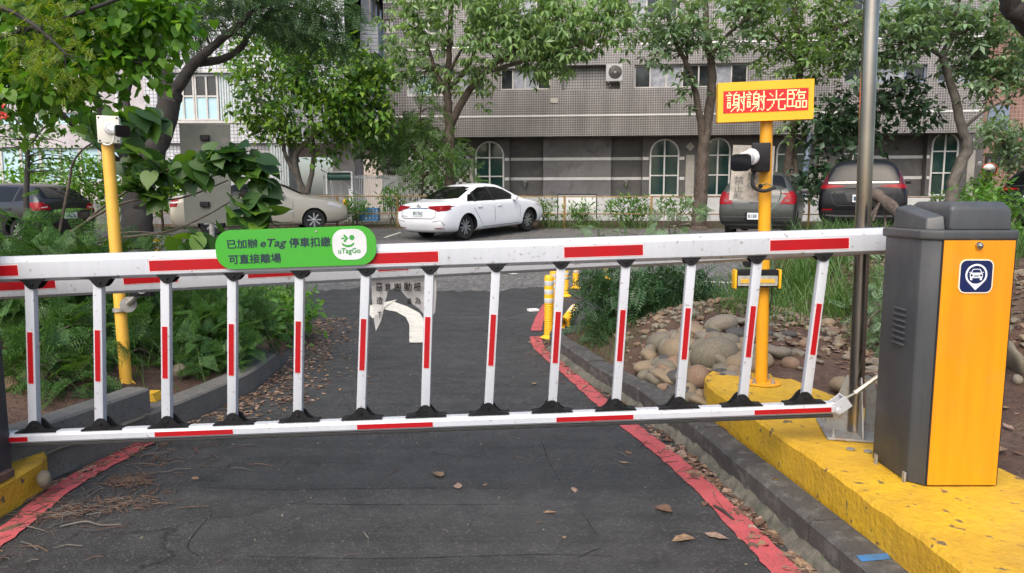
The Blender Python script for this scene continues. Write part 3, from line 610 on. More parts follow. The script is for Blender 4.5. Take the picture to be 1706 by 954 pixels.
GL = ["""..#.....#.....#.
...#...#......#.
#####.#####...#.
......#...#...#.
.###..#...######
......#####...#.
.###..#...#.#.#.
......#...#.#.#.
.###..#####..##.
.#.#..#..##..##.
.#.#.######...#.
.#.#.....##...#.
.###...##.#...#.
......#...#...#.
.....#...##.#.#.
....#....#...#..""", """.......#........
.......#........
..#....#....#...
...#...#...#....
....#..#..#.....
.......#........
.......#........
###############.
.....#...#......
.....#...#......
.....#...#......
....#....#......
....#....#....#.
...#.....#....#.
..#......#....#.
##........#####.""", """########.#......
#...#....#......
#...#...#######.
######..#.......
#....#.#.#####..
#....#...#...#..
#....#...#...#..
######...#####..
#...#...........
#...#..####.####
#...#..#..#.#..#
#...#..#..#.#..#
#...#..#..#.#..#
########..#.#..#
.......####.####
................"""]
red, ch = B(), B(); cols, rows_ = 68, 18; px_ = dw/cols; pz_ = dh/rows_; Fm = Matrix((uL, -nL, vL)).transposed()
on = set()
for gi, g in enumerate((0, 0, 1, 2)):
    for r, line in enumerate(GL[g].split('\n')):
        for c, t in enumerate(line):
            if t == '#': on.add((2+gi*16+c+(1 if gi > 1 else 0), r+1))
for c in range(cols):
    for r in range(rows_):
        p = dc+uL*((c+.5)*px_-dw/2)+vL*(dh/2-(r+.5)*pz_)+nL*.0025
        if (c, r) in on: ch.box(p, (px_*.93, .001, pz_*.93), Fm)
        elif R.random() < .93: red.box(p, (px_*.9, .001, pz_*.9), Fm)
red.obj('dim_pixels', M_['led_red'], scr); ch.obj('lit_characters', M_['led_char'], scr)
b = B(); b.box(cL+uL*(wL/2+.008)-nL*.03, (.022, .03, .025), Fm); b.obj('cable_gland', M_['black'], led)
# camera with black back box
cm = E('security_camera', P(1262, 263, YP-.05), 'white bullet camera with black hood on a black box strapped to the right yellow pole', 'camera')
bxc = P(1264, 263, YP-.02); b = B(); b.box(bxc+Vector((-.004, -.045, 0)), (.105, .10, .165), Matrix.Rotation(rad(-18), 3, 'Z'), bev=.008); b.obj('back_box', M_['black'], cm, True)
def bullet(par, p0, p1, r, wall, vis=.3):
    b = B(); d = (p1-p0).normalized(); b.tube([p0, p0.lerp(p1, .62), p1], [r*.9, r, r*1.02], 20); b.obj('camera_body', M_['cam_white'], par, True)
    u = d.cross(Vector((0, 0, 1))).normalized(); v = u.cross(d).normalized()
    b = B(); b.prism([(x*1.02, z) for x, z in rrect(r*2.25, r*2.0, r*.5)], p1-d*.005, u, v, d, .028); b.obj('hood', M_['glassblk'], par)
    b = B(); b.tube([wall, p0.lerp(wall, .35), p0.lerp(p1, .12)], [r*.5, r*.52, r*.6], 14); b.lathe([(0, .016), (r*.95, .014), (r*1.05, 0)], wall, (p0-wall), 20); b.obj('mount', M_['cam_white'], par, True)
bullet(cm, P(1245, 263, YP-.14), P(1235, 270, YP-.27), .046, P(1252, 261, YP-.10))
b = B(); b.tube(spline([P(1259, 281, YP-.06), P(1254, 295, YP-.07), P(1256, 311, YP-.08), P(1272, 318, YP-.08), P(1291, 312, YP-.06)], 8), .0105, 10); b.obj('conduit', M_['rubber'], cm, True)
b = B(); b.tube(spline([P(1268, 308, YP-.04), P(1280, 306, YP-.05), P(1288, 313, YP-.05)], 6), .0025, 6); b.tube(spline([P(1290, 312, YP-.05), P(1301, 318, YP-.03), P(1297, 335, YP+.0), P(1284, 352, YP), P(1285, 385, YP+.02), P(1288, 450, YP+.03)], 8), .0035, 6); b.obj('cable', pm('green_cable', (.12, .22, .17), rough=.5), cm)
b = B(); b.tube([P(1263, 247, YP)+Vector((.036*math.cos(rad(a)), .036*math.sin(rad(a)), .0)) for a in range(0, 361, 24)], .003, 6); b.obj('strap', M_['yellow_old'], cm)
fl = E('flood_light', P(1262, 464, YP-.06), 'black floodlight with yellow ends strapped across the yellow pole behind the fence', 'floodlight')
b = B(); c = P(1262, 464, YP-.085); b.box(c+Vector((0, .02, .0)), (.25, .045, .105), bev=.006); b.obj('housing', M_['black'], fl, True)
b = B(); b.box(c+Vector((0, -.004, -.012)), (.235, .004, .06)); b.obj('lens', pm('ribbed_lens', (.30, .30, .27), (.42, .42, .36), 40, .25), fl)
b = B(); b.box(c+Vector((0, -.0075, -.013)), (.20, .003, .022)); b.obj('led_strip', M_['yellow_old'], fl)
for s in (-1, 1): b = B(); b.box(c+Vector((s*.131, .018, -.002)), (.014, .062, .112), bev=.004); b.obj('end_cap', M_['yellow_sign'], fl, True)
b = B(); b.lathe([(.022, 0), (.022, .05), (0, .052)], P(1243, 437, YP-.03), (-.2, -1, 0), 14); b.box(P(1252, 440, YP-.03), (.07, .03, .035), bev=.004); b.obj('bracket', M_['black'], fl)
b = B(); b.tube(spline([c+Vector((.1, .04, -.06)), c+Vector((.11, .06, -.14)), c+Vector((.085, .09, -.24)), c+Vector((.06, .1, -.42))], 8), .004, 6); b.obj('cable', M_['rubber'], fl)
# weathered notice tied behind the pole
wb = E('weathered_board', P(1255, 290, YP+.06), 'sun-bleached beige board with faded grey Chinese characters tied behind the right yellow pole', 'board')
mf = pm('bleached_board', (.56, .53, .47), (.44, .41, .36), 7, .8, c3=(.33, .30, .25), bump=.2, bsc=60)
b = B(); q = [P(1222, 241, YP+.06), P(1291, 243, YP+.06), P(1285, 335, YP+.06), P(1215, 333, YP+.06)]; b.add(q+[p+Vector((0, .006, 0)) for p in q], [(0, 1, 2, 3), (7, 6, 5, 4), (0, 4, 5, 1), (1, 5, 6, 2), (2, 6, 7, 3), (3, 7, 4, 0)]); b.obj('panel', mf, wb)
mfi = pm('faded_ink', (.22, .22, .21), rough=.8)
for s, x0_, y0_, x1_, y1_ in (('禁', 1223, 293, 1239, 307), ('止', 1222, 309, 1237, 319), ('亂', 1222, 320, 1238, 331), ('嚴', 1245, 287, 1260, 301), ('停', 1244, 303, 1259, 318)):
    o_ = P(x0_, y1_, YP+.058); text('lettering', s, o_, P(x1_, y1_, YP+.058)-o_, P(x0_, y0_, YP+.058)-o_, mfi, wb, .0)

# ------------------------------------------------------------------ stainless pole with gusseted base
sb = GZ(1424, 722, .3); stp = E('steel_pole', sb, 'tall brushed stainless steel pole on a gusseted base plate beside the cabinet', 'pole')
top = P(1452, 0, sb.y); b = B(); dirn = (top-sb).normalized(); b.tube([sb+Vector((0, 0, .012)), sb+dirn*1.2, sb+dirn*4.2], .0335, 32); b.obj('tube', M_['steel'], stp, True)
rot = Matrix.Rotation(rad(-14), 3, 'Z'); b = B(); b.box(sb+Vector((.02, .02, .007)), (.32, .32, .010), rot, bev=.002); b.obj('base_plate', M_['galv'], stp)
for a in (180, 270, 0, 90):
    d = rot @ Vector((math.cos(rad(a)), math.sin(rad(a)), 0)); b = B(); n_ = d.cross(Vector((0, 0, 1)))
    b.prism([(.034, 0), (.145, 0), (.145, .012), (.055, .265), (.034, .275)], sb+Vector((.01, .01, .012))-n_*.003, d, (0, 0, 1), n_, .006); b.obj('gusset', M_['galv'], stp)
for sx, sy in ((-1, -1), (1, -1), (-1, 1), (1, 1)):
    c = sb+Vector((.02, .02, .012))+rot @ Vector((sx*.13, sy*.13, 0)); b = B(); b.lathe([(.02, 0), (.02, .003), (.013, .003), (.013, .013), (.006, .013), (.006, .034), (0, .035)], c, (0, 0, 1), 6); b.obj('bolt', M_['galv'], stp)
for i, (q, lab) in enumerate([((1417, 748), 'flat steel washer nearest the base plate on the yellow island'), ((1446, 752), 'steel washer lying close to the foot of the grey cabinet')]):
    p = GZ(*q, .302); b = B(); b.lathe([(.018, 0), (.018, .004), (.008, .004), (.008, 0)], p, (0, 0, 1), 16); tag(b.obj('washer', M_['galv']), lab, 'washer', 'washers on the island')
p = GZ(1292, 799, .151); b = B(); b.lathe([(.016, 0), (.016, .004), (.007, .004), (.007, 0)], p, (0, 0, 1), 16); tag(b.obj('washer', M_['chrome']), 'bright steel washer lying on the dark kerb stone', 'washer')

# ------------------------------------------------------------------ left yellow pole with camera box
lbp = P(211, 648, 4.62); lbp.z = .19
lp_ = E('yellow_pole', lbp, 'faded yellow pole leaning slightly behind the low wall on the left', 'pole')
ltp = P(179, 236, 4.75); b = B(); b.tube([lbp, ltp], .037, 24); b.obj('post', M_['yellow_old'], lp_, True)
for a in (20, 160, 270):
    b = B(); d = Vector((math.cos(rad(a)), math.sin(rad(a)), 0)); b.prism([(.034, 0), (.065, 0), (.034, .045)], lbp, d, (0, 0, 1), d.cross(Vector((0, 0, 1))), .008); b.obj('foot_gusset', M_['yellow_old'], lp_)
cc = E('security_camera', P(185, 217, 4.68), 'white bullet camera with black face on an ivory junction box topping the left pole', 'camera')
bx = P(182.5, 216.5, 4.74); b = B(); fr_ = Matrix.Rotation(rad(22), 3, 'Z'); b.box(bx, (.125, .085, .17), fr_, bev=.006); b.box(bx+fr_ @ Vector((0, -.05, 0)), (.128, .016, .173), fr_, bev=.006); jb = b.obj('junction_box', M_['white_plastic'], cc, True)
b = B()
for sx in (-1, 1):
    for sz in (-1, 1): b.lathe([(0, .002), (.006, .0015), (.006, 0)], bx+fr_ @ Vector((sx*.052, -.059, sz*.073)), fr_ @ Vector((0, -1, 0)), 8)
b.obj('box_screws', M_['black'], jb)
bullet(cc, P(190, 215, 4.55), P(203, 218, 4.42), .036, bx+fr_ @ Vector((.012, -.058, .006)))
b = B(); b.tube(spline([P(190, 226, 4.6), P(188, 237, 4.6), P(180, 241, 4.62), P(172, 239, 4.66)], 8), .006, 8); b.obj('cable', M_['white_plastic'], cc)
fl2 = E('flood_light', P(225, 490, 4.6), 'dark floodlight clamped low on the left yellow pole, partly behind the rail', 'floodlight')
b = B(); b.box(P(236, 482, 4.55), (.14, .06, .085), bev=.006); b.obj('housing', M_['black'], fl2, True)
b = B(); b.tube([P(236, 480, 4.517)+Vector((.033*math.cos(rad(a)), -.002, .033*math.sin(rad(a)))) for a in range(0, 361, 20)], .0035, 6); b.obj('lens_ring', M_['galv'], fl2)
b = B(); b.lathe([(0, .02), (.05, .018), (.05, -.018), (0, -.02)], P(214, 507, 4.62), (.4, -1, 0), 18); b.tube([P(214, 505, 4.6), P(228, 492, 4.58)], .02, 8); b.obj('bracket', M_['galv'], fl2)
b = B(); b.lathe([(.040, -.014), (.044, -.012), (.044, .012), (.040, .014)], P(200, 516, 4.65), (ltp-lbp), 20); b.obj('clamp', M_['galv'], fl2)

# ------------------------------------------------------------------ left cabinet, half outside the frame
q_ = GZ(22, 789, .16); lc_ = E('grey_cabinet', (q_.x-.2, q_.y+.2, .16), 'dark grey steel cabinet cut by the left edge of the photo, on the yellow plinth', 'cabinet')
Rz = Matrix.Rotation(0, 3, 'Z'); cx_ = q_+Rz @ Vector((-.17, -.15, 0))
b = B(); b.box(cx_+Vector((0, 0, .515)), (.34, .30, 1.02), Rz, bev=.008); b.obj('body', M_['box_grey'], lc_, True)
b = B(); b.box(cx_+Vector((0, 0, 1.07)), (.36, .32, .10), Rz, bev=.03); b.obj('lid', M_['box_grey'], lc_, True)
b = B(); b.box(cx_+Rz @ Vector((0, -.152, 0))+Vector((0, 0, .54)), (.26, .006, .90), Rz); b.obj('door', M_['box_door'], lc_)
b = B(); b.box(q_+Rz @ Vector((.014, -.12, .02)), (.03, .18, .035), Rz, bev=.004); b.obj('foot_bracket', pm('rusty_steel', (.16, .08, .05), (.07, .05, .045), 20, .85), lc_)

# ------------------------------------------------------------------ grey metal sign seen from behind
sgb = E('road_sign', Gh(350, 420), 'plain grey back of a tall metal sign on a post behind the leafy branch', 'sign')
YG = 8.2; b = B(); q = [(298, 206), (383, 207), (385, 371), (308, 372)]; q = [P(x, y, YG) for x, y in q]
b.add(q+[p+Vector((0, .01, 0)) for p in q], [(3, 2, 1, 0), (4, 5, 6, 7), (0, 1, 5, 4), (1, 2, 6, 5), (2, 3, 7, 6), (3, 0, 4, 7)]); b.obj('panel', M_['sign_back'], sgb)
pz = P(346, 330, YG-.04); b = B(); b.tube([(pz.x+.03, YG+.045, P(346, 222, YG).z), (pz.x, YG+.045, P(346, 330, YG).z), (pz.x-.02, YG+.045, H(pz.x, YG)-.1)], .03, 14); b.obj('post', M_['galv'], sgb, True)
for y_ in (229, 340): b = B(); b.box(P(341, y_, YG-.02), (.10, .035, .06), bev=.005); b.obj('clamp', M_['black'], sgb)

# ------------------------------------------------------------------ flexible bollards
def bollard(base_p, hh, label, lying=None):
    r = E('bollard', base_p, label, 'bollard', 'yellow flexible bollards by the lane mouth')
    b = B(); w = .048
    b.lathe([(w*1.9, 0), (w*1.9, .015), (w*1.3, .03), (w, .04)], base_p, (0, 0, 1), 20); b.obj('base', M_['yellow_sign'], r, True)
    prof = [(w, .035)]; z = .04
    while z < hh*.55: prof += [(w, z), (w*.94, z+.004), (w*.94, z+.012), (w, z+.016)]; z += .022
    prof += [(w, hh*.56), (w, hh*.95), (w*.9, hh*.985), (w*.7, hh), (0, hh)]
    b = B(); b.lathe(prof, base_p, (0, 0, 1), 20); b.obj('post', M_['yellow_sign'], r, True)
    for k in range(3):
        z = hh*(.57+.135*k); b = B(); b.lathe([(w*1.0, z), (w*1.025, z+.002), (w*1.025, z+hh*.07), (w*1.0, z+hh*.072)], base_p, (0, 0, 1), 20); b.obj('reflective_band', M_['logo_plate'], r, True)
    return r
def bolt_px(px, pyb, pyt, lab, Y=None):
    g = Gh(px, pyb) if Y is None else None
    if g is None: X = (px-853)/FPX*Y*1.0; g = Vector((X, Y, H(X, Y)))
    t = P(px, pyt, g.y).z; return bollard(Vector((g.x, g.y, g.z)), max(.45, t-g.z), lab)
bolt_px(915, 556, 458, 'nearest yellow bollard with white bands at the tip of the kerb', 7.25)
bolt_px(922, 520, 450, 'second yellow bollard, half hidden behind the nearest one')
bolt_px(942, 494, 446, 'third yellow bollard behind the fence baluster')
bolt_px(959, 481, 440, 'farthest yellow bollard, beside the dark green shrub')
bolt_px(1010, 466, 420, 'yellow bollard behind the leaves of the dark shrub')
bolt_px(262, 500, 440, 'yellow bollard in the grass behind the left bush, left one', 9.6)
bolt_px(408, 490, 430, 'yellow bollard in the weeds by the lot on the left', 10.4)
r = bollard(Vector((0, 0, 0)), .55, 'orange stained bollard knocked over on the ground behind the kerb tip')
fp = Gh(936, 552)
r.location = fp+Vector((0, 0, .075)); r.rotation_euler = (rad(78), 0, rad(160))
# ------------------------------------------------------------------ cars
M_['tyre'] = pm('tyre_rubber', (.012, .012, .012), (.02, .02, .02), 20, .75)
M_['rim'] = pm('alloy_rim', (.55, .56, .57), rough=.3, metal=.8)
M_['car_glass'] = pm('tinted_car_glass', (.006, .007, .007), rough=.04, rv=.01, spec=.25)
M_['car_black'] = pm('car_black_trim', (.012, .012, .013), rough=.4)
M_['seam'] = pm('panel_gap', (.03, .03, .03), rough=.7)
M_['lamp_red'] = pm('red_lamp_plastic', (.24, .004, .008), (.17, .003, .006), 14, .3, spec=.18)
M_['lamp_dark'] = pm('dark_red_lamp', (.09, .004, .008), rough=.25, coat=.1)
M_['lamp_clear'] = pm('clear_lamp', (.55, .52, .52), rough=.12)
M_['plate'] = pm('white_number_plate', (.66, .70, .72), rough=.4)
M_['plate_ink'] = pm('plate_ink', (.02, .06, .08), rough=.5)
def paint(name, c, metal=.0, rough=.25, coat=.35):
    m = pm(name, c, tuple(x*.95 for x in c), 3, rough, metal=metal, coat=coat, rv=.03); return m
def ring(y, wb, zb, wm, zm, wt, zt, wr, zr, zc, dy=None):
    pts = [(0, zb), (wb*.85, zb), (wb, zb+.09), (wm, zm), (wt, zt), (wt*.97-.008, zt+.035), (wr, zr), (wr*.55, zc), (0, zc+.008)]
    dy = dy or (0,)*9
    return [(x, y+d, z) for (x, z), d in zip(pts, dy)]
def loft(rings, wells, rw, hw):
    vs, fs = [], []; k = len(rings[0]); full = []
    for r in rings: full.append([(x, y, z) for x, y, z in r]+[(-x, y, z) for x, y, z in r[1:-1]][::-1])
    n = len(full[0]); vs = [p for r in full for p in r]
    for i in range(len(full)-1): fs += [(i*n+j, i*n+(j+1) % n, (i+1)*n+(j+1) % n, (i+1)*n+j) for j in range(n)]
    for base_, flip in ((0, True), ((len(full)-1)*n, False)):   # quad strips across the end caps
        for j in range(k-1):
            a, b_ = base_+j, base_+j+1; c_, d_ = base_+(n-j-1) % n, base_+(n-j) % n
            f = (a, b_, c_, d_) if j > 0 else (a, b_, c_)
            if j == k-2: f = (a, b_, d_)
            fs.append(f if flip else f[::-1])
    me = bpy.data.meshes.new('body'); me.from_pydata(vs, [], fs)
    bm = bmesh.new(); bm.from_mesh(me); bmesh.ops.recalc_face_normals(bm, faces=bm.faces[:]); bm.to_mesh(me); bm.free()
    o = bpy.data.objects.new('tmp_loft', me); COL.objects.link(o); md = o.modifiers.new('s', 'SUBSURF'); md.levels = md.render_levels = 3
    cut = []
    for (wy, wz) in wells:
        for s in (-1, 1):
            bb = B(); bb.lathe([(.0, -.08), (rw, -.08), (rw, .32), (.0, .32)], (s*hw, wy, wz), (-s, 0, 0), 32)
            c = bb.obj('tmp_cut', []); cut.append(c)
            bo = o.modifiers.new('b', 'BOOLEAN'); bo.operation = 'DIFFERENCE'; bo.object = c; bo.solver = 'EXACT'
    bpy.context.view_layer.update(); out = bpy.data.meshes.new_from_object(o.evaluated_get(bpy.context.evaluated_depsgraph_get()))
    for x in [o]+cut: bpy.data.objects.remove(x)
    out.materials.clear(); out.polygons.foreach_set('use_smooth', [True]*len(out.polygons)); out.set_sharp_from_angle(angle=rad(38))
    out.name = 'body'; return out
def bvh_of(me): return BVHTree.FromPolygons([v.co for v in me.vertices], [tuple(p.vertices) for p in me.polygons])
DIRS = {'rear': (Vector((0, 1, 0)), lambda u, v: Vector((u, -3, v))), 'front': (Vector((0, -1, 0)), lambda u, v: Vector((u, 9, v))),
        'right': (Vector((-1, 0, 0)), lambda u, v: Vector((4, u, v))), 'left': (Vector((1, 0, 0)), lambda u, v: Vector((-4, u, v))), 'top': (Vector((0, 0, -1)), lambda u, v: Vector((u, v, 4)))}
def decal(bvh, polys, dr, name, mat, parent, off=.004, g=.05, thick=0):
    d, of = DIRS[dr]; b = B()
    for poly in polys:
        pts = [Vector(p) for p in poly]; e = []
        for i in range(len(pts)):
            a, c = pts[i], pts[(i+1) % len(pts)]; k = max(1, int((c-a).length/g)); e += [a.lerp(c, j/k) for j in range(k)]
        lo = Vector((min(p.x for p in e), min(p.y for p in e))); hi = Vector((max(p.x for p in e), max(p.y for p in e)))
        gr = [Vector((lo.x+g*(i+.5), lo.y+g*(j+.5))) for i in range(int((hi.x-lo.x)/g)) for j in range(int((hi.y-lo.y)/g))]
        vs, _, fs, *_r = delaunay_2d_cdt(e+gr, [], [list(range(len(e)))], 1, 1e-5)
        P3 = []
        for v in vs:
            hit, nn, *_q = bvh.ray_cast(of(v.x, v.y), d); P3.append(None if hit is None else hit+(nn if nn.dot(d) < 0 else -nn)*off)
        ok = [f for f in fs if all(P3[i] is not None for i in f)]
        ok = [f for f in ok if max((P3[i]-P3[j]).length for i in f for j in f) < max(.25, g*4)]
        b.add([p or Vector((0, 0, 0)) for p in P3], ok)
    me = bpy.data.meshes.new(name); me.from_pydata([tuple(v) for v in b.v], [], b.f)
    bm = bmesh.new(); bm.from_mesh(me); bmesh.ops.delete(bm, geom=[v for v in bm.verts if not v.link_faces], context='VERTS')
    for f in bm.faces:
        f.smooth = True
        if f.normal.dot(d) > 0: f.normal_flip()
    bm.to_mesh(me); bm.free()
    o = bpy.data.objects.new(name, me); COL.objects.link(o); me.materials.append(mat); o.parent = parent; return o
def mirror(poly): return [(-x, z) for x, z in poly]
def line(pts, w=.012):
    out = []
    for a, c in zip(pts[:-1], pts[1:]):
        a, c = Vector(a), Vector(c); n = (c-a).normalized(); n = Vector((-n.y, n.x))*w/2
        out.append([tuple(a+n), tuple(a-n), tuple(c-n), tuple(c+n)])
    return out
_tyre = {}
def wheel(parent, x, y, r, s, spokes=10):
    b = B(); c = (x, y, r); w = .205
    b.lathe([(r*.64, -w/2), (r*.90, -w/2), (r*.985, -w*.36), (r, -w*.25), (r, w*.25), (r*.985, w*.36), (r*.90, w/2), (r*.64, w/2)], (x-s*w/2, y, r), (s, 0, 0), 36)
    t = b.obj('wheel', M_['tyre'], parent, True); b = B(); o_ = Vector((x, y, r))
    b.lathe([(r*.66, 0), (r*.68, .012), (r*.62, .012), (r*.58, -.03), (0, -.05)], o_-Vector((s*.012, 0, 0)), (s, 0, 0), 30)
    for k in range(spokes):
        a = 2*math.pi*k/spokes+.1*(k % 2); d = Vector((0, math.cos(a), math.sin(a))); n = Vector((0, -math.sin(a), math.cos(a)))
        b.prism([(-.016, .03), (.016, .03), (.021, r*.63), (-.021, r*.63)], o_-Vector((s*.03, 0, 0)), n, d, (s, 0, 0), .02)
    b.lathe([(0, .03), (.045, .026), (.055, 0)], o_-Vector((s*.03, 0, 0)), (s, 0, 0), 14)
    b.m = [1 if i < 30*4 else 0 for i in range(len(b.f))]; rm = b.obj('rim', [M_['rim'], M_['car_black']], t, True); return t
def car(label, name, spec, paintmat):
    root = E(name, (0, 0, 0), label, 'car', 'cars parked along the lot')
    me = loft(spec['rings'], [(y, spec['r']) for y in spec['wy']], spec['r']*1.08, spec['hw']); bv = bvh_of(me); body = link('body', me, root, [paintmat, M_['car_black']])
    for p_ in me.polygons:
        c_ = p_.center; p_.material_index = int(any((c_.y-wy_)**2+(c_.z-spec['r'])**2 < (spec['r']*1.085)**2 for wy_ in spec['wy']) and abs(c_.x) > spec['hw']-.45)
    # dark underside and wheel-arch liners
    b = B(); L_ = spec['L']; b.box((0, L_*.5, .30), (spec['hw']*1.45, L_*.86, .18)); b.obj('underbody', M_['car_black'], root)
    for y in spec['wy']:
        for s in (-1, 1): wheel(root, s*(spec['hw']-.115), y, spec['r'], s, spec.get('spokes', 10))
    for sd_ in ('left', 'right'):
        for poly in spec['side_glass']: decal(bv, [poly], sd_, 'side_window', M_['car_glass'], root, .004)
        for tr_ in spec.get('trim', ()): decal(bv, [tr_], sd_, 'window_trim', M_['car_black'], root, .003)
        decal(bv, [q for l in spec['seams'] for q in line(l)], sd_, 'door_gap', M_['seam'], body, .0025, .12)
        s = 1 if sd_ == 'right' else -1
        for (hy, hz) in spec['handles']:
            hit = bv.ray_cast(Vector((4*s, hy, hz)), Vector((-s, 0, 0)))[0]
            if hit:
                b = B(); b.box(hit+Vector((s*.018, 0, 0)), (.022, .19, .028), bev=.008); b.obj('door_handle', spec.get('handle_mat', paintmat), root, True)
        my, mz, mw = spec['mirror']; b = B(); b.box((s*(mw+.10), my, mz), (.19, .12, .125), bev=.045); mo = b.obj('mirror', spec.get('mirror_mat', paintmat), root, True)
        b = B(); b.box((s*(mw-.01), my+.02, mz-.07), (.09, .06, .05), bev=.012); b.obj('mirror_foot', M_['car_black'], mo, True)
    decal(bv, [spec['rear_glass']], 'rear', 'rear_window', M_['car_glass'], root, .004)
    decal(bv, [spec['windshield']], 'front', 'windshield', M_['car_glass'], root, .004)
    for s in (1, -1):
        for mat, rp, sp in spec['lamps']:
            o = decal(bv, [rp if s > 0 else mirror(rp)], 'rear', 'tail_light', M_[mat], root, .007, .03) if rp else None
            if sp: decal(bv, [sp], 'right' if s > 0 else 'left', 'tail_light', M_[mat], root, .007, .03)
        decal(bv, [spec['headlight']], 'right' if s > 0 else 'left', 'headlight', M_['lamp_clear'], root, .006, .04)
    for nm, mat, polys, dr in spec['extra']: decal(bv, polys, dr, nm, mat if not isinstance(mat, str) else M_[mat], root, .006, .06)
    pz, pw, ph, txt_ = spec['plate']; hit = bv.ray_cast(Vector((spec.get('px', 0), -3, pz)), Vector((0, 1, 0)))[0]
    b = B(); c = hit+Vector((0, -.022, 0)); b.box(c, (pw, .012, ph), bev=.004); pl_ = b.obj('number_plate', M_['plate'], root)
    text('plate_lettering', txt_, c+Vector((-pw*.44, -.008, -ph*.30)), (pw*.88, 0, 0), (0, 0, ph*.58), M_['plate_ink'], pl_, .02)
    return root, bv
def place(root, mid, heading, spec, zr=None, zf=None):
    hd = Vector(heading).normalized(); mx = sum(spec['wy'])/2; wb = abs(spec['wy'][1]-spec['wy'][0])
    r_ = Vector(mid)-Vector((hd.x, hd.y))*wb/2; f_ = Vector(mid)+Vector((hd.x, hd.y))*wb/2
    zr = H(r_.x, r_.y) if zr is None else zr; zf = H(f_.x, f_.y) if zf is None else zf
    pit = math.atan2(zf-zr, wb); rt = Matrix.Rotation(math.atan2(-hd.x, hd.y), 4, 'Z') @ Matrix.Rotation(pit, 4, 'X')
    root.matrix_world = Matrix.Translation((mid[0], mid[1], (zr+zf)/2+.004)) @ rt @ Matrix.Translation((0, -mx, 0))
def sedan_spec(L, hw, H_, wy, r, plate, belt=.93, trunk=1.08):
    k = H_/1.435; T = trunk
    q = lambda *a, **kw: ring(*a, **kw)
    rings = [q(0, .66, .30, .80, .52, .75, .84, .66, T-.12, T-.08, dy=(.10, .10, .05, 0, .05, .055, .09, .08, .07)),
             q(.05, .76, .27, .84, .53, .79, .86, .69, T-.07, T-.04, dy=(.06, .06, .03, 0, .03, .03, .06, .06, .06)),
             q(.22, .84, .22, hw-.01, .55, .84, belt-.03, .71, T-.02, T+.01), q(.55, .86, .20, hw, .58, .865, belt, .70, T, T+.03),
             q(.74, .87, .19, hw, .60, .87, belt+.01, .685, T+.03, T+.06), q(1.10, .87, .19, hw, .62, .875, belt+.015, .62, (T+1.40*k)/2-.01, (T+1.44*k)/2+.02),
             q(1.50, .87, .18, hw, .62, .875, belt+.015, .575, 1.345*k, 1.392*k), q(1.78, .87, .18, hw-.005, .62, .872, belt+.01, .57, 1.378*k, 1.425*k),
             q(2.3, .87, .18, hw-.01, .62, .87, belt, .575, 1.385*k, 1.438*k), q(2.72, .87, .18, hw-.01, .62, .87, belt-.005, .585, 1.34*k, 1.40*k),
             q(3.05, .87, .18, hw-.005, .62, .868, belt-.01, .62, 1.21*k, 1.28*k), q(3.36, .87, .18, hw, .62, .865, belt-.015, .67, 1.045*k, 1.10*k),
             q(3.52, .87, .19, hw, .60, .86, belt-.03, .70, .97*k, 1.0*k), q(3.9, .86, .20, hw, .58, .84, belt-.08, .68, .91*k, .955*k),
             q(4.22, .82, .21, hw-.04, .54, .80, belt-.15, .64, .85*k, .885*k), q(4.46, .72, .24, hw-.13, .50, .72, .70, .57, .78*k, .80*k),
             q(4.58, .62, .27, .70, .48, .64, .64, .50, .70, .72), q(4.63, .55, .30, .62, .46, .56, .58, .44, .63, .64)]
    sc = L/4.63; rings = [[(x, y*sc, z) for x, y, z in r_] for r_ in rings]
    return dict(L=L, hw=hw, rings=rings, wy=wy, r=r, plate=plate,
        side_glass=[[(1.02, belt+.075), (1.28, belt+.075), (1.34, 1.17*k), (1.22, 1.16*k)], [(1.36, belt+.07), (2.04, belt+.06), (2.04, 1.335*k), (1.72, 1.325*k), (1.44, 1.23*k)], [(2.12, belt+.06), (3.02, belt+.05), (2.98, 1.10*k), (2.74, 1.235*k), (2.46, 1.315*k), (2.12, 1.337*k)]],
        trim=[[(1.27, belt+.06), (1.37, belt+.06), (1.45, 1.24*k), (1.33, 1.19*k)], [(2.035, belt+.05), (2.125, belt+.05), (2.125, 1.345*k), (2.035, 1.345*k)]],
        seams=[[(2.08, .30), (2.08, belt+.02)], [(3.18, .32), (3.2, belt)], [(1.10, belt+.02), (1.25, .78), (1.52, .40), (1.60, .29)], [(1.6, .285), (3.16, .285)]],
        handles=[(1.45, .83), (2.28, .82)], mirror=(2.93, belt+.085, hw-.09),
        rear_glass=[(-.64, T+.075), (-.3, T+.06), (.3, T+.06), (.64, T+.075), (.52, 1.33*k), (.3, 1.365*k), (-.3, 1.365*k), (-.52, 1.33*k)],
        windshield=[(-.70, 1.05), (.70, 1.05), (.52, 1.33*k), (-.52, 1.33*k)], headlight=[(3.98*sc, .76), (4.40*sc, .64), (4.42*sc, .72), (4.1*sc, .84)], lamps=[], extra=[])
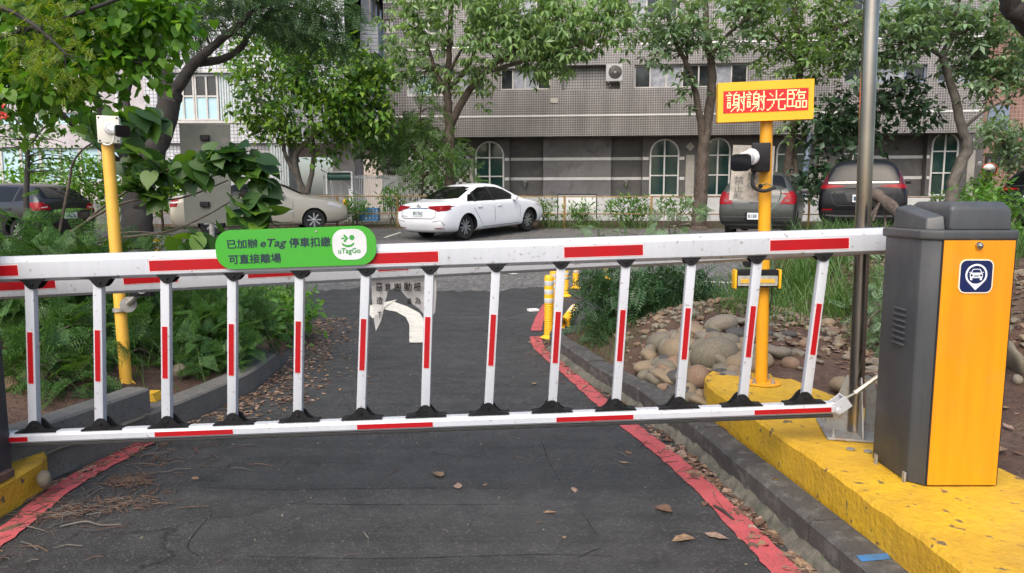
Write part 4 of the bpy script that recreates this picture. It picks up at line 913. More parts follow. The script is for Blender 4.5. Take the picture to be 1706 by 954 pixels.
# white sedan
sp = sedan_spec(4.63, .89, 1.435, (.98, 3.68), .335, (.735, .36, .15, 'BRV 7562'), .91, 1.0)
sp['lamps'] = [('lamp_red', [(.36, .855), (.56, .82), (.70, .775), (.84, .79), (.88, .90), (.70, .925), (.32, .91)], [(.03, .78), (.22, .80), (.40, .88), (.38, .92), (.04, .925)]), ('lamp_dark', [(.42, .865), (.58, .84), (.58, .885), (.40, .89)], None)]
sp['extra'] = [('garnish', 'chrome', [[(-.35, .845), (.35, .845), (.33, .875), (-.33, .875)]], 'rear'), ('trunk_gap', 'seam', [l for l in line([(-.62, .96), (-.60, .65), (-.52, .60), (.52, .60), (.60, .65), (.62, .96)], .014)], 'rear'),
               ('bumper_lip', M_['boom'], line([(-.78, .33), (-.4, .30), (.4, .30), (.78, .33)], .03), 'rear'), ('reflector', 'lamp_red', [[(.52, .335), (.78, .35), (.78, .375), (.52, .36)]], 'rear'), ('reflector', 'lamp_red', [[(-.52, .335), (-.78, .35), (-.78, .375), (-.52, .36)]], 'rear'),
               ('bumper_crease', 'seam', line([(.50, .52), (.78, .56), (.82, .44)], .01), 'rear'), ('bumper_crease', 'seam', line([(-.50, .52), (-.78, .56), (-.82, .44)], .01), 'rear')]
whitep = paint('white_car_paint', (.74, .76, .78), rough=.22)
car1, bv = car('white sedan parked at an angle in the middle of the lot beyond the fence', 'parked_car', sp, whitep)
def emblem(bv, root, x, z, w, mat=M_['chrome']):
    hit = bv.ray_cast(Vector((x, -3, z)), Vector((0, 1, 0)))[0]; b = B()
    for rx, rz, oz in ((w, w*.66, 0), (w*.36, w*.62, 0), (w*.75, w*.26, w*.28)):
        b.tube([hit+Vector((rx*math.cos(rad(a)), -.02, oz+rz*math.sin(rad(a)))) for a in range(0, 361, 20)], w*.09, 6)
    b.obj('emblem', mat, root, True)
emblem(bv, car1, 0, .915, .065)
hit = bv.ray_cast(Vector((-.5, -3, .66)), Vector((0, 1, 0)))[0]; text('model_lettering', 'COROLLA', hit+Vector((-.10, -.02, -.015)), (.22, 0, 0), (0, .0, .032), M_['seam'], car1)
place(car1, (-.97, 20.33), (.62, .785), sp)
# champagne sedan, older
sp2 = sedan_spec(4.80, .90, 1.48, (1.05, 3.77), .325, (.86, .32, .15, '3906 QF'), .95, 1.10); sp2['spokes'] = 8; sp2['handle_mat'] = M_['chrome']
sp2['lamps'] = [('lamp_red', [(.52, .80), (.80, .80), (.82, .89), (.54, .88)], [(.04, .80), (.22, .80), (.26, .90), (.06, .90)]), ('lamp_clear', [(.54, .885), (.82, .895), (.80, .935), (.55, .925)], [(.06, .905), (.26, .905), (.27, .935), (.08, .935)]), ('lamp_red', [(.55, .93), (.80, .94), (.78, .99), (.56, .98)], [(.08, .94), (.27, .94), (.25, .99), (.10, .99)])]
sp2['extra'] = [('trunk_gap', 'seam', line([(-.52, 1.05), (-.52, .70), (.52, .70), (.52, 1.05)], .012), 'rear'), ('side_moulding', M_['boom'], line([(1.6, .60), (3.2, .60)], .05), 'right'), ('side_moulding', M_['boom'], line([(1.6, .60), (3.2, .60)], .05), 'left'), ('bumper_strip', 'seam', line([(-.8, .60), (.8, .60)], .012), 'rear')]
beige = paint('champagne_car_paint', (.42, .385, .31), metal=.15, rough=.33)
car2, bv2 = car('beige sedan with pale hubs parked at left behind the metal sign and leaves', 'parked_car', sp2, beige); emblem(bv2, car2, 0, 1.0, .07)
place(car2, (-7.23, 20.75), (.913, .407), sp2)
def hatch_spec(L, hw, H_, wy, r, plate, belt=.97):
    k = H_/1.535
    q = ring
    rings = [q(0, .66, .36, .78, .56, .74, .80, .68, .92, .94, dy=(.10, .10, .05, 0, .03, .04, .07, .07, .06)), q(.05, .76, .30, .82, .56, .79, belt-.1, .72, 1.02, 1.04, dy=(.06, .06, .03, 0, .02, .03, .05, .05, .05)),
             q(.17, .82, .26, hw-.01, .58, .82, belt-.02, .72, 1.13, 1.16), q(.33, .83, .24, hw, .60, .835, belt, .67, 1.30*k, 1.34*k), q(.50, .84, .22, hw, .62, .845, belt+.01, .60, 1.44*k, 1.48*k),
             q(.72, .84, .20, hw, .62, .85, belt+.01, .575, 1.475*k, 1.52*k), q(1.2, .84, .19, hw, .62, .85, belt, .58, 1.485*k, 1.54*k), q(1.75, .84, .18, hw, .62, .85, belt-.01, .59, 1.48*k, 1.535*k), q(2.15, .84, .18, hw, .62, .85, belt-.02, .60, 1.43*k, 1.49*k),
             q(2.6, .84, .18, hw, .62, .845, belt-.03, .64, 1.24*k, 1.31*k), q(2.98, .84, .18, hw, .6, .84, belt-.04, .69, 1.05*k, 1.10*k), q(3.3, .83, .19, hw, .58, .83, belt-.07, .69, .98, 1.02), q(3.7, .80, .20, hw-.03, .55, .80, .82, .65, .91, .94),
             q(4.0, .70, .23, hw-.13, .5, .71, .70, .56, .80, .82), q(4.15, .55, .28, .64, .46, .58, .60, .46, .66, .67), q(4.2, .5, .3, .58, .45, .52, .55, .42, .6, .61)]
    sc = L/4.2; rings = [[(x, y*sc, z) for x, y, z in r_] for r_ in rings]
    return dict(L=L, hw=hw, rings=rings, wy=wy, r=r, plate=plate,
        side_glass=[[(y*sc, z) for y, z in p] for p in ([(.52, belt+.10), (.82, belt+.07), (.82, 1.40*k), (.66, 1.38*k)], [(.88, belt+.06), (1.55, belt+.05), (1.55, 1.43*k), (.88, 1.41*k)], [(1.63, belt+.05), (2.66, belt+.03), (2.42, 1.24*k), (2.1, 1.38*k), (1.63, 1.43*k)])],
        trim=[[(.815*sc, belt+.05), (.885*sc, belt+.05), (.885*sc, 1.42*k), (.815*sc, 1.41*k)], [(1.545*sc, belt+.04), (1.635*sc, belt+.04), (1.635*sc, 1.44*k), (1.545*sc, 1.44*k)]],
        seams=[[(1.6*sc, .3), (1.6*sc, belt)], [(2.72*sc, .32), (2.74*sc, belt)], [(.85*sc, belt), (.95*sc, .7), (1.15*sc, .4)], [(1.15*sc, .29), (2.7*sc, .29)]],
        handles=[(.98*sc, .86), (1.82*sc, .85)], mirror=(2.5*sc, belt+.09, hw-.07),
        rear_glass=[(-.56, 1.11), (.56, 1.11), (.62, 1.15), (.52, 1.40*k), (.4, 1.43*k), (-.4, 1.43*k), (-.52, 1.40*k), (-.62, 1.15)], windshield=[(-.72, 1.06), (.72, 1.06), (.54, 1.38*k), (-.54, 1.38*k)],
        headlight=[(3.6*sc, .74), (4.0*sc, .62), (4.02*sc, .72), (3.6*sc, .88)], lamps=[], extra=[])
sp3 = hatch_spec(4.25, .85, 1.535, (.76, 3.36), .315, (.52, .36, .15, '8188 Y6'))
sp3['lamps'] = [('lamp_red', [(.50, .80), (.80, .78), (.80, .96), (.76, 1.08), (.68, 1.06), (.58, .92)], [(.04, .78), (.28, .84), (.30, 1.0), (.12, 1.09)]), ('lamp_dark', [(.60, .84), (.70, .84), (.70, .92), (.62, .92)], None)]
sp3['extra'] = [('hatch_gap', 'seam', line([(-.64, .98), (-.46, .66), (.46, .66), (.64, .98)], .012), 'rear'), ('bumper_strip', 'chrome', line([(-.79, .50), (.79, .50)], .014), 'rear'), ('plate_recess', 'car_black', [[(-.25, .43), (.25, .43), (.23, .61), (-.23, .61)]], 'rear'),
                ('hatch_handle', 'car_black', [[(-.16, .80), (.16, .80), (.15, .84), (-.15, .84)]], 'rear'), ('bumper_edge', 'car_black', line([(-.8, .37), (.8, .37)], .05), 'rear')]
greyp = paint('grey_car_paint', (.045, .049, .046), metal=.15, rough=.3, coat=.2)
car3, bv3 = car('grey hatchback with red tail lamps parked behind the yellow sign pole', 'parked_car', sp3, greyp)
place(car3, (6.36, 18.06), (.42, .907), sp3, .57, .62)
def suv_spec(plate):
    hw = .915; belt = 1.08
    q = ring
    rings = [q(0, .70, .44, .82, .66, .79, .90, .74, 1.04, 1.06, dy=(.10, .10, .05, 0, .03, .03, .06, .06, .05)), q(.06, .80, .38, .87, .66, .84, belt-.14, .76, 1.12, 1.14, dy=(.06, .06, .03, 0, .02, .03, .04, .04, .04)),
             q(.16, .86, .34, hw-.01, .68, .87, belt-.04, .76, 1.24, 1.27), q(.28, .88, .30, hw, .70, .88, belt, .70, 1.49, 1.53), q(.40, .88, .28, hw, .70, .885, belt+.01, .655, 1.62, 1.67), q(.8, .88, .27, hw, .72, .885, belt+.01, .63, 1.63, 1.68),
             q(1.4, .88, .25, hw, .72, .885, belt, .635, 1.645, 1.70), q(2.0, .88, .25, hw, .72, .885, belt-.01, .64, 1.64, 1.695), q(2.45, .88, .25, hw, .72, .88, belt-.02, .65, 1.58, 1.64), q(2.9, .88, .25, hw, .72, .88, belt-.03, .68, 1.38, 1.45), q(3.25, .88, .25, hw, .7, .875, belt-.05, .73, 1.17, 1.22),
             q(3.6, .87, .26, hw, .68, .86, belt-.1, .73, 1.08, 1.12), q(4.1, .84, .28, hw-.03, .64, .83, .92, .69, 1.0, 1.04), q(4.42, .74, .3, hw-.12, .58, .74, .80, .6, .9, .92), q(4.56, .62, .34, .70, .54, .64, .68, .52, .74, .75), q(4.6, .56, .36, .62, .52, .57, .62, .46, .66, .67)]
    return dict(L=4.6, hw=hw, rings=rings, wy=(.95, 3.61), r=.36, plate=plate,
        side_glass=[[(.62, belt+.12), (.92, belt+.08), (.92, 1.52), (.76, 1.50)], [(.98, belt+.07), (1.80, belt+.06), (1.80, 1.56), (.98, 1.55)], [(1.88, belt+.06), (2.95, belt+.04), (2.7, 1.36), (2.38, 1.52), (1.88, 1.57)]],
        trim=[[(.915, belt+.06), (.985, belt+.06), (.985, 1.55), (.915, 1.54)], [(1.79, belt+.05), (1.89, belt+.05), (1.89, 1.575), (1.79, 1.575)]],
        seams=[[(1.84, .4), (1.84, belt)], [(3.0, .4), (3.02, belt)], [(.95, belt), (1.1, .8), (1.35, .5)], [(1.35, .38), (3.0, .38)]], handles=[(1.1, .97), (2.08, .96)], mirror=(2.78, belt+.12, hw-.07), mirror_mat=M_['car_black'],
        rear_glass=[(-.62, 1.22), (.62, 1.22), (.66, 1.27), (.57, 1.50), (.45, 1.53), (-.45, 1.53), (-.57, 1.50), (-.66, 1.27)], windshield=[(-.74, 1.2), (.74, 1.2), (.58, 1.54), (-.58, 1.54)],
        headlight=[(4.0, .9), (4.4, .78), (4.42, .86), (4.0, 1.0)],
        lamps=[('lamp_red', [(.32, 1.10), (.60, 1.07), (.86, 1.05), (.85, 1.13), (.72, 1.15), (.50, 1.135)], [(.05, 1.04), (.24, 1.08), (.26, 1.13), (.10, 1.15)]), ('lamp_dark', [(.72, 1.155), (.85, 1.135), (.78, 1.28), (.70, 1.56), (.665, 1.555), (.715, 1.30)], None)],
        extra=[('chrome_strip', 'chrome', line([(-.70, 1.185), (.70, 1.185)], .024), 'rear'), ('hatch_gap', 'seam', line([(-.66, 1.02), (-.58, .76), (-.5, .70), (.5, .70), (.58, .76), (.66, 1.02)], .012), 'rear'), ('bumper_cladding', 'car_black', [[(-.85, .42), (.85, .42), (.84, .60), (-.84, .60)]], 'rear'),
               ('bumper_strip', 'chrome', line([(-.78, .50), (-.5, .48), (.5, .48), (.78, .50)], .035), 'rear'), ('reflector', 'lamp_red', [[(.58, .58), (.80, .58), (.80, .63), (.60, .63)]], 'rear'), ('reflector', 'lamp_red', [[(-.58, .58), (-.80, .58), (-.80, .63), (-.60, .63)]], 'rear'), ('plate_recess', 'car_black', [[(-.28, .78), (.28, .78), (.36, .97), (-.36, .97)]], 'rear')])
sp4 = suv_spec((.85, .38, .155, 'BPQ 2079')); sp4['plate'] = (.85, .38, .155, 'BP')
darkp = pm('dark_blue_grey_car_paint', (.006, .0063, .008), rough=.3, rv=.03, spec=.25, coat=.05)
car4, bv4 = car('dark grey SUV with tall red tail lamps parked behind the steel pole', 'parked_car', sp4, darkp)
hit = bv4.ray_cast(Vector((-.5, -3, .98)), Vector((0, 1, 0)))[0]; text('model_lettering', 'CRV', hit+Vector((-.12, -.02, -.02)), (.26, 0, 0), (0, 0, .045), M_['chrome'], car4, 0, .2)
place(car4, (8.8, 18.0), (.454, .891), sp4, .60, .66); car4.scale = (1, 1, 1.05)
sp5 = hatch_spec(4.3, .87, 1.50, (.80, 3.42), .32, (.70, .36, .15, 'ASE')); sp5['lamps'] = [('lamp_red', [(.50, .86), (.84, .82), (.86, .98), (.78, 1.02), (.55, .96)], [(.04, .82), (.40, .94), (.42, 1.0), (.08, 1.03)]), ('lamp_clear', [(.56, .90), (.74, .88), (.74, .91), (.58, .93)], None)]
sp5['plate'] = (.70, .36, .15, 'AS'); sp5['extra'] = [('bumper_edge', 'car_black', [[(-.8, .33), (.8, .33), (.8, .50), (-.8, .50)]], 'rear'), ('hatch_gap', 'seam', line([(-.66, .98), (-.5, .6), (.5, .6), (.66, .98)], .012), 'rear')]
blackp = paint('black_car_paint', (.022, .023, .026), metal=.3, rough=.18)
car5, bv5 = car('black hatchback at the far left, half hidden by the fern-leaved bush', 'parked_car', sp5, blackp)
place(car5, (-13.1, 18.6), (-.96, .28), sp5)
car6 = car4.copy(); COL.objects.link(car6); car6['label'] = 'dark SUV cut by the right edge of the photo, above the cabinet lid'
for c in car4.children:
    d = c.copy(); COL.objects.link(d); d.parent = car6; d.matrix_parent_inverse = c.matrix_parent_inverse.copy()
    for g in c.children: q = g.copy(); COL.objects.link(q); q.parent = d
place(car6, (15.3, 19.4), (.9, .44), sp4)
# ------------------------------------------------------------------ buildings
KB = .10; ANG = -math.atan(KB)
M_['tile'] = tilemat('grey_mosaic_tile', (.112, .099, .096), (.145, .128, .125), (.36, .345, .33), .085, .12, .4)
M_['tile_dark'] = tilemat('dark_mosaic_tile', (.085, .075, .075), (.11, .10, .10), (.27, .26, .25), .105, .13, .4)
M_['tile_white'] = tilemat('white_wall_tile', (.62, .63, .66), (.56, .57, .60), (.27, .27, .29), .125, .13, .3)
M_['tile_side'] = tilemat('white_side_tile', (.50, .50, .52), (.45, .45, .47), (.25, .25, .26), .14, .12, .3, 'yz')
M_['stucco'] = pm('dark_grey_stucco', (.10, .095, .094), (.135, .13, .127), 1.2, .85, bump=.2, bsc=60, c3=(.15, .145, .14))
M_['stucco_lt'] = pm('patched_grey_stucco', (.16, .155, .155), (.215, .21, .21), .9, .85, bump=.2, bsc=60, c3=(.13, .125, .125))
M_['white_trim'] = pm('white_trim', (.70, .69, .67), (.62, .61, .59), 4, .6)
M_['pink_wall'] = pm('pale_pinkish_wall', (.46, .42, .43), (.38, .35, .36), .6, .7, c3=(.33, .31, .31))
M_['frame_w'] = pm('aluminium_window_frame', (.52, .50, .47), rough=.5)
M_['frame_blue'] = pm('blue_grey_frame', (.20, .24, .32), rough=.5)
M_['pane_dark'] = pm('dark_window_pane', (.012, .014, .016), (.03, .033, .036), 1.5, .08, rv=.02)
M_['pane_green'] = pm('green_tinted_pane', (.010, .034, .032), (.02, .055, .05), 1.2, .10, rv=.02)
M_['pane_curtain'] = pm('curtained_pane', (.36, .37, .40), (.22, .23, .26), 5, .18, rv=.04)
M_['pane_blue'] = pm('frosted_blue_pane', (.42, .60, .66), (.36, .54, .62), 2, .2, rv=.03)
M_['corrug'] = pm('corrugated_sheet', (.50, .55, .56), (.42, .47, .48), 8, .5)
M_['cream_stone'] = pm('cream_stone', (.46, .43, .38), (.38, .355, .31), 6, .75)
M_['tan'] = pm('tan_far_wall', (.50, .42, .35), (.42, .35, .29), 1, .8)
M_['brick'] = tilemat('red_brown_brick', (.20, .10, .075), (.26, .14, .10), (.30, .25, .22), .16, .07, .8)
chk, N, L, bbn = newmat('black_white_checker'); tcn = N.new('ShaderNodeTexCoord').outputs['Object']; mpn = N.new('ShaderNodeMapping'); mpn.inputs['Location'].default_value = (.01, .5, .01); mpn.inputs['Scale'].default_value = (1, 0, 1); L.new(tcn, mpn.inputs[0])
ckn = N.new('ShaderNodeTexChecker'); ckn.inputs['Scale'].default_value = 1/.145; ckn.inputs[1].default_value = (.55, .54, .52, 1); ckn.inputs[2].default_value = (.03, .03, .03, 1); L.new(mpn.outputs[0], ckn.inputs[0]); L.new(ckn.outputs[0], bbn.inputs['Base Color']); bbn.inputs['Roughness'].default_value = .5
M_['checker'] = chk
class Facade:
    """vertical plane through (0, Y0) turned by ang; local x along it, y into the building"""
    def __init__(s, Y0, ang, root_name, label, cat='building'):
        s.Y0, s.ang = Y0, ang; s.u = Vector((math.cos(ang), math.sin(ang), 0)); s.n = Vector((-s.u.y, s.u.x, 0))
        s.root = bpy.data.objects.new(root_name, None); COL.objects.link(s.root); s.root.location = (0, Y0, 0); s.root.rotation_euler = (0, 0, ang); tag(s.root, label, cat)
    def F(s, px, py, dep=0):
        d = ray(px, py); o = Vector((0, 0, CAMZ)); p0 = Vector((0, s.Y0, 0))+s.n*dep
        t = (p0-o).dot(s.n)/d.dot(s.n); q = o+d*t-Vector((0, s.Y0, 0))
        return (q.dot(s.u), q.z)
    def rect(s, x0, y0, x1, y1, dep=0):   # photo box -> (u0, u1, z0, z1)
        xm, ym = (x0+x1)/2, (y0+y1)/2
        return (s.F(x0, ym, dep)[0], s.F(x1, ym, dep)[0], s.F(xm, y1, dep)[1], s.F(xm, y0, dep)[1])
    def obj(s, b, name, mat, parent=None, smooth=False):
        o = b.obj(name, mat, None, smooth); o.parent = parent or s.root; return o
    def wall(s, name, u0, u1, z0, z1, mat, holes=(), dep=0, th=.22):
        us = sorted({u0, u1, *[x for hl in holes for x in hl[:2] if u0 < x < u1]}); zs = sorted({z0, z1, *[x for hl in holes for x in hl[2:4] if z0 < x < z1]}); b = B()
        for i in range(len(us)-1):
            for j in range(len(zs)-1):
                cu, cz = (us[i]+us[i+1])/2, (zs[j]+zs[j+1])/2
                if any(a < cu < c and d < cz < e for a, c, d, e in [hl[:4] for hl in holes]): continue
                b.add([(us[i], dep, zs[j]), (us[i+1], dep, zs[j]), (us[i+1], dep, zs[j+1]), (us[i], dep, zs[j+1])], [(0, 1, 2, 3)])
        for a, c, d, e in [hl[:4] for hl in holes]:
            for q in ([(a, d), (c, d)], [(c, d), (c, e)], [(c, e), (a, e)], [(a, e), (a, d)]):
                b.add([(q[0][0], dep, q[0][1]), (q[1][0], dep, q[1][1]), (q[1][0], dep+th, q[1][1]), (q[0][0], dep+th, q[0][1])], [(0, 1, 2, 3)])
        b.add([(u0, dep, z0), (u1, dep, z0), (u1, dep+8, z0), (u0, dep+8, z0)], [(0, 1, 2, 3)])
        b.add([(u1, dep, z0), (u1, dep+8, z0), (u1, dep+8, z1), (u1, dep, z1)], [(0, 1, 2, 3)]); b.add([(u0, dep, z0), (u0, dep+8, z0), (u0, dep+8, z1), (u0, dep, z1)], [(0, 1, 2, 3)])
        b.add([(u0, dep, z1), (u1, dep, z1), (u1, dep+8, z1), (u0, dep+8, z1)], [(0, 1, 2, 3)])
        return s.obj(b, name, mat)
    def window(s, r, panes, dep=.1, frame='frame_w', fw=.045, mid=None):
        u0, u1, z0, z1 = r; b = B(); n = len(panes); g = .003
        b.box(((u0+u1)/2, dep, z0+fw/2+g), (u1-u0-2*g, .07, fw)); b.box(((u0+u1)/2, dep, z1-fw/2-g), (u1-u0-2*g, .07, fw))
        for k in range(n+1):
            u = u0+(u1-u0)*k/n; u = min(max(u, u0+fw/2+g), u1-fw/2-g); b.box((u, dep+.002, (z0+z1)/2), (fw, .06, z1-z0-2*fw-2*g))
        if mid: b.box(((u0+u1)/2, dep+.004, z0+(z1-z0)*mid), (u1-u0-2*fw-2*g, .05, fw))
        fr = s.obj(b, 'window', M_[frame]); 
        for k, p in enumerate(panes):
            a = u0+(u1-u0)*k/n+fw*.4; c = u0+(u1-u0)*(k+1)/n-fw*.4
            pp = p if isinstance(p, tuple) else (p,)
            for q, pm_ in enumerate(pp):
                za = z0+(z1-z0)*((mid or .5) if q == 1 else 0)+fw*.3; zb = z0+(z1-z0)*((mid or .5) if (q == 0 and len(pp) == 2) else 1)-fw*.3
                b = B(); b.box(((a+c)/2, dep+.012+.012*(k % 2), (za+zb)/2), (c-a, .006, zb-za)); s.obj(b, 'pane', M_[pm_], fr)
        return fr
A = Facade(27, ANG, 'apartment_building', 'grey mosaic tiled apartment building with white floor lines above an arcade of arched windows')
uL0, _ = A.F(741, 150); uR, _ = A.F(1642, 150); zb = A.F(1100, 225)[1]; ZTOP = 13.5
H1 = {}; rows = [((833, 113, 917, 149), ['pane_dark', 'pane_curtain', 'pane_curtain', 'pane_dark'], 'frame_w'), ((756, 118, 808, 152), ['pane_curtain', 'pane_dark'], 'frame_w'),
    ((1057, 106, 1247, 145), ['pane_dark', 'pane_curtain', 'pane_curtain', 'pane_dark', 'pane_dark', 'pane_curtain', 'pane_dark'], 'frame_w'),
    ((1408, 108, 1545, 137), ['pane_dark', 'pane_curtain', 'pane_curtain', 'pane_dark'], 'frame_blue'), ((1563, 108, 1640, 135), ['pane_dark', 'pane_curtain', 'pane_dark'], 'frame_blue'),
    ((1052, -10, 1130, 30), ['pane_curtain', 'pane_dark', 'pane_dark'], 'frame_w'), ((1190, -12, 1330, 28), ['pane_curtain', 'pane_dark', 'pane_curtain', 'pane_dark'], 'frame_w'), ((840, -8, 920, 34), ['pane_dark', 'pane_curtain', 'pane_dark'], 'frame_w'), ((1405, -12, 1545, 22), ['pane_dark', 'pane_curtain', 'pane_curtain', 'pane_dark'], 'frame_blue')]
recs = [A.rect(*r[0]) for r in rows]; rec = A.rect(936, 108, 1033, 149)
upper = A.wall('upper_wall', uL0, uR, zb, ZTOP, M_['tile'], recs+[rec], 0, .35)
for r, q in zip(rows, recs): A.window(q, r[1], .14, r[2], .05)
b = B(); u0, u1, z0, z1 = rec; b.add([(u0, .35, z0), (u1, .35, z0), (u1, .35, z1), (u0, .35, z1)], [(0, 1, 2, 3)]); A.obj(b, 'recess_wall', tilemat('pale_mosaic_tile', (.36, .34, .33), (.33, .31, .30), (.12, .115, .11), .105, .12, .4))
for py0, py1 in ((196.5, 187), ):
    z = A.F(1100, 190.5)[1]; b = B(); b.box(((uL0+uR)/2, -.008, z), (uR-uL0, .016, .055)); A.obj(b, 'white_band', M_['white_trim'])
z = A.F(1000, 74)[1]; b = B(); b.box(((uL0+uR)/2, -.008, z), (uR-uL0, .016, .055)); A.obj(b, 'white_band', M_['white_trim'])
r = A.rect(917, 163, 929, 171); b = B(); b.box(((r[0]+r[1])/2, -.01, (r[2]+r[3])/2), (r[1]-r[0], .03, r[3]-r[2])); A.obj(b, 'wall_plate', M_['cream_stone'])
# recessed left bay
u_a = A.F(640, 100, .9)[0]; u_b = uL0+.0
hl = [A.rect(641, 32, 655, 55, .9), A.rect(641, 128, 655, 146, .9), A.rect(672, 20, 735, 57, .9), A.rect(677, 122, 740, 160, .9)]
zb2 = A.F(690, 228, .9)[1]
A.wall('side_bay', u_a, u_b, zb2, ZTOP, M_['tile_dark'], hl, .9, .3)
for q, ps in zip(hl, (['pane_curtain', 'pane_dark', 'pane_curtain'], ['pane_dark', 'pane_dark'], ['pane_curtain', 'pane_curtain', 'pane_dark'], ['pane_curtain', 'pane_blue', 'pane_curtain'])): A.window(q, ps, 1.0, 'frame_w', .07)
for py in (83, 194, 2): z = A.F(690, py, .9)[1]; b = B(); b.box(((u_a+u_b)/2, .892, z), (u_b-u_a, .016, .05)); A.obj(b, 'white_band', M_['white_trim'])
# arcade level, set back under the overhang
D = .75; zg = .4; g0 = A.F(785, 280, D)[0]; gR = A.F(1637, 280, D)[0]
arch = [(792, 840, 235), (1082, 1131, 231), (1174, 1216, 229), (1292, 1344, 227), (1398, 1440, 226), (1549, 1594, 220)]
b = B()
def panel(x0, x1, dep, mat, name, z0=zg, z1=zb+.3):
    u0, u1 = A.F(x0, 280, dep)[0], A.F(x1, 280, dep)[0]; b = B(); b.box(((u0+u1)/2, dep+1.0, (z0+z1)/2), (u1-u0, 2.0, z1-z0)); A.obj(b, name, M_[mat]); return u0, u1
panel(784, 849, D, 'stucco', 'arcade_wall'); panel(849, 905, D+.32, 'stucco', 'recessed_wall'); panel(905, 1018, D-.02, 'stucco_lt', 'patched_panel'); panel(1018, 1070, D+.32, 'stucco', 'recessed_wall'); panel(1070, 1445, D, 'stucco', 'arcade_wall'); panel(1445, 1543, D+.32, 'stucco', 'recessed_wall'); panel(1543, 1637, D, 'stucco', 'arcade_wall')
u0 = A.F(676, 280, D+.2)[0]; u1 = A.F(784, 280, D+.2)[0]; zc = A.F(730, 237, D+.2)[1]
b = B(); b.box(((u0+u1)/2, D+.5, (zg+zc)/2), (u1-u0, .6, zc-zg)); A.obj(b, 'checker_wall', M_['checker'])
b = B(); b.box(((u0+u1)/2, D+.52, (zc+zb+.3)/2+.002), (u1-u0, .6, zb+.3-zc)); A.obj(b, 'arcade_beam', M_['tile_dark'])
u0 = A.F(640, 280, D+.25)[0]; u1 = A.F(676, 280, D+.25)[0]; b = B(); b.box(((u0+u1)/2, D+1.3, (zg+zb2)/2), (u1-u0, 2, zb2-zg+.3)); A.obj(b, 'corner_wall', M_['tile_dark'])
def stripe(x0, x1, py, dep, hh=.11):
    u0, u1 = A.F(x0, py, dep)[0], A.F(x1, py, dep)[0]; z = A.F(960, py, dep)[1]; b = B(); b.box(((u0+u1)/2, dep-.012, z), (u1-u0, .024, hh)); A.obj(b, 'white_stripe', M_['white_trim'])
for py in (264.5, 297.5):
    for x0, x1, dd in ((841, 848.5, D), (849.5, 904, D+.32), (905, 1018, D-.02), (1018.5, 1070, D+.32), (1070.5, 1081, D), (1132, 1140, D), (1446, 1542, D+.32), (1543.5, 1548, D)): stripe(x0, x1, py, dd)
u0, u1 = A.F(784, 330, D)[0], A.F(1637, 330, D)[0]; zt = A.F(1000, 327, D-.1)[1]; b = B(); b.box(((u0+u1)/2, D-.06, (zt+.2)/2), (u1-u0, .13, zt-.2)); A.obj(b, 'plinth_course', M_['white_trim'])
for x0, x1, yt in arch:
    u0, u1 = A.F(x0, 280, D)[0], A.F(x1, 280, D)[0]; w = u1-u0; cx = (u0+u1)/2; r_ = w/2; zt_ = A.F((x0+x1)/2, yt, D)[1]; zs = zt_-r_; zb_ = zt+.02
    prof = lambda rr, z0: [(cx-rr, z0), (cx+rr, z0)]+[(cx+rr*math.cos(rad(a)), zs+rr*math.sin(rad(a))) for a in range(0, 181, 12)]
    b = B(); o_, i_ = prof(r_, zb_), prof(r_-.055, zb_+.055); n = len(o_)
    b.add([(x, D-.05, z) for x, z in o_]+[(x, D-.05, z) for x, z in i_]+[(x, D+.0, z) for x, z in o_]+[(x, D+.0, z) for x, z in i_],
          [(i, (i+1) % n, n+(i+1) % n, n+i) for i in range(n)]+[(i, (i+1) % n, 2*n+(i+1) % n, 2*n+i) for i in range(n)]+[(n+i, n+(i+1) % n, 3*n+(i+1) % n, 3*n+i) for i in range(n)])
    b.box((cx, D-.03, (zb_+zt_)/2), (.055, .035, zt_-zb_-.07))
    for t in (.36, .70): b.box((cx, D-.028, zb_+(zt_-zb_)*t), (w-.1, .03, .045))
    fr = A.obj(b, 'arched_window', M_['white_trim'])
    b = B(); i2 = prof(r_-.04, zb_+.04); b.add([(x, D-.008, z) for x, z in i2], [tuple(range(n))]); A.obj(b, 'pane', M_['pane_green'], fr)
for x0, y0, x1, y1 in ((1142, 258, 1156, 330), (1363, 262, 1376, 330), (1610, 250, 1622, 330), (783, 263, 789, 318)):
    r = A.rect(x0, y0, x1, y1, D); b = B(); b.box(((r[0]+r[1])/2, D-.012, (r[2]+r[3])/2), (r[1]-r[0], .03, r[3]-r[2])); A.obj(b, 'cream_pilaster', M_['cream_stone'])
for x, y in ((1150, 244), (1361, 238), (1619, 235), (785, 250)):
    u, z = A.F(x, y, D); b = B(); k = .165; b.prism([(-k, 0), (0, -k), (k, 0), (0, k)], (u, D-.022, z), (1, 0, 0), (0, 0, 1), (0, 1, 0), .025); A.obj(b, 'diamond_tile', M_['cream_stone'])
for x, y in ((875, 305), (1043, 304)):
    u, z = A.F(x, y, D+.3); b = B(); b.lathe([(0, .13), (.02, .12), (.09, .05), (.075, .04), (.045, -.10), (.01, -.16), (0, -.17)], (u, D+.22, z), (0, 0, 1), 6); b.box((u, D+.28, z), (.04, .1, .04)); A.obj(b, 'wall_lantern', M_['galv'])
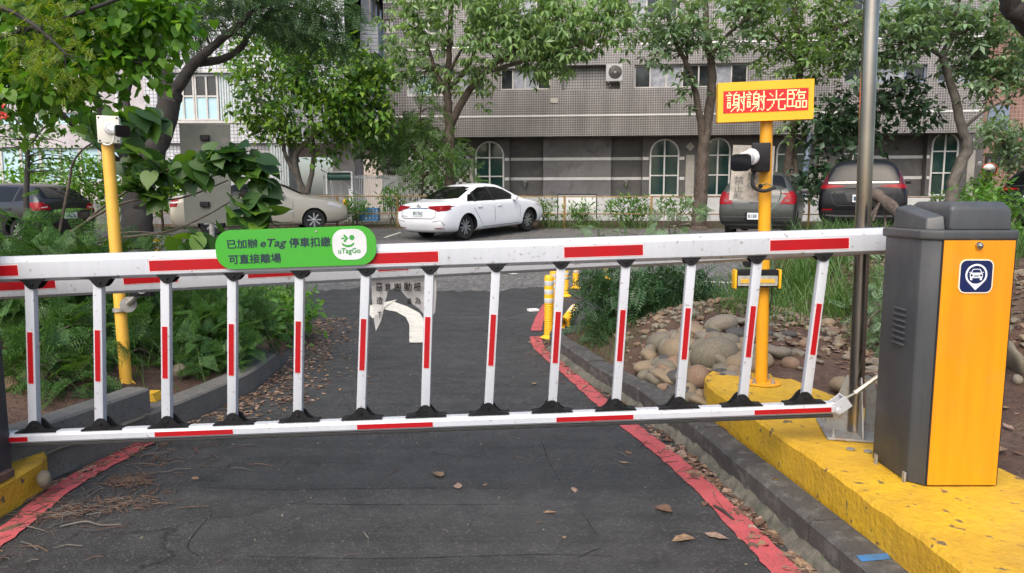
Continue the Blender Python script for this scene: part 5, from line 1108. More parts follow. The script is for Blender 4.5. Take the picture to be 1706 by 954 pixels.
# air conditioner on its ledge
ac = E('air_conditioner', (0, 0, 0), 'grey air conditioner unit hung in the tiled recess of the building', 'air conditioner'); u, z = A.F(1023.5, 121)
ac.location = Vector((0, 27, 0))+A.u*u+A.n*.12+Vector((0, 0, z)); ac.rotation_euler = (0, 0, ANG)
b = B(); b.box((0, 0, 0), (.60, .3, .60), bev=.02); o = b.obj('casing', pm('ac_casing', (.42, .42, .41), (.35, .35, .34), 6, .5)); o.parent = ac
b = B(); b.lathe([(0, .006), (.235, .006), (.24, 0)], (.03, -.152, .02), (0, -1, 0), 28); o = b.obj('fan_opening', M_['black'], None, True); o.parent = ac
b = B()
for k in range(7): b.tube([(.03+.03*(k+1)*math.cos(rad(a)), -.162, .02+.03*(k+1)*math.sin(rad(a))) for a in range(0, 361, 20)], .0045, 4)
b.lathe([(0, .012), (.035, .01), (.04, 0)], (.03, -.16, .02), (0, -1, 0), 14); o = b.obj('fan_grille', M_['galv']); o.parent = ac
b = B(); b.box((-.2, .02, -.33), (.03, .4, .05)); b.box((.2, .02, -.33), (.03, .4, .05)); b.box((-.15, -.05, -.40), (.02, .25, .02), Matrix.Rotation(.7, 3, 'X')); o = b.obj('bracket', M_['galv']); o.parent = ac

# white tiled building on the left
Bd = Facade(25.5, 0, 'apartment_building', 'white tiled apartment building on the left with blue frosted windows and an alley side')
uC = Bd.F(577, 150)[0]; uS = Bd.F(240, 150)[0]
h1 = [Bd.rect(262, 121, 420, 202)]; zlow = .3
Bd.wall('tiled_wall', uS, uC, Bd.F(400, 238)[1], 14, M_['tile_white'], h1, 0, .2)
w0 = Bd.rect(284, 123, 322, 200); Bd.window(w0, [('pane_blue', 'pane_curtain'), ('pane_blue', 'pane_dark')][0:1]*1+[('pane_blue', 'pane_dark')], .12, 'frame_w', .06, .53)
w0 = Bd.rect(322.5, 123, 362, 200); Bd.window(w0, [('pane_blue', 'pane_dark'), ('pane_blue', 'pane_dark')], .12, 'frame_w', .06, .53)
for x0, x1 in ((262, 283.5), (362.5, 420)):
    r = Bd.rect(x0, 122, x1, 201); b = B(); n = int((r[1]-r[0])/.09)
    for k in range(n): b.box((r[0]+(k+.5)*(r[1]-r[0])/n, .15, (r[2]+r[3])/2), (.05, .04, r[3]-r[2]-.02))
    b.box(((r[0]+r[1])/2, .18, (r[2]+r[3])/2), (r[1]-r[0], .02, r[3]-r[2]-.01)); Bd.obj(b, 'corrugated_panel', M_['corrug'])
for py in (119, 203): z = Bd.F(350, py)[1]; b = B(); r = Bd.rect(258, py-1, 424, py+1); b.box(((r[0]+r[1])/2, -.02, z), (r[1]-r[0], .05, .08)); Bd.obj(b, 'window_ledge', M_['frame_w'])
r = Bd.rect(448, 110, 500, 190); b = B(); b.box(((r[0]+r[1])/2, -.01, (r[2]+r[3])/2), (r[1]-r[0], .04, r[3]-r[2])); Bd.obj(b, 'window', M_['pane_curtain'])
zz = Bd.F(400, 238)[1]
u0, u1 = Bd.F(240, 300)[0], Bd.F(470, 300)[0]; b = B(); b.box(((u0+u1)/2, 1.0, (zz-.02)/2+.1), (u1-u0, 1.6, zz-.24)); Bd.obj(b, 'ground_floor_wall', M_['tile_white'])
r = Bd.rect(452, 236, 482, 330, .1); b = B()
for k in range(7): b.box((r[0]+(k+.5)*(r[1]-r[0])/7, .1, (r[2]+r[3])/2), (.07, .06, r[3]-r[2]))
b.box(((r[0]+r[1])/2, .14, (r[2]+r[3])/2), (r[1]-r[0], .03, r[3]-r[2])); Bd.obj(b, 'corrugated_panel', M_['corrug'])
# pinkish part with glazed bands further left
uL = -24; rr = [Bd.rect(60, 196, 238, 205, 0), ]
zA, zB_, zC, zD = Bd.F(100, 120)[1], Bd.F(100, 187)[1], Bd.F(100, 206)[1], Bd.F(100, 246)[1]; zE = Bd.F(100, 300)[1]
b = B(); b.box(((uL+uS)/2, 1.5, 10), (uS-uL-.01, 3, 20-2*(10-zB_)+0.0)) if False else None
for z0, z1, mt_, nm, d0 in ((zB_, 14, 'pink_wall', 'upper_wall', .02), (zC, zB_-.004, 'pane_blue', 'glazed_band', .12), (zD, zC-.004, 'pink_wall', 'parapet_wall', 0), (zE, zD-.004, 'pane_blue', 'glazed_band', .12), (.3, zE-.004, 'pink_wall', 'base_wall', .04)):
    b = B(); b.box(((uL+uS)/2, d0+1.5, (z0+z1)/2), (uS-uL-.01, 3, z1-z0)); Bd.obj(b, nm, M_[mt_])
for k in range(16):
    u = uL+(uS-uL)*(k+.5)/16
    b = B(); b.box((u, .10, (zE+zD)/2), (.10, .05, zD-zE-.01)); Bd.obj(b, 'mullion', M_['frame_w']); b = B(); b.box((u, .10, (zC+zB_)/2), (.08, .05, zB_-zC-.01)); Bd.obj(b, 'mullion', M_['frame_w'])
for xa in (198,):
    r = Bd.rect(xa-3, 60, xa+4, 320); b = B(); b.tube([((r[0]+r[1])/2, -.08, .4), ((r[0]+r[1])/2, -.08, 12)], .05, 10); Bd.obj(b, 'drain_pipe', M_['white_trim'])
b = B(); b.box((-14, .3, 10.2), (18, .8, .3)); Bd.obj(b, 'floor_slab', M_['pink_wall'])
# alley side of the white building: tiled balconies receding
yb0, yb1 = 0, 14; b = B()
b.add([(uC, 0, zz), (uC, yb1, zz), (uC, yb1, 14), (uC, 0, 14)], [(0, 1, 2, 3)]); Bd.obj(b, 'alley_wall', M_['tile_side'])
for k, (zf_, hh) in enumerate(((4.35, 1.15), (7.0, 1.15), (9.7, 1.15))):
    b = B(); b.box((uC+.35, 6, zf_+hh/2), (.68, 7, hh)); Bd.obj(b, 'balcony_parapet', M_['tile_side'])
    b = B(); b.box((uC+.2, 6, zf_+hh+.62), (.30, 6.8, 1.24)); bw_ = Bd.obj(b, 'balcony_window', M_['pane_curtain'])
    b = B()
    for j in range(8): b.box((uC+.37, 2.7+j*.94, zf_+hh+.62), (.05, .07, 1.23))
    b.box((uC+.37, 6, zf_+hh+1.22), (.06, 6.8, .06)); Bd.obj(b, 'frame', M_['tan'], bw_)
# ground floor entry: stairs, railing, curved white awning
r0 = Bd.F(545, 240); b = B(); pts = [(0, .10), (.25, .09), (.5, .02), (.68, -.16), (.74, -.36)]
u0, z0 = Bd.F(546, 226); b.prism(pts+[(x-.04, z-.05) for x, z in pts[::-1]], (u0, -1.1, z0+.2), (1, 0, 0), (0, 0, 1), (0, 1, 0), 1.3); Bd.obj(b, 'curved_awning', M_['white_trim'])
u0, u1 = Bd.F(550, 300)[0], Bd.F(606, 300)[0]; b = B(); b.box(((u0+u1)/2-.2, 1.2, 2.2), (u1-u0-.4, 1.6, 3.0)); Bd.obj(b, 'entry_wall', M_['pink_wall'])
b = B()
for k in range(7): b.box((u0+.1+k*.13, -.35, .62+.115*(6-k)), (.14, 1.0, .24+.0*k))
Bd.obj(b, 'steps', M_['cream_stone'])
b = B()
for yy in (-.8, .1):
    b.tube([(u0-.1, yy, 2.5), (u0+1.3, yy, 1.45)], .03, 8)
    for k in range(5): b.tube([(u0+.05+k*.28, yy, .9+.2*(4-k)*.6), (u0+.05+k*.28, yy, 2.4-.21*k)], .018, 6)
Bd.obj(b, 'stair_railing', M_['white_trim'])
# far buildings down the alley
def tower(label, Y0, x0, x1, mat, ztop, wins, depth=9):
    T = Facade(Y0, 0, 'apartment_building', label); u0, u1 = T.F(x0, 100)[0], T.F(x1, 100)[0]
    b = B(); b.box(((u0+u1)/2, depth/2, ztop/2), (u1-u0, depth, ztop)); T.obj(b, 'wall', M_[mat])
    for (a, c, y0, y1, m) in wins:
        r = T.rect(a, y0, c, y1); b = B(); b.box(((r[0]+r[1])/2, -.02, (r[2]+r[3])/2), (r[1]-r[0], .06, r[3]-r[2])); T.obj(b, 'window', M_[m])
    return T
tower('tan apartment block far down the alley between the two near buildings', 52, 596, 668, 'tan', 30, [(626, 634, 26, 50, 'pane_dark'), (626, 633, 38, 50, 'pane_green'), (626, 634, 64, 88, 'pane_dark'), (626, 634, -8, 12, 'pane_green'), (612, 620, 40, 70, 'pane_dark')])
tower('red brick building with dark windows at the far right, behind the clipped shrubs', 31, 1622, 1990, 'brick', 16, [(1645, 1680, 175, 215, 'frame_blue'), (1690, 1760, 95, 125, 'pane_dark'), (1655, 1700, 238, 275, 'pane_dark'), (1640, 1653, 255, 300, 'pane_dark')])
# ------------------------------------------------------------------ pipe railing along the lot
def railY(x): return 22.25-.03*x
rl = E('pipe_railing', (0, 22.2, .6), 'long thin yellow brown pipe railing between the parked cars and the buildings', 'railing')
M_['rail'] = pm('rusty_yellow_rail', (.34, .21, .05), (.22, .13, .05), 6, .55, c3=(.12, .06, .03))
for dz in (.95, .42):
    b = B(); b.tube([(x, railY(x), H(x, railY(x))+dz) for x in np.arange(-17, 17.1, 1.0)], .018, 8); b.obj('rail', M_['rail'], rl, True)
for px in (-120, 30, 230, 400, 560, 662, 800, 940, 1083, 1208, 1340, 1470, 1550, 1690):
    x = (px-853)/FPX*22.2; b = B(); b.tube([(x, railY(x), H(x, 22)-.05), (x, railY(x), H(x, 22)+.99)], .035, 8); b.obj('post', M_['rail'], rl, True)
# white framed panel, picket fence, white box, tank, crate, lamp, mirror
wp = E('white_panel', P(961, 342, 22.6), 'white slatted panel with a thin dark frame standing behind the railing', 'panel'); Yp = 22.7
r0, r1 = P(930, 362, Yp), P(993, 325, Yp); b = B(); c = (r0+r1)/2
for k in range(9): b.box((c.x, Yp, r0.z+(k+.5)*(r1.z-r0.z)/9), (r1.x-r0.x, .03, (r1.z-r0.z)/9-.012))
b.obj('slats', M_['white_trim'], wp)
b = B(); b.box((r0.x-.02, Yp-.01, c.z), (.03, .05, r1.z-r0.z+.05)); b.box((r1.x+.02, Yp-.01, c.z), (.03, .05, r1.z-r0.z+.05)); b.box((c.x, Yp-.012, r1.z+.025), (r1.x-r0.x+.07, .05, .03)); b.obj('frame', M_['car_black'], wp)
pk = E('picket_fence', P(590, 320, 23.6), 'white metal picket fence in front of the white building entrance', 'fence'); b = B(); Yk = 23.6
xa, xb = P(540, 320, Yk).x, P(700, 320, Yk).x; zt = P(600, 291, Yk).z; zl = .75; n = 52
for k in range(n): b.box((xa+(xb-xa)*k/(n-1), Yk, (zt+zl)/2), (.026, .026, zt-zl))
b.obj('pickets', M_['white_trim'], pk); b = B(); b.box(((xa+xb)/2, Yk+.03, zt-.08), (xb-xa, .04, .05)); b.box(((xa+xb)/2, Yk+.03, zl+.15), (xb-xa, .04, .05)); b.obj('rail', M_['white_trim'], pk)
b = B(); b.box(((xa+xb)/2, Yk+.25, .72), (xb-xa, .25, .75)); tag(b.obj('low_wall', M_['cream_stone']), 'low pale wall carrying the white picket fence', 'wall')
lw = B(); lw.box((P(430, 330, 23.9).x-3, 24.0, .95), (8, .2, .9)); tag(lw.obj('low_wall', M_['stucco_lt']), 'low grey wall behind the beige sedan under the tiled building', 'wall')
tk = E('roller_tank', P(566, 294, 23), 'dark green horizontal cylinder between white brackets beside the entrance', 'tank'); pa, pb_ = P(547, 294, 23.2), P(586, 294, 23.2)
b = B(); b.tube([pa, pb_], .115, 18); b.obj('cylinder', pm('dark_green_paint', (.03, .10, .08), rough=.35), tk, True); b = B(); b.box(pa+Vector((-.03, 0, -.2)), (.05, .3, .7)); b.box(pb_+Vector((.03, 0, -.2)), (.05, .3, .7)); b.box((pa+pb_)/2+Vector((0, .0, .15)), (.8, .3, .04)); b.obj('bracket', M_['white_trim'], tk)
cr = E('blue_crate', P(616, 356, 22.6), 'bright blue plastic crate standing by the railing near the white sedan', 'crate'); c = P(616, 357, 22.7); b = B(); wB = .56
for s in (-1, 1): b.box(c+Vector((s*wB/2, 0, 0)), (.03, .4, .40)); 
for s in (-1, 1):
    for k in range(4): b.box(c+Vector((0, s*.2, -.17+.115*k)), (wB, .02, .055))
    for k in range(5): b.box(c+Vector((-.22+.11*k, s*.2, 0)), (.03, .024, .38))
b.obj('shell', pm('blue_plastic', (.06, .25, .52), rough=.4), cr); b = B(); b.box(c+Vector((0, 0, .19)), (wB+.06, .46, .035)); b.obj('rim', pm('blue_plastic_rim', (.05, .22, .48), rough=.4), cr)
wh = E('letter_box_house', P(650, 283, 24.6), 'small white house-shaped hut with a pitched roof behind the picket fence', 'hut'); c = P(652, 287, 24.8); b = B(); b.box(c+Vector((0, .4, -.35)), (.62, .8, .95)); b.obj('wall', M_['white_trim'], wh)
b = B()
for s in (-1, 1): b.box(c+Vector((s*.24, .35, .26)), (.60, 1.0, .04), Matrix.Rotation(s*rad(28), 3, 'Y'))
b.obj('roof', M_['white_plastic'], wh); b = B(); b.box(c+Vector((0, -.012, -.05)), (.3, .03, .16)); b.obj('opening', M_['pane_dark'], wh)
ypo = E('yellow_hydrant', P(576, 342, 22.9), 'short yellow bollard post beside the white gate post', 'bollard'); c = P(576, 352, 22.9); b = B(); b.lathe([(.09, -.1), (.09, .05), (.07, .07), (.07, .3), (.085, .31), (.085, .34), (.05, .40), (0, .42)], c, (0, 0, 1), 16); b.obj('post', M_['yellow_sign'], ypo, True)
b = B(); b.lathe([(.02, 0), (.06, .02), (.06, .05), (.02, .07)], c+Vector((0, -.07, .22)), (0, -1, 0), 12); b.obj('cap', M_['yellow_sign'], ypo, True)
gp_ = E('gate_post', P(585, 338, 23), 'white square gate post next to the yellow bollard', 'post'); c = P(586, 338, 23.0); b = B(); b.box(c, (.13, .13, .8), bev=.01); b.obj('shaft', M_['white_trim'], gp_); b = B(); b.box(c+Vector((0, 0, .42)), (.17, .17, .04), bev=.01); b.obj('cap', M_['white_trim'], gp_)
mr = E('traffic_mirror', P(1648, 283, 24), 'round convex traffic mirror with an orange red rim at the far right', 'mirror'); c = P(1648, 283, 24); b = B(); b.lathe([(.20, 0), (.235, -.01), (.24, .03), (.21, .05)], c, (-.35, -1, -.1), 28); b.obj('rim', pm('orange_red_rim', (.55, .10, .04), rough=.4), mr, True)
b = B(); b.lathe([(0, .05), (.1, .045), (.205, .02)], c, (-.35, -1, -.1), 28); b.obj('mirror_face', M_['chrome'], mr, True); b = B(); b.tube([c+Vector((.02, .06, .35)), c+Vector((.02, .06, -1.2))], .04, 10); b.obj('post', M_['galv'], mr, True)
bp = E('blue_pole', P(1343, 280, 21.5), 'leaning pale blue pipe standing between the hatchback and the arched windows', 'pole'); b = B(); b.tube([P(1335, 340, 21.4), P(1350, 222, 21.6)], .075, 12); b.obj('pipe', pm('pale_blue_pipe', (.34, .42, .58), (.28, .35, .50), 3, .5), bp, True)
b = B(); b.tube([P(1336, 338, 21.4), P(1335, 346, 21.4)], .10, 12); b.obj('sleeve', M_['galv'], bp, True)
wc = E('security_camera', P(1634, 272, 26), 'small white camera on the far corner of the arcade', 'camera'); b = B(); c = P(1632, 271, 25.4); b.tube([c, c+Vector((-.12, -.2, -.05))], .06, 12); b.obj('camera_body', M_['cam_white'], wc, True); b = B(); b.tube([c+Vector((-.05, 0, 0)), c+Vector((-.10, .02, -.14))], .025, 8); b.obj('mount', M_['galv'], wc)
# overhead cable
b = B(); pts = [P(-40, 76, 7.5), P(15, 58, 7.5), P(105, 31, 7.4), P(200, -3, 7.3), P(330, -50, 7.2)]; b.tube(spline(pts, 6), .020, 8); b.tube([P(-60, 82, 7.6), P(-400, 150, 8)], .02, 8); tag(b.obj('overhead_cable', M_['rubber']), 'thick black cable running overhead through the leaves at top left', 'cable')
# ------------------------------------------------------------------ foliage tools
def tpl_oval(w=.26, droop=-.1, fold=.07):
    return np.array([(0, 0, 0), (-w, .42, fold), (0, 1, droop), (w, .42, fold), (0, .46, 0)]), np.array([(0, 4, 2, 1), (0, 3, 2, 4)])
def tpl_heart():
    bd_ = [(0, 0), (.14, -.11), (.31, -.12), (.44, .02), (.48, .22), (.43, .45), (.31, .66), (.14, .86), (0, 1.06)]; mr_ = [0, .02, .08, .18, .30, .47, .66, .86, 1.06]; V, Fc = [], []
    zf_ = lambda x, y: .20*abs(x)-.30*x*x-.16*y*y+.03*math.sin(9*y)*abs(x)
    for y in mr_: V.append((0, y, zf_(0, y)))
    for s in (-1, 1):
        k = len(V); V += [(s*x, y, zf_(x, y)) for x, y in bd_]
        for i in range(8): q = (i, i+1, k+i+1, k+i); Fc.append(q if s < 0 else q[::-1])
    return np.array(V), np.array(Fc)
def tpl_pinnate(n=7, ll=.27, w=.085, droop=.25):
    V, Fc = [], []
    for i in range(n):
        y = .12+.88*i/n; l = ll*(1.05-.55*abs(i/n-.35)*1.3); z = -droop*y*y
        for s in (-1, 1):
            k = len(V); V += [(0, y, z), (s*l*.5, y+.02, z+.03), (s*l, y+.12, z-.02), (s*l*.45, y+.02+w, z+.03)]; Fc.append((k, k+1, k+2, k+3) if s < 0 else (k, k+3, k+2, k+1))
    k = len(V); V += [(-.008, 0, 0), (.008, 0, 0), (.004, 1, -droop), (-.004, 1, -droop)]; Fc.append((k, k+1, k+2, k+3))
    return np.array(V), np.array(Fc)
def tpl_fern(n=6):   # twice-pinnate, carrot-like leaf
    V, Fc = tpl_pinnate(5, .36, .12, .15); VV, FF = [], []
    for i in range(n):
        y = .2+.8*i/n; L_ = .46*(1.05-.75*i/n)
        for s in (-1, 1):
            a = rad(52)*s; c, sn = math.cos(a), math.sin(a); W_ = V*L_; x = W_[:, 0]*c+W_[:, 1]*sn; yy = -W_[:, 0]*sn+W_[:, 1]*c
            FF.append(Fc+sum(len(q) for q in VV)); VV.append(np.stack([x, yy+y, W_[:, 2]-.18*y*y], 1))
    FF.append(Fc+sum(len(q) for q in VV)); VV.append(V*.3+np.array([0, .9, -.15]))
    k = sum(len(q) for q in VV); VV.append(np.array([(-.012, 0, 0), (.012, 0, 0), (.004, 1, -.18), (-.004, 1, -.18)])); FF.append(np.array([(k, k+1, k+2, k+3)]))
    return np.concatenate(VV), np.concatenate(FF)
def tpl_whorl(n=6, w=.17, tilt=38):
    V0, F0 = tpl_oval(w, -.22, .04); VV, FF = [], []
    for i in range(n):
        a = 2*math.pi*i/n+.3*math.sin(i*3.1); t = rad(tilt+14*math.sin(i*5.7)); c, s = math.cos(t), math.sin(t)
        x, y, z = V0[:, 0], V0[:, 1]*c+V0[:, 2]*s+.03, -V0[:, 1]*s+V0[:, 2]*c
        FF.append(F0+len(V0)*i); VV.append(np.stack([x*math.cos(a)-y*math.sin(a), x*math.sin(a)+y*math.cos(a), z], 1))
    return np.concatenate(VV), np.concatenate(FF)
def tpl_blade(bend=.5, w=.018):
    V = []; 
    for i in range(5):
        t = i/4; ww = w*(1-t)**.7+.0005; V += [(-ww, bend*t*t, t*(1-.25*t*bend)), (ww, bend*t*t, t*(1-.25*t*bend))]
    return np.array(V), np.array([(2*i, 2*i+1, 2*i+3, 2*i+2) for i in range(4)])
TP = dict(oval=tpl_oval(), slim=tpl_oval(.17, -.15, .05), heart=tpl_heart(), pin=tpl_pinnate(), fern=tpl_fern(), whorl=tpl_whorl(), whorl5=tpl_whorl(5, .2, 25), blade=tpl_blade(), tiny=tpl_oval(.3, -.05, .05))
def leafobj(name, tp, pos, axis, nrm, size, mat, parent=None):
    V, Fc = TP[tp] if isinstance(tp, str) else tp
    y = axis/np.maximum(np.linalg.norm(axis, axis=1, keepdims=True), 1e-6); x = np.cross(y, nrm); x /= np.maximum(np.linalg.norm(x, axis=1, keepdims=True), 1e-6); z = np.cross(x, y)
    sz = size[:, None, None]; W_ = pos[:, None, :]+sz*(V[None, :, 0:1]*x[:, None]+V[None, :, 1:2]*y[:, None]+V[None, :, 2:3]*z[:, None])
    N_, k, m = len(pos), len(V), len(Fc); vv = W_.reshape(-1, 3); ff = (Fc[None]+(np.arange(N_)*k)[:, None, None]).reshape(-1)
    me = bpy.data.meshes.new(name); me.vertices.add(len(vv)); me.vertices.foreach_set('co', vv.astype(np.float32).ravel()); me.loops.add(len(ff)); me.loops.foreach_set('vertex_index', ff.astype(np.int32))
    me.polygons.add(N_*m); me.polygons.foreach_set('loop_start', np.arange(0, N_*m*4, 4, dtype=np.int32)); me.polygons.foreach_set('use_smooth', np.ones(N_*m, dtype=bool)); me.update(calc_edges=True)
    return link(name, me, parent, [mat])
tp_near = True
def blob(px, py, Y, rx, ry, n, dep=None):
    if 7.5 < Y < 9 and tp_near: n = int(n*.62)
    if Y > 14: n = int(n*(.30 if py < -20 else .50 if (px > 1040 and Y < 22.5) else .60))+2
    c = P(px, py, Y); k = Y/FPX; return (np.array(c), np.array([rx*k, dep if dep else max(rx, ry)*k*.85, ry*k]), n)
def clumps(blobs, shell=.45):
    out = []
    for c, r, n in blobs:
        d = rng.normal(size=(n, 3)); d /= np.linalg.norm(d, axis=1, keepdims=True); u = (shell**3+(1-shell**3)*rng.random(n))**(1/3)
        out.append((c+d*u[:, None]*r, d))
    return np.concatenate([o[0] for o in out]), np.concatenate([o[1] for o in out])
def crown(name, blobs, tp, size, k, rc, mat, parent, up=.15, down=.35, flat=.6, shell=.4):
    cp, cd_ = clumps(blobs, shell); n = len(cp); pos = np.repeat(cp, k, 0)+rng.normal(size=(n*k, 3))*rc*np.array([1, 1, .7])
    ax = np.repeat(cd_, k, 0)*.6+rng.normal(size=(n*k, 3))*.6; ax[:, 2] -= down
    nr = rng.normal(size=(n*k, 3))*flat; nr[:, 2] += 1
    if tp.startswith('whorl'): ax = rng.normal(size=(n*k, 3)); ax[:, 2] *= .3; nr = rng.normal(size=(n*k, 3))*.35+np.array([0, 0, 1.])
    o = leafobj(name, tp, pos, ax, nr, size*(.65+.7*rng.random(n*k)), mat, parent); return o, cp
def limbs(name, lines, mat, parent, targets=None, twig=.012, ntw=60, wob=.0):
    """lines: list of (points, r0, r1)"""
    b = B(); samp = []
    for pts, r0, r1 in lines:
        q = spline(pts, 6); n = len(q)
        q = [p+Vector((R.uniform(-1, 1), R.uniform(-1, 1), 0))*r0*.12 if 0 < i < n-1 else p for i, p in enumerate(q)]
        rs = [r0+(r1-r0)*(i/(n-1))**.8 for i in range(n)]
        if r0 > .12 and pts[0][2] < 1.5: rs[0] *= 1.35; rs[1] *= 1.15
        b.tube(q, rs, 9); samp += list(zip(q, rs))
    if targets is not None and len(targets):
        S_ = np.array([tuple(p) for p, _ in samp]); idx = rng.permutation(len(targets))[:ntw]
        for i in idx:
            t = targets[i]; dd = np.linalg.norm(S_-t, axis=1)+.4*np.maximum(0, S_[:, 2]-t[2]); j = int(dd.argmin()); a = Vector(S_[j]); c = Vector(t); L_ = (c-a).length
            if L_ < .05: continue
            m = a.lerp(c, .5)+Vector((R.uniform(-1, 1), R.uniform(-1, 1), R.uniform(-.3, .8)))*L_*.12
            r = min(samp[j][1]*.6, twig*(1+L_*.5)); b.tube(spline([a, m, c], 3), [r*(1-.7*q/6) for q in range(7)], 5, False)
    return b.obj(name, mat, parent, True)
def tree(kind, label, cat, base_px, Y, lines, blobs, tp, size, k, rc, leaf, bark, group=None, ntw=70, twig=.012, **kw):
    """lines in photo pixels: [(px,py,Y)...], r0, r1"""
    bx, by = base_px; bp_ = P(bx, by, Y); bp_.z = H(bp_.x, Y)
    root = E(kind, bp_, label, cat, group)
    o, cp = crown('crown', blobs, tp, size, k, rc, leaf, root, **kw)
    ln_ = [([P(*p) if len(p) == 3 else P(p[0], p[1], Y) for p in pts], r0, r1) for pts, r0, r1 in lines]
    if ln_: ln_[0][0].insert(0, Vector((ln_[0][0][0].x, ln_[0][0][0].y, H(ln_[0][0][0].x, ln_[0][0][0].y)-.1)))
    limbs('trunk', ln_, bark, root, cp, twig, ntw); return root
M_['bark_dark'] = pm('dark_wet_bark', (.022, .019, .017), (.045, .04, .035), 5, .85, bump=1, bsc=18)
M_['bark'] = pm('brown_bark', (.085, .062, .045), (.05, .037, .028), 5, .85, bump=.8, bsc=22, c3=(.12, .10, .08))
M_['bark_pale'] = pm('grey_brown_bark', (.13, .115, .095), (.08, .07, .058), 5, .85, bump=.7, bsc=22)
G = {}
G['fresh'] = leafmat('fresh_leaves', [(.055, .15, .015), (.10, .25, .025), (.19, .38, .04), (.08, .20, .02)], .4, .5)
G['light'] = leafmat('light_green_leaves', [(.10, .18, .07), (.16, .27, .11), (.22, .35, .14), (.30, .45, .14)], .4, .4)
G['mid'] = leafmat('mid_green_leaves', [(.055, .13, .04), (.09, .19, .06), (.13, .26, .08), (.18, .33, .08)], .42, .4)
G['glossy'] = leafmat('glossy_leaves', [(.035, .09, .02), (.06, .15, .028), (.12, .26, .035), (.26, .42, .05), (.05, .13, .025), (.16, .30, .04)], .3, .35)
G['dark'] = leafmat('dark_leaves', [(.016, .04, .018), (.028, .062, .026), (.045, .09, .038)], .38, .2)
G['shrub'] = leafmat('shrub_leaves', [(.025, .065, .025), (.04, .095, .035), (.06, .13, .045)], .4, .3)
G['grey'] = leafmat('grey_green_leaves', [(.10, .17, .10), (.16, .26, .15), (.23, .35, .19), (.20, .31, .17)], .4, .4)
G['feather'] = leafmat('feathery_leaves', [(.045, .10, .04), (.07, .145, .06), (.10, .19, .075)], .5, .35)
G['fern'] = leafmat('fern_leaves', [(.03, .08, .022), (.06, .15, .04), (.13, .26, .065), (.05, .12, .03), (.09, .20, .05)], .45, .4)
G['mulberry'] = leafmat('broad_heart_leaves', [(.022, .065, .022), (.04, .10, .028), (.075, .17, .03), (.14, .27, .03)], .4, .5)
G['grass'] = leafmat('grass_blades', [(.04, .10, .022), (.07, .16, .035), (.12, .20, .05), (.05, .10, .03)], .5, .4)
G['weed'] = leafmat('weed_leaves', [(.06, .17, .03), (.10, .24, .04), (.16, .32, .06)], .45, .45)

# ------------------------------------------------------------------ trees of the far strip
tree('tree', 'big tree with a thick dark low-forking trunk between left pole and grey sign', 'tree', (228, 375), 17,
     [([(228, 372, 17), (236, 300, 17), (262, 235, 17), (283, 175, 17), (290, 155, 17)], .40, .22), ([(288, 160, 17), (272, 115, 17.2), (262, 70, 17.5), (255, 10, 17.6)], .17, .06),
      ([(290, 155, 17), (318, 112, 16.8), (335, 95, 16.6), (375, 60, 16.3), (410, 30, 16), (440, -20, 16)], .15, .05), ([(330, 104, 16.8), (370, 98, 16.9), (400, 80, 17), (425, 45, 17.2), (470, 10, 17.4)], .11, .04),
      ([(240, 330, 17), (205, 255, 16.5), (175, 200, 16), (150, 140, 15.6), (110, 80, 15.3)], .15, .05), ([(222, 290, 17), (120, 205, 15.5), (60, 150, 15)], .10, .04), ([(250, 250, 17), (210, 170, 17.5), (225, 110, 18), (205, 60, 18.2)], .12, .04)],
     [blob(430, 2, 16.3, 90, 30, 90), blob(500, 22, 16.8, 70, 42, 110), blob(335, 25, 17, 45, 25, 44), blob(545, 50, 17, 32, 35, 40), blob(250, 20, 17.5, 90, 70, 110), blob(450, -80, 17, 170, 70, 150), blob(200, -80, 16, 160, 80, 130), blob(300, 70, 17.5, 25, 25, 10)],
     'pin', .34, 8, .34, G['feather'], M_['bark_dark'], 'trees along the lot', 90)
tree('tree', 'bushy tree with glossy leaves and thin forked stems behind the beige sedan', 'tree', (505, 325), 23.0,
     [([(508, 325, 23), (490, 285, 23), (474, 255, 23), (470, 215, 23), (455, 150, 23)], .11, .04), ([(505, 322, 23), (492, 262, 22.9), (525, 225, 22.8), (560, 190, 22.7), (600, 150, 22.7)], .11, .04), ([(512, 322, 23), (522, 270, 23.1), (520, 210, 23.2), (510, 120, 23.3)], .10, .03), ([(497, 270, 23), (480, 215, 22.8), (430, 170, 22.6)], .06, .02)],
     [blob(450, 105, 22.8, 70, 55, 190), blob(545, 120, 22.6, 75, 55, 230), blob(600, 165, 22.5, 55, 45, 140), blob(428, 175, 22.8, 40, 45, 70), blob(520, 195, 22.8, 75, 40, 170), blob(622, 125, 22.6, 32, 35, 60), blob(500, 70, 23, 55, 30, 100), blob(575, 215, 22.8, 35, 25, 50), blob(630, 200, 22.6, 25, 30, 40), blob(455, 215, 22.7, 30, 22, 36), blob(550, 260, 22.9, 18, 14, 12)],
     'oval', .22, 10, .2, G['glossy'], M_['bark_pale'], 'trees along the lot', 110)
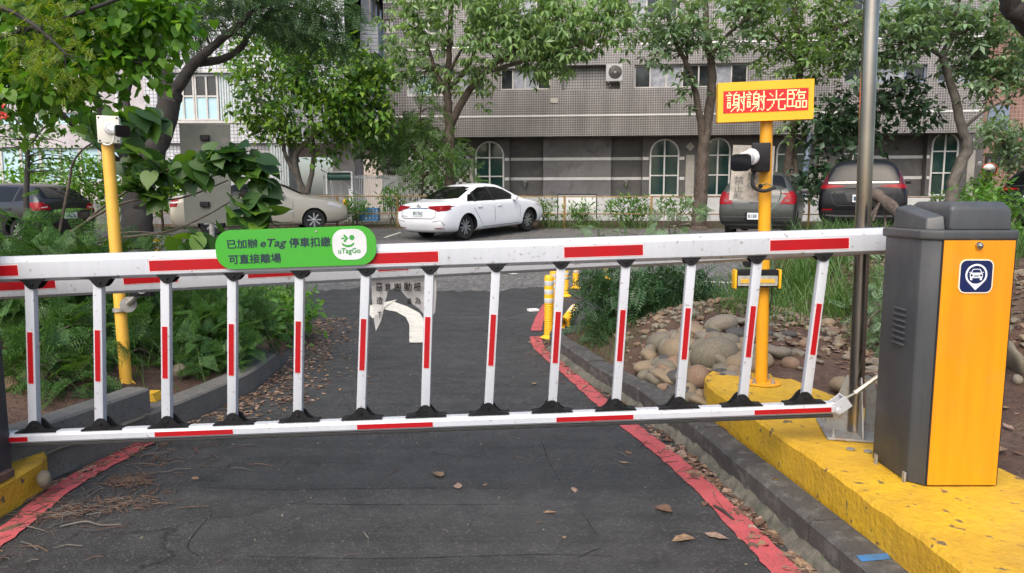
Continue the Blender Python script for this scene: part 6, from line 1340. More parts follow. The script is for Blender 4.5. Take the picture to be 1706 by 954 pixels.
tree('tree', 'light green tree with drooping whorled leaves rising behind the white sedan', 'tree', (752, 345), 23.0,
     [([(752, 350, 23), (750, 280, 23), (748, 210, 23), (746, 165, 23), (745, 120, 23), (750, 60, 23), (752, -30, 23)], .25, .06), ([(752, 205, 23), (775, 160, 22.7), (808, 120, 22.3), (850, 90, 22), (905, 70, 21.6), (960, 30, 21.2)], .14, .04), ([(746, 165, 23), (728, 125, 23.2), (712, 75, 23.4), (690, 20, 23.6)], .10, .03), ([(750, 145, 23), (780, 110, 23.4), (800, 60, 23.8), (820, 0, 24)], .09, .03), ([(808, 120, 22.3), (860, 105, 22), (930, 85, 21.4), (1000, 60, 21)], .08, .03), ([(748, 120, 23), (770, 80, 22.6), (790, 40, 22.4)], .07, .02)],
     [blob(760, 20, 22.8, 90, 55, 120), blob(860, 20, 22.2, 90, 50, 170), blob(930, 50, 21.8, 85, 50, 160), blob(1005, 30, 21.3, 50, 45, 80), blob(690, 50, 23.2, 55, 55, 60), blob(705, 125, 23.3, 50, 28, 26), blob(850, 75, 22, 75, 25, 70), blob(945, 92, 21.5, 40, 20, 34), blob(780, 130, 22.6, 50, 32, 34), blob(850, -90, 22, 220, 80, 170), blob(905, 115, 21.6, 20, 20, 10), blob(655, 95, 23.3, 22, 16, 8)],
     'whorl', .25, 3, .3, G['light'], M_['bark'], 'trees along the lot', 120)
tree('tree', 'tree with two upright brown trunks growing from one base left of the grey hatchback', 'tree', (1165, 348), 21.6,
     [([(1166, 345, 21.6), (1170, 290, 21.6), (1173, 240, 21.6), (1184, 170, 21.6), (1186, 110, 21.6), (1178, 60, 21.6), (1172, -30, 21.6)], .25, .08), ([(1172, 245, 21.6), (1164, 180, 21.4), (1150, 120, 21.2), (1130, 80, 21), (1112, 30, 20.8)], .13, .04), ([(1186, 90, 21.6), (1215, 55, 21.3), (1260, 20, 21)], .07, .03), ([(1180, 60, 21.6), (1150, 20, 21.8), (1130, -20, 22)], .07, .03), ([(1145, 100, 21.2), (1145, 50, 21), (1160, 10, 20.8)], .04, .02)],
     [blob(1110, 35, 20.9, 58, 38, 90), blob(1165, 65, 21, 40, 22, 34), blob(1230, 35, 21.2, 60, 40, 70), blob(1200, -30, 21.5, 130, 40, 110), blob(1095, 95, 21, 26, 22, 14), blob(1145, 150, 21.2, 22, 22, 10), blob(1075, 62, 21, 28, 18, 14)],
     'whorl5', .24, 3, .28, G['grey'], M_['bark'], 'trees along the lot', 60)
tree('tree', 'spreading tree with a slim twisted trunk rising behind the yellow electronic sign', 'tree', (1318, 335), 21.8,
     [([(1316, 335, 21.8), (1312, 280, 21.8), (1322, 220, 21.7), (1330, 150, 21.6), (1334, 90, 21.6), (1325, 30, 21.6), (1320, -30, 21.6)], .16, .06), ([(1334, 95, 21.6), (1370, 65, 21.3), (1405, 40, 21), (1450, 20, 20.8)], .08, .03), ([(1332, 110, 21.6), (1300, 70, 21.8), (1270, 40, 22)], .06, .02), ([(1326, 290, 21.8), (1322, 250, 21.9), (1306, 225, 22)], .10, .04)],
     [blob(1320, 30, 21.6, 85, 50, 150), blob(1385, 60, 21.2, 60, 55, 110), blob(1290, 105, 21.8, 40, 25, 26), blob(1340, 120, 21.4, 34, 22, 18), blob(1300, -50, 21.6, 150, 50, 130), blob(1320, 205, 21.3, 22, 16, 12), blob(1390, 105, 21.2, 30, 25, 16)],
     'whorl5', .24, 3, .28, G['light'], M_['bark'], 'trees along the lot', 80)
tree('tree', 'leaning tree with a bent pale trunk at right behind the cabinet lid', 'tree', (1588, 335), 20.5,
     [([(1584, 335, 20.5), (1592, 290, 20.5), (1612, 245, 20.5), (1600, 205, 20.5), (1585, 140, 20.5), (1572, 95, 20.5), (1585, 60, 20.4), (1596, 10, 20.3)], .20, .07), ([(1572, 95, 20.5), (1545, 80, 20.2), (1505, 70, 19.8)], .07, .03), ([(1603, 215, 20.5), (1640, 185, 20.2), (1680, 165, 20)], .06, .02), ([(1580, 120, 20.5), (1620, 95, 20.6), (1660, 60, 20.7), (1700, 40, 20.8)], .07, .03), ([(1590, 60, 20.4), (1630, 40, 20.2), (1690, 10, 20)], .06, .02)],
     [blob(1500, 45, 19.8, 70, 48, 150), blob(1545, 20, 20, 60, 40, 90), blob(1610, 40, 20.5, 70, 40, 110), blob(1670, 70, 20.3, 55, 45, 90), blob(1630, 110, 20.4, 55, 22, 44), blob(1655, 145, 20.1, 45, 18, 30), blob(1560, -50, 20.3, 190, 55, 160), blob(1690, 120, 20, 40, 40, 60), blob(1470, 95, 19.8, 40, 30, 44)],
     'whorl5', .24, 3, .27, G['grey'], M_['bark_pale'], 'trees along the lot', 90)
tree('tree', 'small dark-leaved tree behind the SUV and the steel pole', 'tree', (1410, 345), 20.8,
     [([(1408, 340, 20.8), (1412, 280, 20.8), (1430, 230, 20.7), (1470, 185, 20.6)], .10, .03), ([(1412, 280, 20.8), (1395, 235, 20.7), (1380, 190, 20.6)], .07, .03), ([(1425, 240, 20.8), (1440, 190, 20.9), (1500, 155, 21)], .06, .02)],
     [blob(1385, 200, 20.6, 45, 35, 80), blob(1372, 265, 20.6, 32, 40, 60), blob(1440, 180, 20.7, 55, 32, 90), blob(1500, 165, 20.8, 48, 30, 70), blob(1530, 195, 20.8, 30, 24, 34), blob(1350, 310, 20.6, 16, 26, 20), blob(1450, 225, 20.7, 30, 20, 22)],
     'oval', .24, 8, .2, G['dark'], M_['bark_dark'], 'trees along the lot', 70)
tree('sapling', 'thin feathery sapling growing by the checkered wall left of the white sedan', 'tree', (700, 330), 23.4,
     [([(702, 340, 23.4), (706, 270, 23.4), (700, 200, 23.4), (708, 120, 23.4)], .045, .02), ([(706, 270, 23.4), (680, 230, 23.4), (660, 200, 23.4)], .03, .01)],
     [blob(715, 170, 23.2, 26, 45, 34), blob(690, 245, 23.4, 45, 40, 60), blob(665, 225, 23.6, 30, 30, 34), blob(735, 265, 23.2, 40, 35, 44), blob(640, 235, 23.6, 35, 25, 36), blob(760, 285, 23, 25, 30, 26), blob(690, 300, 23.3, 40, 16, 22)],
     'pin', .42, 5, .24, G['mid'], M_['bark'], None, 50)
tree('shrub', 'pale variegated shrub behind the picket fence left of the checkered wall', 'shrub', (640, 320), 25.2,
     [([(640, 320, 25.2), (640, 270, 25.2), (632, 240, 25.2)], .05, .02)], [blob(640, 262, 25, 42, 26, 90), blob(612, 240, 25, 25, 25, 40), blob(655, 235, 25.4, 30, 22, 40)], 'oval', .2, 7, .16, G['grey'], M_['bark'], None, 30)
tree('sapling', 'spindly dark-stemmed sapling in front of the pale building at far left', 'tree', (40, 320), 15,
     [([(44, 340, 15), (46, 260, 15), (40, 180, 15), (50, 110, 15)], .07, .03), ([(46, 250, 15), (70, 215, 15), (100, 195, 15)], .03, .01), ([(46, 230, 15), (20, 190, 15), (0, 170, 15)], .03, .01)],
     [blob(55, 190, 15, 55, 45, 40), blob(90, 250, 15, 45, 40, 44), blob(15, 240, 15, 35, 40, 30), blob(40, 130, 15, 50, 30, 30)], 'tiny', .11, 9, .25, G['mid'], M_['bark_dark'], None, 60)
tree('shrub', 'rounded light green shrub in front of the glazed band at left', 'shrub', (150, 340), 19.5, [([(150, 345, 19.5), (148, 310, 19.5)], .05, .02)], [blob(150, 295, 19.3, 34, 32, 130), blob(30, 305, 19.6, 30, 30, 80), blob(95, 300, 19.8, 35, 28, 80), blob(180, 320, 19.3, 25, 25, 50)], 'tiny', .13, 9, .14, G['fresh'], M_['bark'], None, 20)
tree('shrub', 'green shrub between the thick trunk and the beige sedan', 'shrub', (270, 350), 21.2, [([(270, 355, 21.2), (270, 325, 21.2)], .05, .02)], [blob(270, 325, 21.2, 40, 30, 110), blob(205, 335, 21, 22, 22, 40), blob(330, 325, 21.6, 30, 22, 50)], 'oval', .15, 8, .15, G['fresh'], M_['bark'], None, 20)
tree('shrub', 'clipped grey green shrub below the red brick building at far right', 'shrub', (1680, 270), 24, [([(1680, 290, 24), (1680, 250, 24)], .06, .02)], [blob(1670, 225, 24, 35, 28, 100), blob(1700, 255, 24, 40, 30, 110), blob(1650, 210, 24, 20, 18, 36)], 'oval', .17, 8, .15, G['grey'], M_['bark'], None, 40)
tree('shrub', 'small low bush by the right corner of the arcade under the mirror', 'shrub', (1640, 310), 23, [([(1640, 320, 23), (1640, 300, 23)], .04, .02)], [blob(1637, 302, 23, 16, 18, 50), blob(1660, 325, 22.8, 40, 12, 60)], 'oval', .14, 8, .12, G['fresh'], M_['bark'], None, 16)
# big limb crossing the top right corner, from a tree standing outside the frame
tree('tree', 'dark rough limb of a nearby tree crossing the top right corner', 'tree', (1900, 420), 9.5, [([(1880, 430, 9.5), (1850, 250, 9.4), (1790, 110, 9.2), (1712, 36, 9), (1684, 8, 8.9), (1672, -50, 8.8)], .2, .10)], [blob(1700, -110, 9, 90, 40, 60), blob(1830, -40, 9, 90, 60, 60)], 'oval', .13, 7, .14, G['mid'], M_['bark_dark'], None, 20)
# ------------------------------------------------------------------ near left tree with bright leaves over the top left corner
tree('tree', 'bright green broad-leaved tree spreading over the top left corner from outside the frame', 'tree', (-330, 420), 8.2,
     [([(-330, 420, 8.2), (-310, 250, 8.2), (-240, 120, 8.2), (-120, 50, 8.1), (0, 20, 8), (120, 20, 7.9), (230, 30, 7.8)], .16, .02), ([(-150, 65, 8.1), (-40, 110, 8), (60, 130, 7.9), (150, 150, 7.8)], .05, .012), ([(0, 20, 8), (80, 70, 7.9), (180, 90, 7.8), (250, 110, 7.7)], .035, .01), ([(60, 20, 8), (160, -10, 8), (290, 0, 7.8)], .03, .01)],
     [blob(50, 50, 8, 95, 70, 150), blob(160, 55, 7.9, 85, 60, 150), blob(250, 45, 7.8, 55, 50, 90), blob(95, 135, 7.9, 85, 42, 80), blob(215, 120, 7.8, 45, 35, 40), blob(20, 190, 8, 45, 40, 26), blob(285, 20, 7.8, 35, 35, 30), blob(100, -60, 8, 230, 60, 200), blob(10, 130, 8, 40, 40, 40), blob(-120, 80, 8, 100, 120, 120), blob(150, 185, 7.8, 35, 22, 14)],
     'heart', .095, 7, .13, G['fresh'], M_['bark_dark'], None, 130, .006, down=.6)
tree('tree', 'yellow-green fine-leaved branch hanging at the very top left edge', 'tree', (-480, 430), 7.0, [([(-480, 430, 7), (-420, 200, 7), (-250, 40, 7), (-80, -10, 6.9), (40, 30, 6.8), (110, 90, 6.7)], .10, .008)],
     [blob(60, 40, 6.8, 60, 35, 22), blob(110, 95, 6.7, 50, 35, 16), blob(20, 90, 6.8, 35, 30, 10)], 'pin', .13, 5, .12, leafmat('yellow_green_leaves', [(.16, .24, .02), (.24, .32, .04), (.12, .20, .02)], .45, .45), M_['bark_dark'], None, 40, .004)
# red flowers at the left edge
b = B()
for px, py in ((4, 186), (2, 197), (6, 177), (-4, 190), (9, 193)):
    c = P(px, py, 7.6)
    for k in range(6): a = R.uniform(0, 6.28); b.prism([(0, 0), (.008, .02), (0, .035), (-.008, .02)], c, Vector((math.cos(a), 0, math.sin(a))), Vector((-math.sin(a), .3, math.cos(a))), (0, 1, 0), .002)
tag(b.obj('flower_cluster', pm('red_petals', (.55, .03, .02), rough=.5)), 'small bunch of red flowers at the left edge of the photo', 'flowers')
# ------------------------------------------------------------------ broad-leaved sapling in front of the grey sign
def heart_branch(root, stem, leaves_, mat):
    pass
sp_root = E('mulberry_sapling', P(150, 470, 5.6), 'sapling with large heart-shaped dark leaves reaching across in front of the grey sign', 'sapling')
st = [([(60, 520, 5.6), (95, 420, 5.6), (140, 372, 5.55), (215, 335, 5.5), (300, 330, 5.45), (380, 300, 5.4)], .017, .004), ([(120, 395, 5.6), (165, 350, 5.55), (260, 290, 5.4), (340, 268, 5.35), (430, 248, 5.3)], .012, .004), ([(90, 430, 5.6), (180, 400, 5.5), (280, 385, 5.45), (345, 358, 5.4), (400, 325, 5.35)], .011, .004),
      ([(60, 520, 5.6), (110, 330, 5.7), (128, 260, 5.7), (180, 225, 5.6), (240, 195, 5.5)], .014, .004), ([(100, 425, 5.6), (200, 388, 5.55), (300, 392, 5.5), (350, 400, 5.45)], .008, .003)]
stw = [([P(*p) for p in pts], r0, r1) for pts, r0, r1 in st]; stw[0][0][0].z = H(stw[0][0][0].x, 5.6)-.05; stw[3][0][0].z = H(stw[3][0][0].x, 5.6)-.05
lv = [(blob(390, 262, 5.3, 55, 24, 1)), (blob(335, 272, 5.35, 62, 26, 1)), (blob(245, 280, 5.4, 50, 32, 1)), (blob(210, 250, 5.5, 30, 40, 1)), (blob(430, 290, 5.3, 28, 24, 1)), (blob(415, 345, 5.35, 30, 38, 1)), (blob(340, 395, 5.4, 60, 18, 1)), (blob(245, 318, 5.4, 36, 18, 1)), (blob(235, 195, 5.5, 45, 18, 1)), (blob(150, 215, 5.6, 22, 30, 1)), (blob(440, 345, 5.3, 18, 26, 1))]
cnt = [40, 44, 38, 18, 15, 30, 24, 14, 24, 10, 10]; pos = []
for (c, r, _), n in zip(lv, cnt):
    d = rng.normal(size=(n, 3)); d /= np.linalg.norm(d, axis=1, keepdims=True); pos.append(c+d*(rng.random((n, 1))**.4)*r*np.array([1, .55, 1]))
pos = np.concatenate(pos); n = len(pos); ax = rng.normal(size=(n, 3))*.5+np.array([.55, -.25, -.42]); nr = rng.normal(size=(n, 3))*.45+np.array([.0, -.25, 1.])
leafobj('crown', 'heart', pos, ax, nr, .10+.085*rng.random(n), G['mulberry'], sp_root); limbs('trunk', stw, M_['bark'], sp_root, pos, .0035, 120)
# ------------------------------------------------------------------ bushes of the beds
def bush(kind, label, px, py, Y, blobs, tp, size, k, rc, leaf, nst=9, cat='bush', group=None, **kw):
    p = P(px, py, Y); p.z = H(p.x, Y); root = E(kind, p, label, cat, group); o, cp = crown('crown', blobs, tp, size, k, rc, leaf, root, **kw); b = B()
    for i in rng.permutation(len(cp))[:nst]:
        c = Vector(cp[i]); f = Vector((p.x+R.uniform(-.15, .15), p.y+R.uniform(-.1, .1), 0)); f.z = H(f.x, f.y)-.03; m = f.lerp(c, .5)+Vector((R.uniform(-.1, .1), 0, .1)); b.tube(spline([f, m, c], 4), [.012*(1-.08*q) for q in range(9)], 5, False)
    b.obj('stems', M_['bark'], root, True); return root
bush('fern_bush', 'fern-leaved bush filling the left bed in front of the black car', 70, 480, 5.3, [blob(25, 440, 5.5, 50, 32, 12), blob(110, 465, 5.4, 70, 30, 22), blob(30, 470, 5.2, 60, 60, 26), blob(110, 490, 5.1, 70, 55, 30), blob(200, 440, 5.5, 60, 35, 18), blob(40, 560, 5.0, 40, 45, 14), blob(-80, 460, 5.4, 80, 70, 34), blob(10, 375, 5.6, 36, 16, 3)], 'fern', .17, 9, .12, G['fern'], 24, down=.12)
bush('fern_bush', 'low dark fern-leaved plant behind the first and second fence bars at left', 90, 640, 4.4, [blob(80, 620, 4.3, 45, 40, 16), blob(40, 640, 4.4, 40, 30, 10), blob(150, 560, 4.8, 50, 50, 18)], 'fern', .20, 4, .07, G['fern'], 10, down=.2)
bush('fern_bush', 'mounded fine-leaved bush at the road edge behind the fence, left of centre', 355, 600, 5.4, [blob(345, 575, 5.4, 65, 50, 50), blob(300, 600, 5.2, 40, 40, 22), blob(400, 545, 5.7, 50, 40, 26), blob(350, 530, 5.7, 70, 30, 26)], 'fern', .14, 8, .08, G['fern'], 14, down=.1)
bush('leafy_bush', 'light green leafy weeds at the tip of the left bed beside the lane', 450, 545, 7.2, [blob(450, 515, 7.2, 60, 40, 70), blob(500, 520, 7, 25, 25, 22), blob(400, 490, 7.8, 60, 32, 60), blob(440, 560, 6.8, 45, 25, 34), blob(330, 500, 8, 40, 30, 30)], 'oval', .085, 9, .09, G['weed'], 16)
bush('dark_shrub', 'dark green fern-leaved shrub with bare stems behind the right kerb', 1035, 600, 6.6, [blob(1005, 480, 6.6, 32, 40, 44), blob(1030, 540, 6.5, 22, 30, 16), blob(1085, 470, 6.7, 50, 30, 44), blob(1110, 530, 6.7, 45, 45, 56), blob(1140, 480, 6.8, 30, 25, 26), blob(1060, 510, 6.7, 45, 30, 30), blob(1080, 580, 6.4, 30, 25, 18), blob(1110, 570, 6.5, 35, 35, 30), blob(1055, 555, 6.5, 26, 35, 18), blob(1130, 510, 6.7, 40, 35, 44), blob(1010, 570, 6.3, 26, 26, 18), blob(1085, 505, 6.6, 60, 45, 50)], 'pin', .17, 5, .09, G['shrub'], 16)
bush('young_shrub', 'small feathery plant with pale leaves at the lot edge right of the white sedan', 1115, 376, 16.5, [blob(1115, 350, 16.5, 45, 14, 20), blob(1150, 352, 16.6, 22, 12, 12), blob(1000, 378, 16, 38, 10, 18), blob(1110, 374, 16, 40, 8, 12)], 'fern', .26, 2, .12, G['grey'], 10)
for lab, px, py, Y, w, hh, n in (('leafy green clump behind the railing left of the two-trunk tree', 1045, 345, 22.6, 38, 20, 90), ('weedy clump at the railing just right of the white sedan', 905, 352, 22.4, 22, 14, 40), ('weedy clump in front of the blue crate', 592, 352, 22.2, 24, 14, 44), ('bushy weeds below the foot of the two-trunk tree', 1130, 345, 22.2, 30, 15, 50), ('weeds between the white panel and the railing', 965, 352, 22.3, 18, 14, 30), ('weeds at the railing behind the SUV', 1390, 335, 22, 30, 14, 40), ('weeds under the leaning tree at right', 1600, 335, 21.5, 40, 14, 60), ('weeds left of the white sedan by the picket fence', 655, 335, 22.6, 22, 22, 40)):
    bush('weed_clump', lab, px, py+8, Y, [blob(px, py, Y, w, hh, int(n*1.7))], 'slim', .15, 8, .14, G['weed'], 8, 'weeds', 'weed clumps along the railing', down=-.3)
bush('leafy_plant', 'small grey-green leafy plants on the soil between the steel pole and the cabinet', 1465, 560, 5.0, [blob(1462, 470, 5.6, 28, 30, 24), blob(1458, 520, 5.2, 24, 30, 22), blob(1465, 560, 5.0, 20, 22, 14)], 'pin', .10, 5, .06, G['grey'], 8, 'plant')
bush('leafy_plant', 'bright green leafy plants behind the right end of the cabinet', 1700, 380, 7.5, [blob(1700, 350, 8, 30, 26, 30), blob(1690, 395, 7.5, 25, 18, 20), blob(1640, 330, 9, 40, 12, 24)], 'slim', .10, 9, .1, G['weed'], 8, 'plant', None, down=-.2)
bush('fern_bush', 'low fern-leaved plants along the foot of the left yellow pole', 260, 600, 5.2, [blob(255, 560, 5.4, 40, 40, 20), blob(170, 610, 4.9, 45, 25, 14), blob(290, 520, 6, 45, 40, 22)], 'fern', .16, 5, .08, G['fern'], 10, down=.2)
# ------------------------------------------------------------------ grass, as one mass
def grass(name, areas, mat):
    pos = []; sz = []
    for (px0, py0, px1, py1, n, s) in areas:
        for _ in range(n):
            g = Gh(R.uniform(px0, px1), R.uniform(py0, py1)); pos.append(tuple(g)); sz.append(s*R.uniform(.5, 1.2))
    return pos, sz
def grassobj(name, spots, mat):
    pos = np.array([s[:3] for s in spots]); sz = np.array([s[3] for s in spots]); n = len(pos)
    # blade template grows along +Z and bends along +Y: axis = horizontal bend direction, normal = up
    a = rng.random(n)*6.283; ax = np.stack([np.cos(a), np.sin(a), np.zeros(n)], 1); nr = np.stack([rng.normal(size=n)*.25, rng.normal(size=n)*.25, np.ones(n)], 1)
    o = leafobj(name, 'blade', pos, ax, nr, sz, mat); o['kind'] = 'stuff'; return o
sp_ = []
def tuft(X, Y, n, s, r):
    for _ in range(n):
        x, y = X+R.gauss(0, r), Y+R.gauss(0, r)
        if bedR(x, y) < .03 and bedL(x, y) < .03 and Y < 21: continue
        sp_.append((x, y, H(x, y)-.01, s*R.uniform(.45, 1.15)))
for _ in range(95): tuft(R.uniform(2.2, 4.6), R.uniform(6.9, 9.6), 26, .38, .13)
for _ in range(34): tuft(R.uniform(3.0, 5.0), R.uniform(5.0, 7.5), 22, .42, .12)
for _ in range(24): tuft(R.uniform(.6, 1.3), R.uniform(6.2, 7.4), 18, .20, .08)
for _ in range(22): tuft(R.uniform(1.2, 2.4), R.uniform(6.8, 8.0), 20, .30, .1)
tuft_l = [tuft(R.uniform(-3.4, -2.3), R.uniform(4.6, 6.2), 16, .28, .1) for _ in range(34)]
for _ in range(60): tuft(R.uniform(-4.2, -2.5), R.uniform(6.0, 9.2), 26, .55, .13)
for _ in range(20): tuft(R.uniform(-3.2, -2.4), R.uniform(5.2, 6.4), 18, .4, .1)
for _ in range(90): tuft(R.uniform(-16, 16), R.uniform(21.7, 22.6), 14, .32, .2)
for _ in range(26): tuft(R.uniform(1.0, 4.3), R.uniform(21.8, 22.5), 18, .5, .2)
def tuft_px(x0, y0, x1, y1, m, n, s, r):
    for _ in range(m): g = Gh(R.uniform(x0, x1), R.uniform(y0, y1)); tuft(g.x, g.y, n, s*g.y/7, r)
tuft_px(1285, 475, 1440, 535, 46, 24, .36, .12); tuft_px(1180, 500, 1270, 525, 16, 22, .22, .1); tuft_px(1440, 470, 1500, 560, 16, 20, .26, .1); tuft_px(1640, 380, 1760, 430, 26, 20, .40, .12); tuft_px(950, 560, 1050, 600, 16, 18, .16, .07)
grassobj('grass', sp_, G['grass'])
# ------------------------------------------------------------------ river stones heaped beside the island
def stone_mesh(seed, sub=3, lump=.26):
    rr = np.random.default_rng(seed); bm = bmesh.new(); bmesh.ops.create_icosphere(bm, subdivisions=sub, radius=1); ds = [Vector(rr.normal(size=3)).normalized() for _ in range(7)]; am = rr.normal(size=7)*lump
    for v in bm.verts:
        n = v.co.normalized(); k = 1+sum(a*max(0, n.dot(d))**2 for a, d in zip(am, ds))+.02*math.sin(n.x*9+seed)*math.sin(n.y*8); v.co = n*k
    for f in bm.faces: f.smooth = True
    me = bpy.data.meshes.new('river_stone'); bm.to_mesh(me); bm.free(); return me
SM = [pm('tan_river_stone', (.235, .175, .105), (.165, .125, .08), 9, .75, bump=.25, bsc=40, c3=(.15, .12, .09)), pm('olive_river_stone', (.17, .145, .10), (.12, .105, .075), 9, .75, bump=.25, bsc=40, c3=(.08, .07, .055)), pm('grey_river_stone', (.19, .16, .12), (.13, .112, .085), 9, .75, bump=.25, bsc=40), pm('rusty_river_stone', (.22, .14, .085), (.155, .10, .065), 9, .75, bump=.25, bsc=40, c3=(.12, .08, .06)), pm('dark_river_stone', (.065, .06, .055), (.04, .037, .035), 9, .75, bump=.25, bsc=40)]
sm_names = ['tan', 'olive brown', 'grey', 'rusty brown', 'dark']
stones = [(1202, 541, 24, 12, 2), (1226, 533, 20, 8, 2), (1165, 552, 24, 10, 0), (1126, 558, 14, 8, 1), (1168, 564, 11, 10, 2), (1186, 559, 12, 11, 4), (1202, 565, 9, 8, 0), (1219, 566, 12, 8, 0), (1112, 580, 14, 18, 1), (1125, 583, 18, 19, 0), (1154, 579, 12, 10, 0), (1183, 573, 13, 7, 2), (1192, 595, 34, 24, 1), (1208, 607, 20, 17, 1), (1224, 580, 10, 10, 0), (1236, 571, 8, 9, 0), (1207, 585, 8, 5, 3), (1218, 590, 9, 5, 3), (1103, 606, 18, 10, 1), (1114, 613, 10, 7, 0), (1126, 606, 13, 13, 3), (1151, 600, 18, 15, 0), (1238, 600, 16, 12, 0), (1212, 612, 20, 12, 2), (1094, 624, 9, 8, 4), (1101, 630, 16, 13, 1), (1118, 630, 14, 15, 0), (1153, 620, 14, 10, 1), (1161, 635, 20, 20, 3), (1180, 631, 11, 9, 4), (1108, 648, 12, 7, 3), (1124, 650, 9, 8, 4), (1168, 657, 9, 9, 0), (1184, 655, 11, 11, 3), (1147, 661, 11, 6, 1), (1178, 666, 8, 5, 3), (1200, 640, 10, 14, 4), (1290, 585, 28, 16, 2), (1268, 600, 18, 14, 0), (1318, 605, 11, 10, 3), (1378, 539, 13, 8, 0), (1402, 644, 18, 18, 0), (1340, 574, 10, 7, 3), (1365, 602, 9, 6, 2), (1298, 560, 9, 5, 2), (1315, 556, 10, 5, 4), (1410, 596, 8, 6, 2), (1450, 562, 9, 6, 0), (1280, 557, 8, 5, 4), (1330, 612, 9, 6, 2), (1244, 585, 10, 8, 0), (1250, 612, 12, 8, 1), (1140, 590, 10, 8, 4), (1395, 575, 7, 5, 0), (1440, 590, 9, 7, 3), (1695, 600, 14, 34, 1), (1696, 632, 8, 9, 2), (1250, 560, 9, 6, 0)]
for _ in range(75):
    a_, r_ = R.uniform(0, 6.28), R.random()**.5; stones.append((1168+95*r_*math.cos(a_), 606+66*r_*math.sin(a_), R.uniform(10, 21), R.uniform(7, 15), R.choice([0, 0, 1, 1, 2, 3, 4])))
sms = [stone_mesh(s) for s in range(6)]
big = {0: 'pale flat boulder at the top of the stone heap', 12: 'largest olive brown boulder in the middle of the stone heap', 28: 'slanted rusty brown stone low in the heap behind the fence bar', 23: 'long grey stone against the rounded end of the yellow island', 37: 'wide pale stone just right of the yellow pole', 41: 'upright tan stone beside the steel pole base', 40: 'oval tan stone on the soil left of the steel pole', 39: 'round reddish stone alone on the soil right of the yellow pole', 4: 'pale grey round stone next to the dark rock at the heap top', 5: 'dark porous rock near the top of the heap', 55: 'big brown rock at the right edge behind the cabinet', 56: 'small white-grey stone at the right edge behind the cabinet', 8: 'olive brown stone at the left end of the heap', 9: 'angular tan stone at the upper left of the heap'}
for i, (px, py, rx, ry, c) in enumerate(stones):
    g = Gh(px, py+ry*.55); k = g.y/FPX; me = sms[i % 6].copy(); o = link('river_stone', me, None, [SM[c]]); sx, sz = rx*k*(1.15 if px < 1330 else 1), ry*k*(1.15 if px < 1330 else 1)
    o.location = P(px, py, g.y-.01)+Vector((0, .0, 0)); o.scale = (sx, (sx+sz)*.5, sz); o.rotation_euler = (R.uniform(-.1, .1), R.uniform(-.3, .3), R.uniform(-.4, .4))
    where = 'in the heap beside the yellow island' if px < 1262 else 'scattered on the bare soil behind the yellow island'
    tag(o, big.get(i, f'{"small" if rx < 12 else "medium"} {sm_names[c]} rounded river stone {where}'), 'stone', 'river stones in the right bed' if px < 1500 else None)
for px, py, rx, ry, c, lab in ((133, 630, 12, 14, 3, 'reddish stone in the left bed behind the low wall'), (118, 600, 14, 12, 1, 'brown stone half hidden under the fern at left'), (230, 655, 15, 10, 1, 'brown stone at the foot of the left yellow pole'), (300, 620, 14, 12, 1, 'dark brown stone in the bed right of the left pole'), (74, 797, 11, 15, 1, 'smooth brown stone wedged between the yellow plinth and the low wall'), (18, 640, 16, 12, 3, 'reddish brown stone by the left grey cabinet')):
    Yd = {74: 3.25}.get(px) or Gh(px, py+ry*.5).y; k = Yd/FPX; o = link('river_stone', sms[px % 6].copy(), None, [SM[c]]); o.location = P(px, py, Yd); o.scale = (rx*k, rx*k, ry*k); tag(o, lab, 'stone')
# pebbles, leaf litter, twigs as masses
def scatter(name, n, gen, mats, make):
    b = B()
    for _ in range(n): make(b, *gen())
    o = b.obj(name, mats, None, True); o['kind'] = 'stuff'; return o
ico = [v.co.copy() for v in sms[0].vertices]
bmx = bmesh.new(); bmesh.ops.create_icosphere(bmx, subdivisions=1, radius=1); iv = [v.co.copy() for v in bmx.verts]; bmx.verts.index_update(); if_ = [[v.index for v in f.verts] for f in bmx.faces]; bmx.free()
def pebble(b, x, y, s):
    z = H(x, y); q = Matrix.Rotation(R.uniform(0, 6), 3, 'Z'); b.add([q @ Vector((v.x*s*R.uniform(.9, 1.5), v.y*s, v.z*s*.6))+Vector((x, y, z+s*.2)) for v in iv], if_, R.randrange(4))
def gen_bed():
    while 1:
        x, y = R.uniform(.9, 4.2), R.uniform(4.2, 7.2)
        if bedR(x, y) > .12 and not (x < 2.15 and y < 4.75): return x, y, abs(R.gauss(.012, .012))+.008
scatter('rubble', 2000, gen_bed, SM[:4], pebble)
LM = [pm('brown_dry_leaf', (.15, .08, .045), (.085, .045, .028), 45, .8, speck=((.03, .02, .015), 160, .6)), pm('tan_dry_leaf', (.26, .17, .095), (.15, .095, .055), 45, .8, speck=((.05, .03, .02), 160, .6)), pm('dark_dry_leaf', (.09, .05, .035), (.06, .035, .026), 30, .8), pm('pale_dry_leaf', (.32, .22, .16), (.19, .125, .09), 45, .8, speck=((.07, .04, .03), 160, .6))]
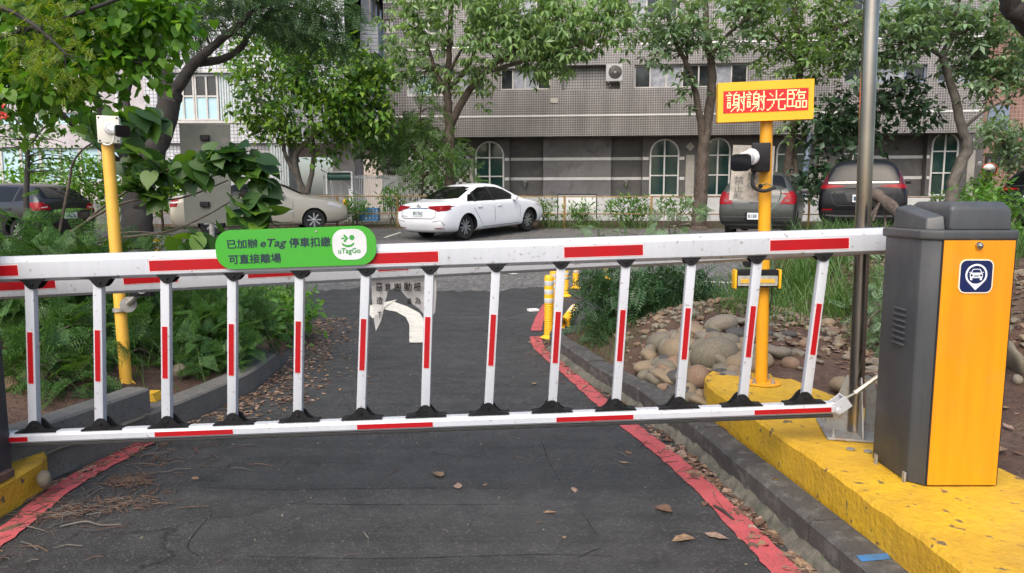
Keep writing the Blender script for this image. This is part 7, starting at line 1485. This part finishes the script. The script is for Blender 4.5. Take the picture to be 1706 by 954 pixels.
def dryleaf(b, x, y, s, z=None, mi=None):
    z = (H(x, y)+.013) if z is None else z; a = R.uniform(0, 6.28); t = Matrix.Rotation(a, 3, 'Z') @ Matrix.Rotation(R.uniform(-.12, .12), 3, 'X') @ Matrix.Rotation(R.uniform(-.12, .12), 3, 'Y'); cu, tw, bn = R.uniform(-.1, .9), R.uniform(-.25, .25), R.uniform(-.25, .35); w = R.uniform(.24, .40)
    prof = [(.04, -.5), (.55, -.34), (.95, -.14), (1, .05), (.8, .24), (.42, .40), (0, .56)]; vs = [(0, y_, bn*y_*y_) for y_ in (-.5, -.34, -.14, .05, .24, .40, .56)]; fs = []
    for sg in (-1, 1):
        k = len(vs)
        for wx, y_ in prof:
            xx = wx*w*R.uniform(.72, 1.12); vs.append((sg*xx, y_+R.uniform(-.03, .03), bn*y_*y_+cu*xx*xx*1.6+tw*sg*xx*y_))
        fs += [(i, i+1, k+i+1, k+i) if sg < 0 else (i, k+i, k+i+1, i+1) for i in range(6)]
    if s > .035: k = len(vs); vs += [(-.012, -.5, .0), (.012, -.5, 0), (.02+tw*.2, -.72, .04), (-.0+tw*.2, -.72, .04)]; fs.append((k, k+1, k+2, k+3))
    b.add([t @ Vector(v)*s+Vector((x, y, z+.02*s)) for v in vs], fs, R.randrange(4) if mi is None else mi)
def gen_left():
    while 1:
        y = R.uniform(2.4, 8.4); x = float(np.interp(y, WY, WX))+abs(R.gauss(0, .06 if y < 4.4 else .24))+.02; return x, y, R.uniform(.015, .055)
scatter('leaf_litter', 2000, gen_left, LM, dryleaf)
def gen_right():
    y = R.uniform(2.0, 7.2) if R.random() < .8 else R.uniform(2, 3.6); x = float(np.interp(y, KY, KX))-.03-abs(R.gauss(0, .06)); return x, y, R.uniform(.015, .065)
scatter('leaf_litter', 900, gen_right, LM, dryleaf)
def gen_bed2():
    while 1:
        x, y = R.uniform(1.6, 4.4), R.uniform(4.4, 7.4)
        if bedR(x, y) > .12 and not (x < 2.15 and y < 4.75): return x, y, R.uniform(.03, .07)
scatter('leaf_litter', 1500, gen_bed2, LM, dryleaf)
def gen_side(): return R.uniform(2.15, 3.4), R.uniform(2.5, 4.6), R.uniform(.03, .08)
scatter('leaf_litter', 160, gen_side, LM, dryleaf)
def gen_fence(): x = R.uniform(-16, 16); return x, 21.6+abs(R.gauss(0, .3)), R.uniform(.04, .1)
scatter('leaf_litter', 500, gen_fence, LM, dryleaf)
def twig(b, x, y, s):
    z = H(x, y)+.016; a = R.uniform(0, 6.28); d = Vector((math.cos(a), math.sin(a), 0))*s; m = Vector((x, y, z+.004))+d*.5+Vector((R.uniform(-.1, .1), R.uniform(-.1, .1), .02))*s; r = R.uniform(.0009, .0026); b.tube([Vector((x, y, z)), m, Vector((x, y, z))+d], [r, r, r*.5], 5, True, R.randrange(3))
def gen_tw():
    if R.random() < .6: y = R.uniform(2.5, 4.2); return float(np.interp(y, WY, WX))+.1+abs(R.gauss(0, .30)), y, R.uniform(.03, .16)
    if R.random() < .6: y = R.uniform(2.3, 6.5); return float(np.interp(y, KY, KX))-.06-abs(R.gauss(0, .14)), y, R.uniform(.03, .13)
    return R.uniform(-1.7, .9), R.uniform(2.5, 8), R.uniform(.02, .09)
scatter('twigs', 420, gen_tw, [LM[0], LM[2], M_['bark_pale']], twig)
def gen_pile(): return (GZ(215, 805, 0).x+R.gauss(0, .05), GZ(215, 805, 0).y+R.gauss(0, .035), R.uniform(.02, .07))
scatter('needle_litter', 260, gen_pile, [LM[0], LM[2], M_['bark']], twig)
def gen_pile2(): p = GZ(165, 850, 0); t = R.uniform(-1, 1); return (p.x+t*.22+R.gauss(0, .03), p.y+t*.10+R.gauss(0, .05), R.uniform(.03, .12))
scatter('needle_litter', 170, gen_pile2, [LM[0], LM[2], M_['bark_pale']], twig)
def gen_grit():
    return R.uniform(-2.0, 1.2), R.uniform(2.4, 9.5), 0
def grit(b, x, y, s):
    s = abs(R.gauss(0, .0028))+.0016; z = H(x, y)+.011; b.add([Vector((v.x*s*R.uniform(.8, 1.4), v.y*s, v.z*s*.7))+Vector((x, y, z)) for v in iv], if_, R.randrange(3))
scatter('grit', 800, gen_grit, [M_['concrete'], SM[4], SM[1]], grit)
# single fallen leaves on the lane
fl_ = [(731, 792, .085, 1, 'curled tan dry leaf left of the pair in the middle of the lane'), (763, 810, .075, 3, 'flat pale dry leaf, right one of the pair mid-lane'), (956, 815, .06, 3, 'small pale leaf on the lane right of the middle pair'), (808, 808, .03, 1, 'tiny yellow leaf scrap beside the middle pair'), (1040, 771, .065, 1, 'crumpled tan leaf by the red line below the bottom rail'), (1047, 755, .05, 0, 'small brown leaf just above the crumpled one near the red line'), (1104, 848, .10, 0, 'torn reddish brown leaf on the lane left of the red line'), (1140, 898, .105, 1, 'long flat tan leaf low on the lane near the right red line'), (1160, 790, .11, 1, 'long tan leaf lying across the right red line'), (1193, 893, .10, 3, 'broad pinkish brown leaf touching the red line'), (1265, 872, .07, 0, 'brown leaf between the red line and the kerb, lower one'), (1257, 856, .06, 2, 'dark leaf near the kerb, upper one'), (915, 853, .06, 1, 'narrow brown leaf stalk right of the lane centre'), (274, 772, .055, 2, 'dark reddish leaf near the end of the left red line'), (20, 884, .12, 0, 'large brown leaf on the left red line at the picture edge'), (940, 895, .035, 1, 'small yellow leaf low in the middle of the lane'), (1233, 898, .03, 1, 'bright green leaf scrap beside the lower red line'), (135, 668, .05, 2, 'dark dry leaf on the top of the low wall'), (890, 640, .06, 1, 'dry leaf on the far lane near the fence middle'), (610, 628, .06, 1, 'dry leaf on the far lane under the torn notice'), (1330, 930, .10, 0, 'brown crumpled leaf against the lower kerb'), (1135, 755, .10, 3, 'big pale crumpled leaf between red line and mortar'), (1175, 840, .05, 0, 'small brown leaf on the right red line'), (325, 797, .05, 1, 'small tan leaf at left on the lane')]
for px, py, s, mi, lab in fl_:
    p = GZ(px, py, 0.012); z = None
    if lab.endswith('low wall'): p = GZ(px, py, .302); z = .303
    b = B(); dryleaf(b, p.x, p.y, s, z, 0); tag(b.obj('fallen_leaf', LM[mi], None, True), lab, 'leaf', 'fallen leaves on the lane')
b = B(); p, q = GZ(1190, 842, .02), GZ(1222, 865, .02); b.tube([p, (p+q)/2+Vector((0, 0, .008)), q], [.006, .007, .005], 7); tag(b.obj('stick', M_['bark_dark'], None, True), 'dark stick lying on the right red line', 'stick')
b = B(); p, q = GZ(100, 877, .016), GZ(203, 873, .02); b.tube(spline([p, (p*2+q)/3+Vector((0, .03, .006)), (p+q*2)/3, q], 5), .004, 6); tag(b.obj('stick', M_['bark_pale'], None, True), 'long pale thin stick on the lane by the left red line', 'stick')
b = B(); p = Gh(888, 520); b.box(p+Vector((0, 0, .03)), (.13, .09, .03), Matrix.Rotation(.4, 3, 'Z'), bev=.006); tag(b.obj('paper_scrap', M_['white_trim']), 'small white scrap on the asphalt left of the bollards', 'scrap')
# fallen dead branch behind the cabinet
b = B(); b.tube(spline([P(1447, 318, 7.5), P(1468, 330, 7.3), P(1492, 352, 7.1), P(1530, 392, 6.8), P(1570, 450, 6.4)], 5), [.05, .055, .06, .065, .07]*4+[.07], 9); 
for q in ((1462, 345), (1450, 360), (1475, 372)): b.tube(spline([P(1470, 332, 7.3), P(q[0], q[1], 7.2), P(q[0]-8, q[1]+24, 7.1)], 4), .012, 5)
tag(b.obj('dead_branch', M_['bark'], None, True), 'broken brown dead branch sticking up between the steel pole and the cabinet', 'branch')
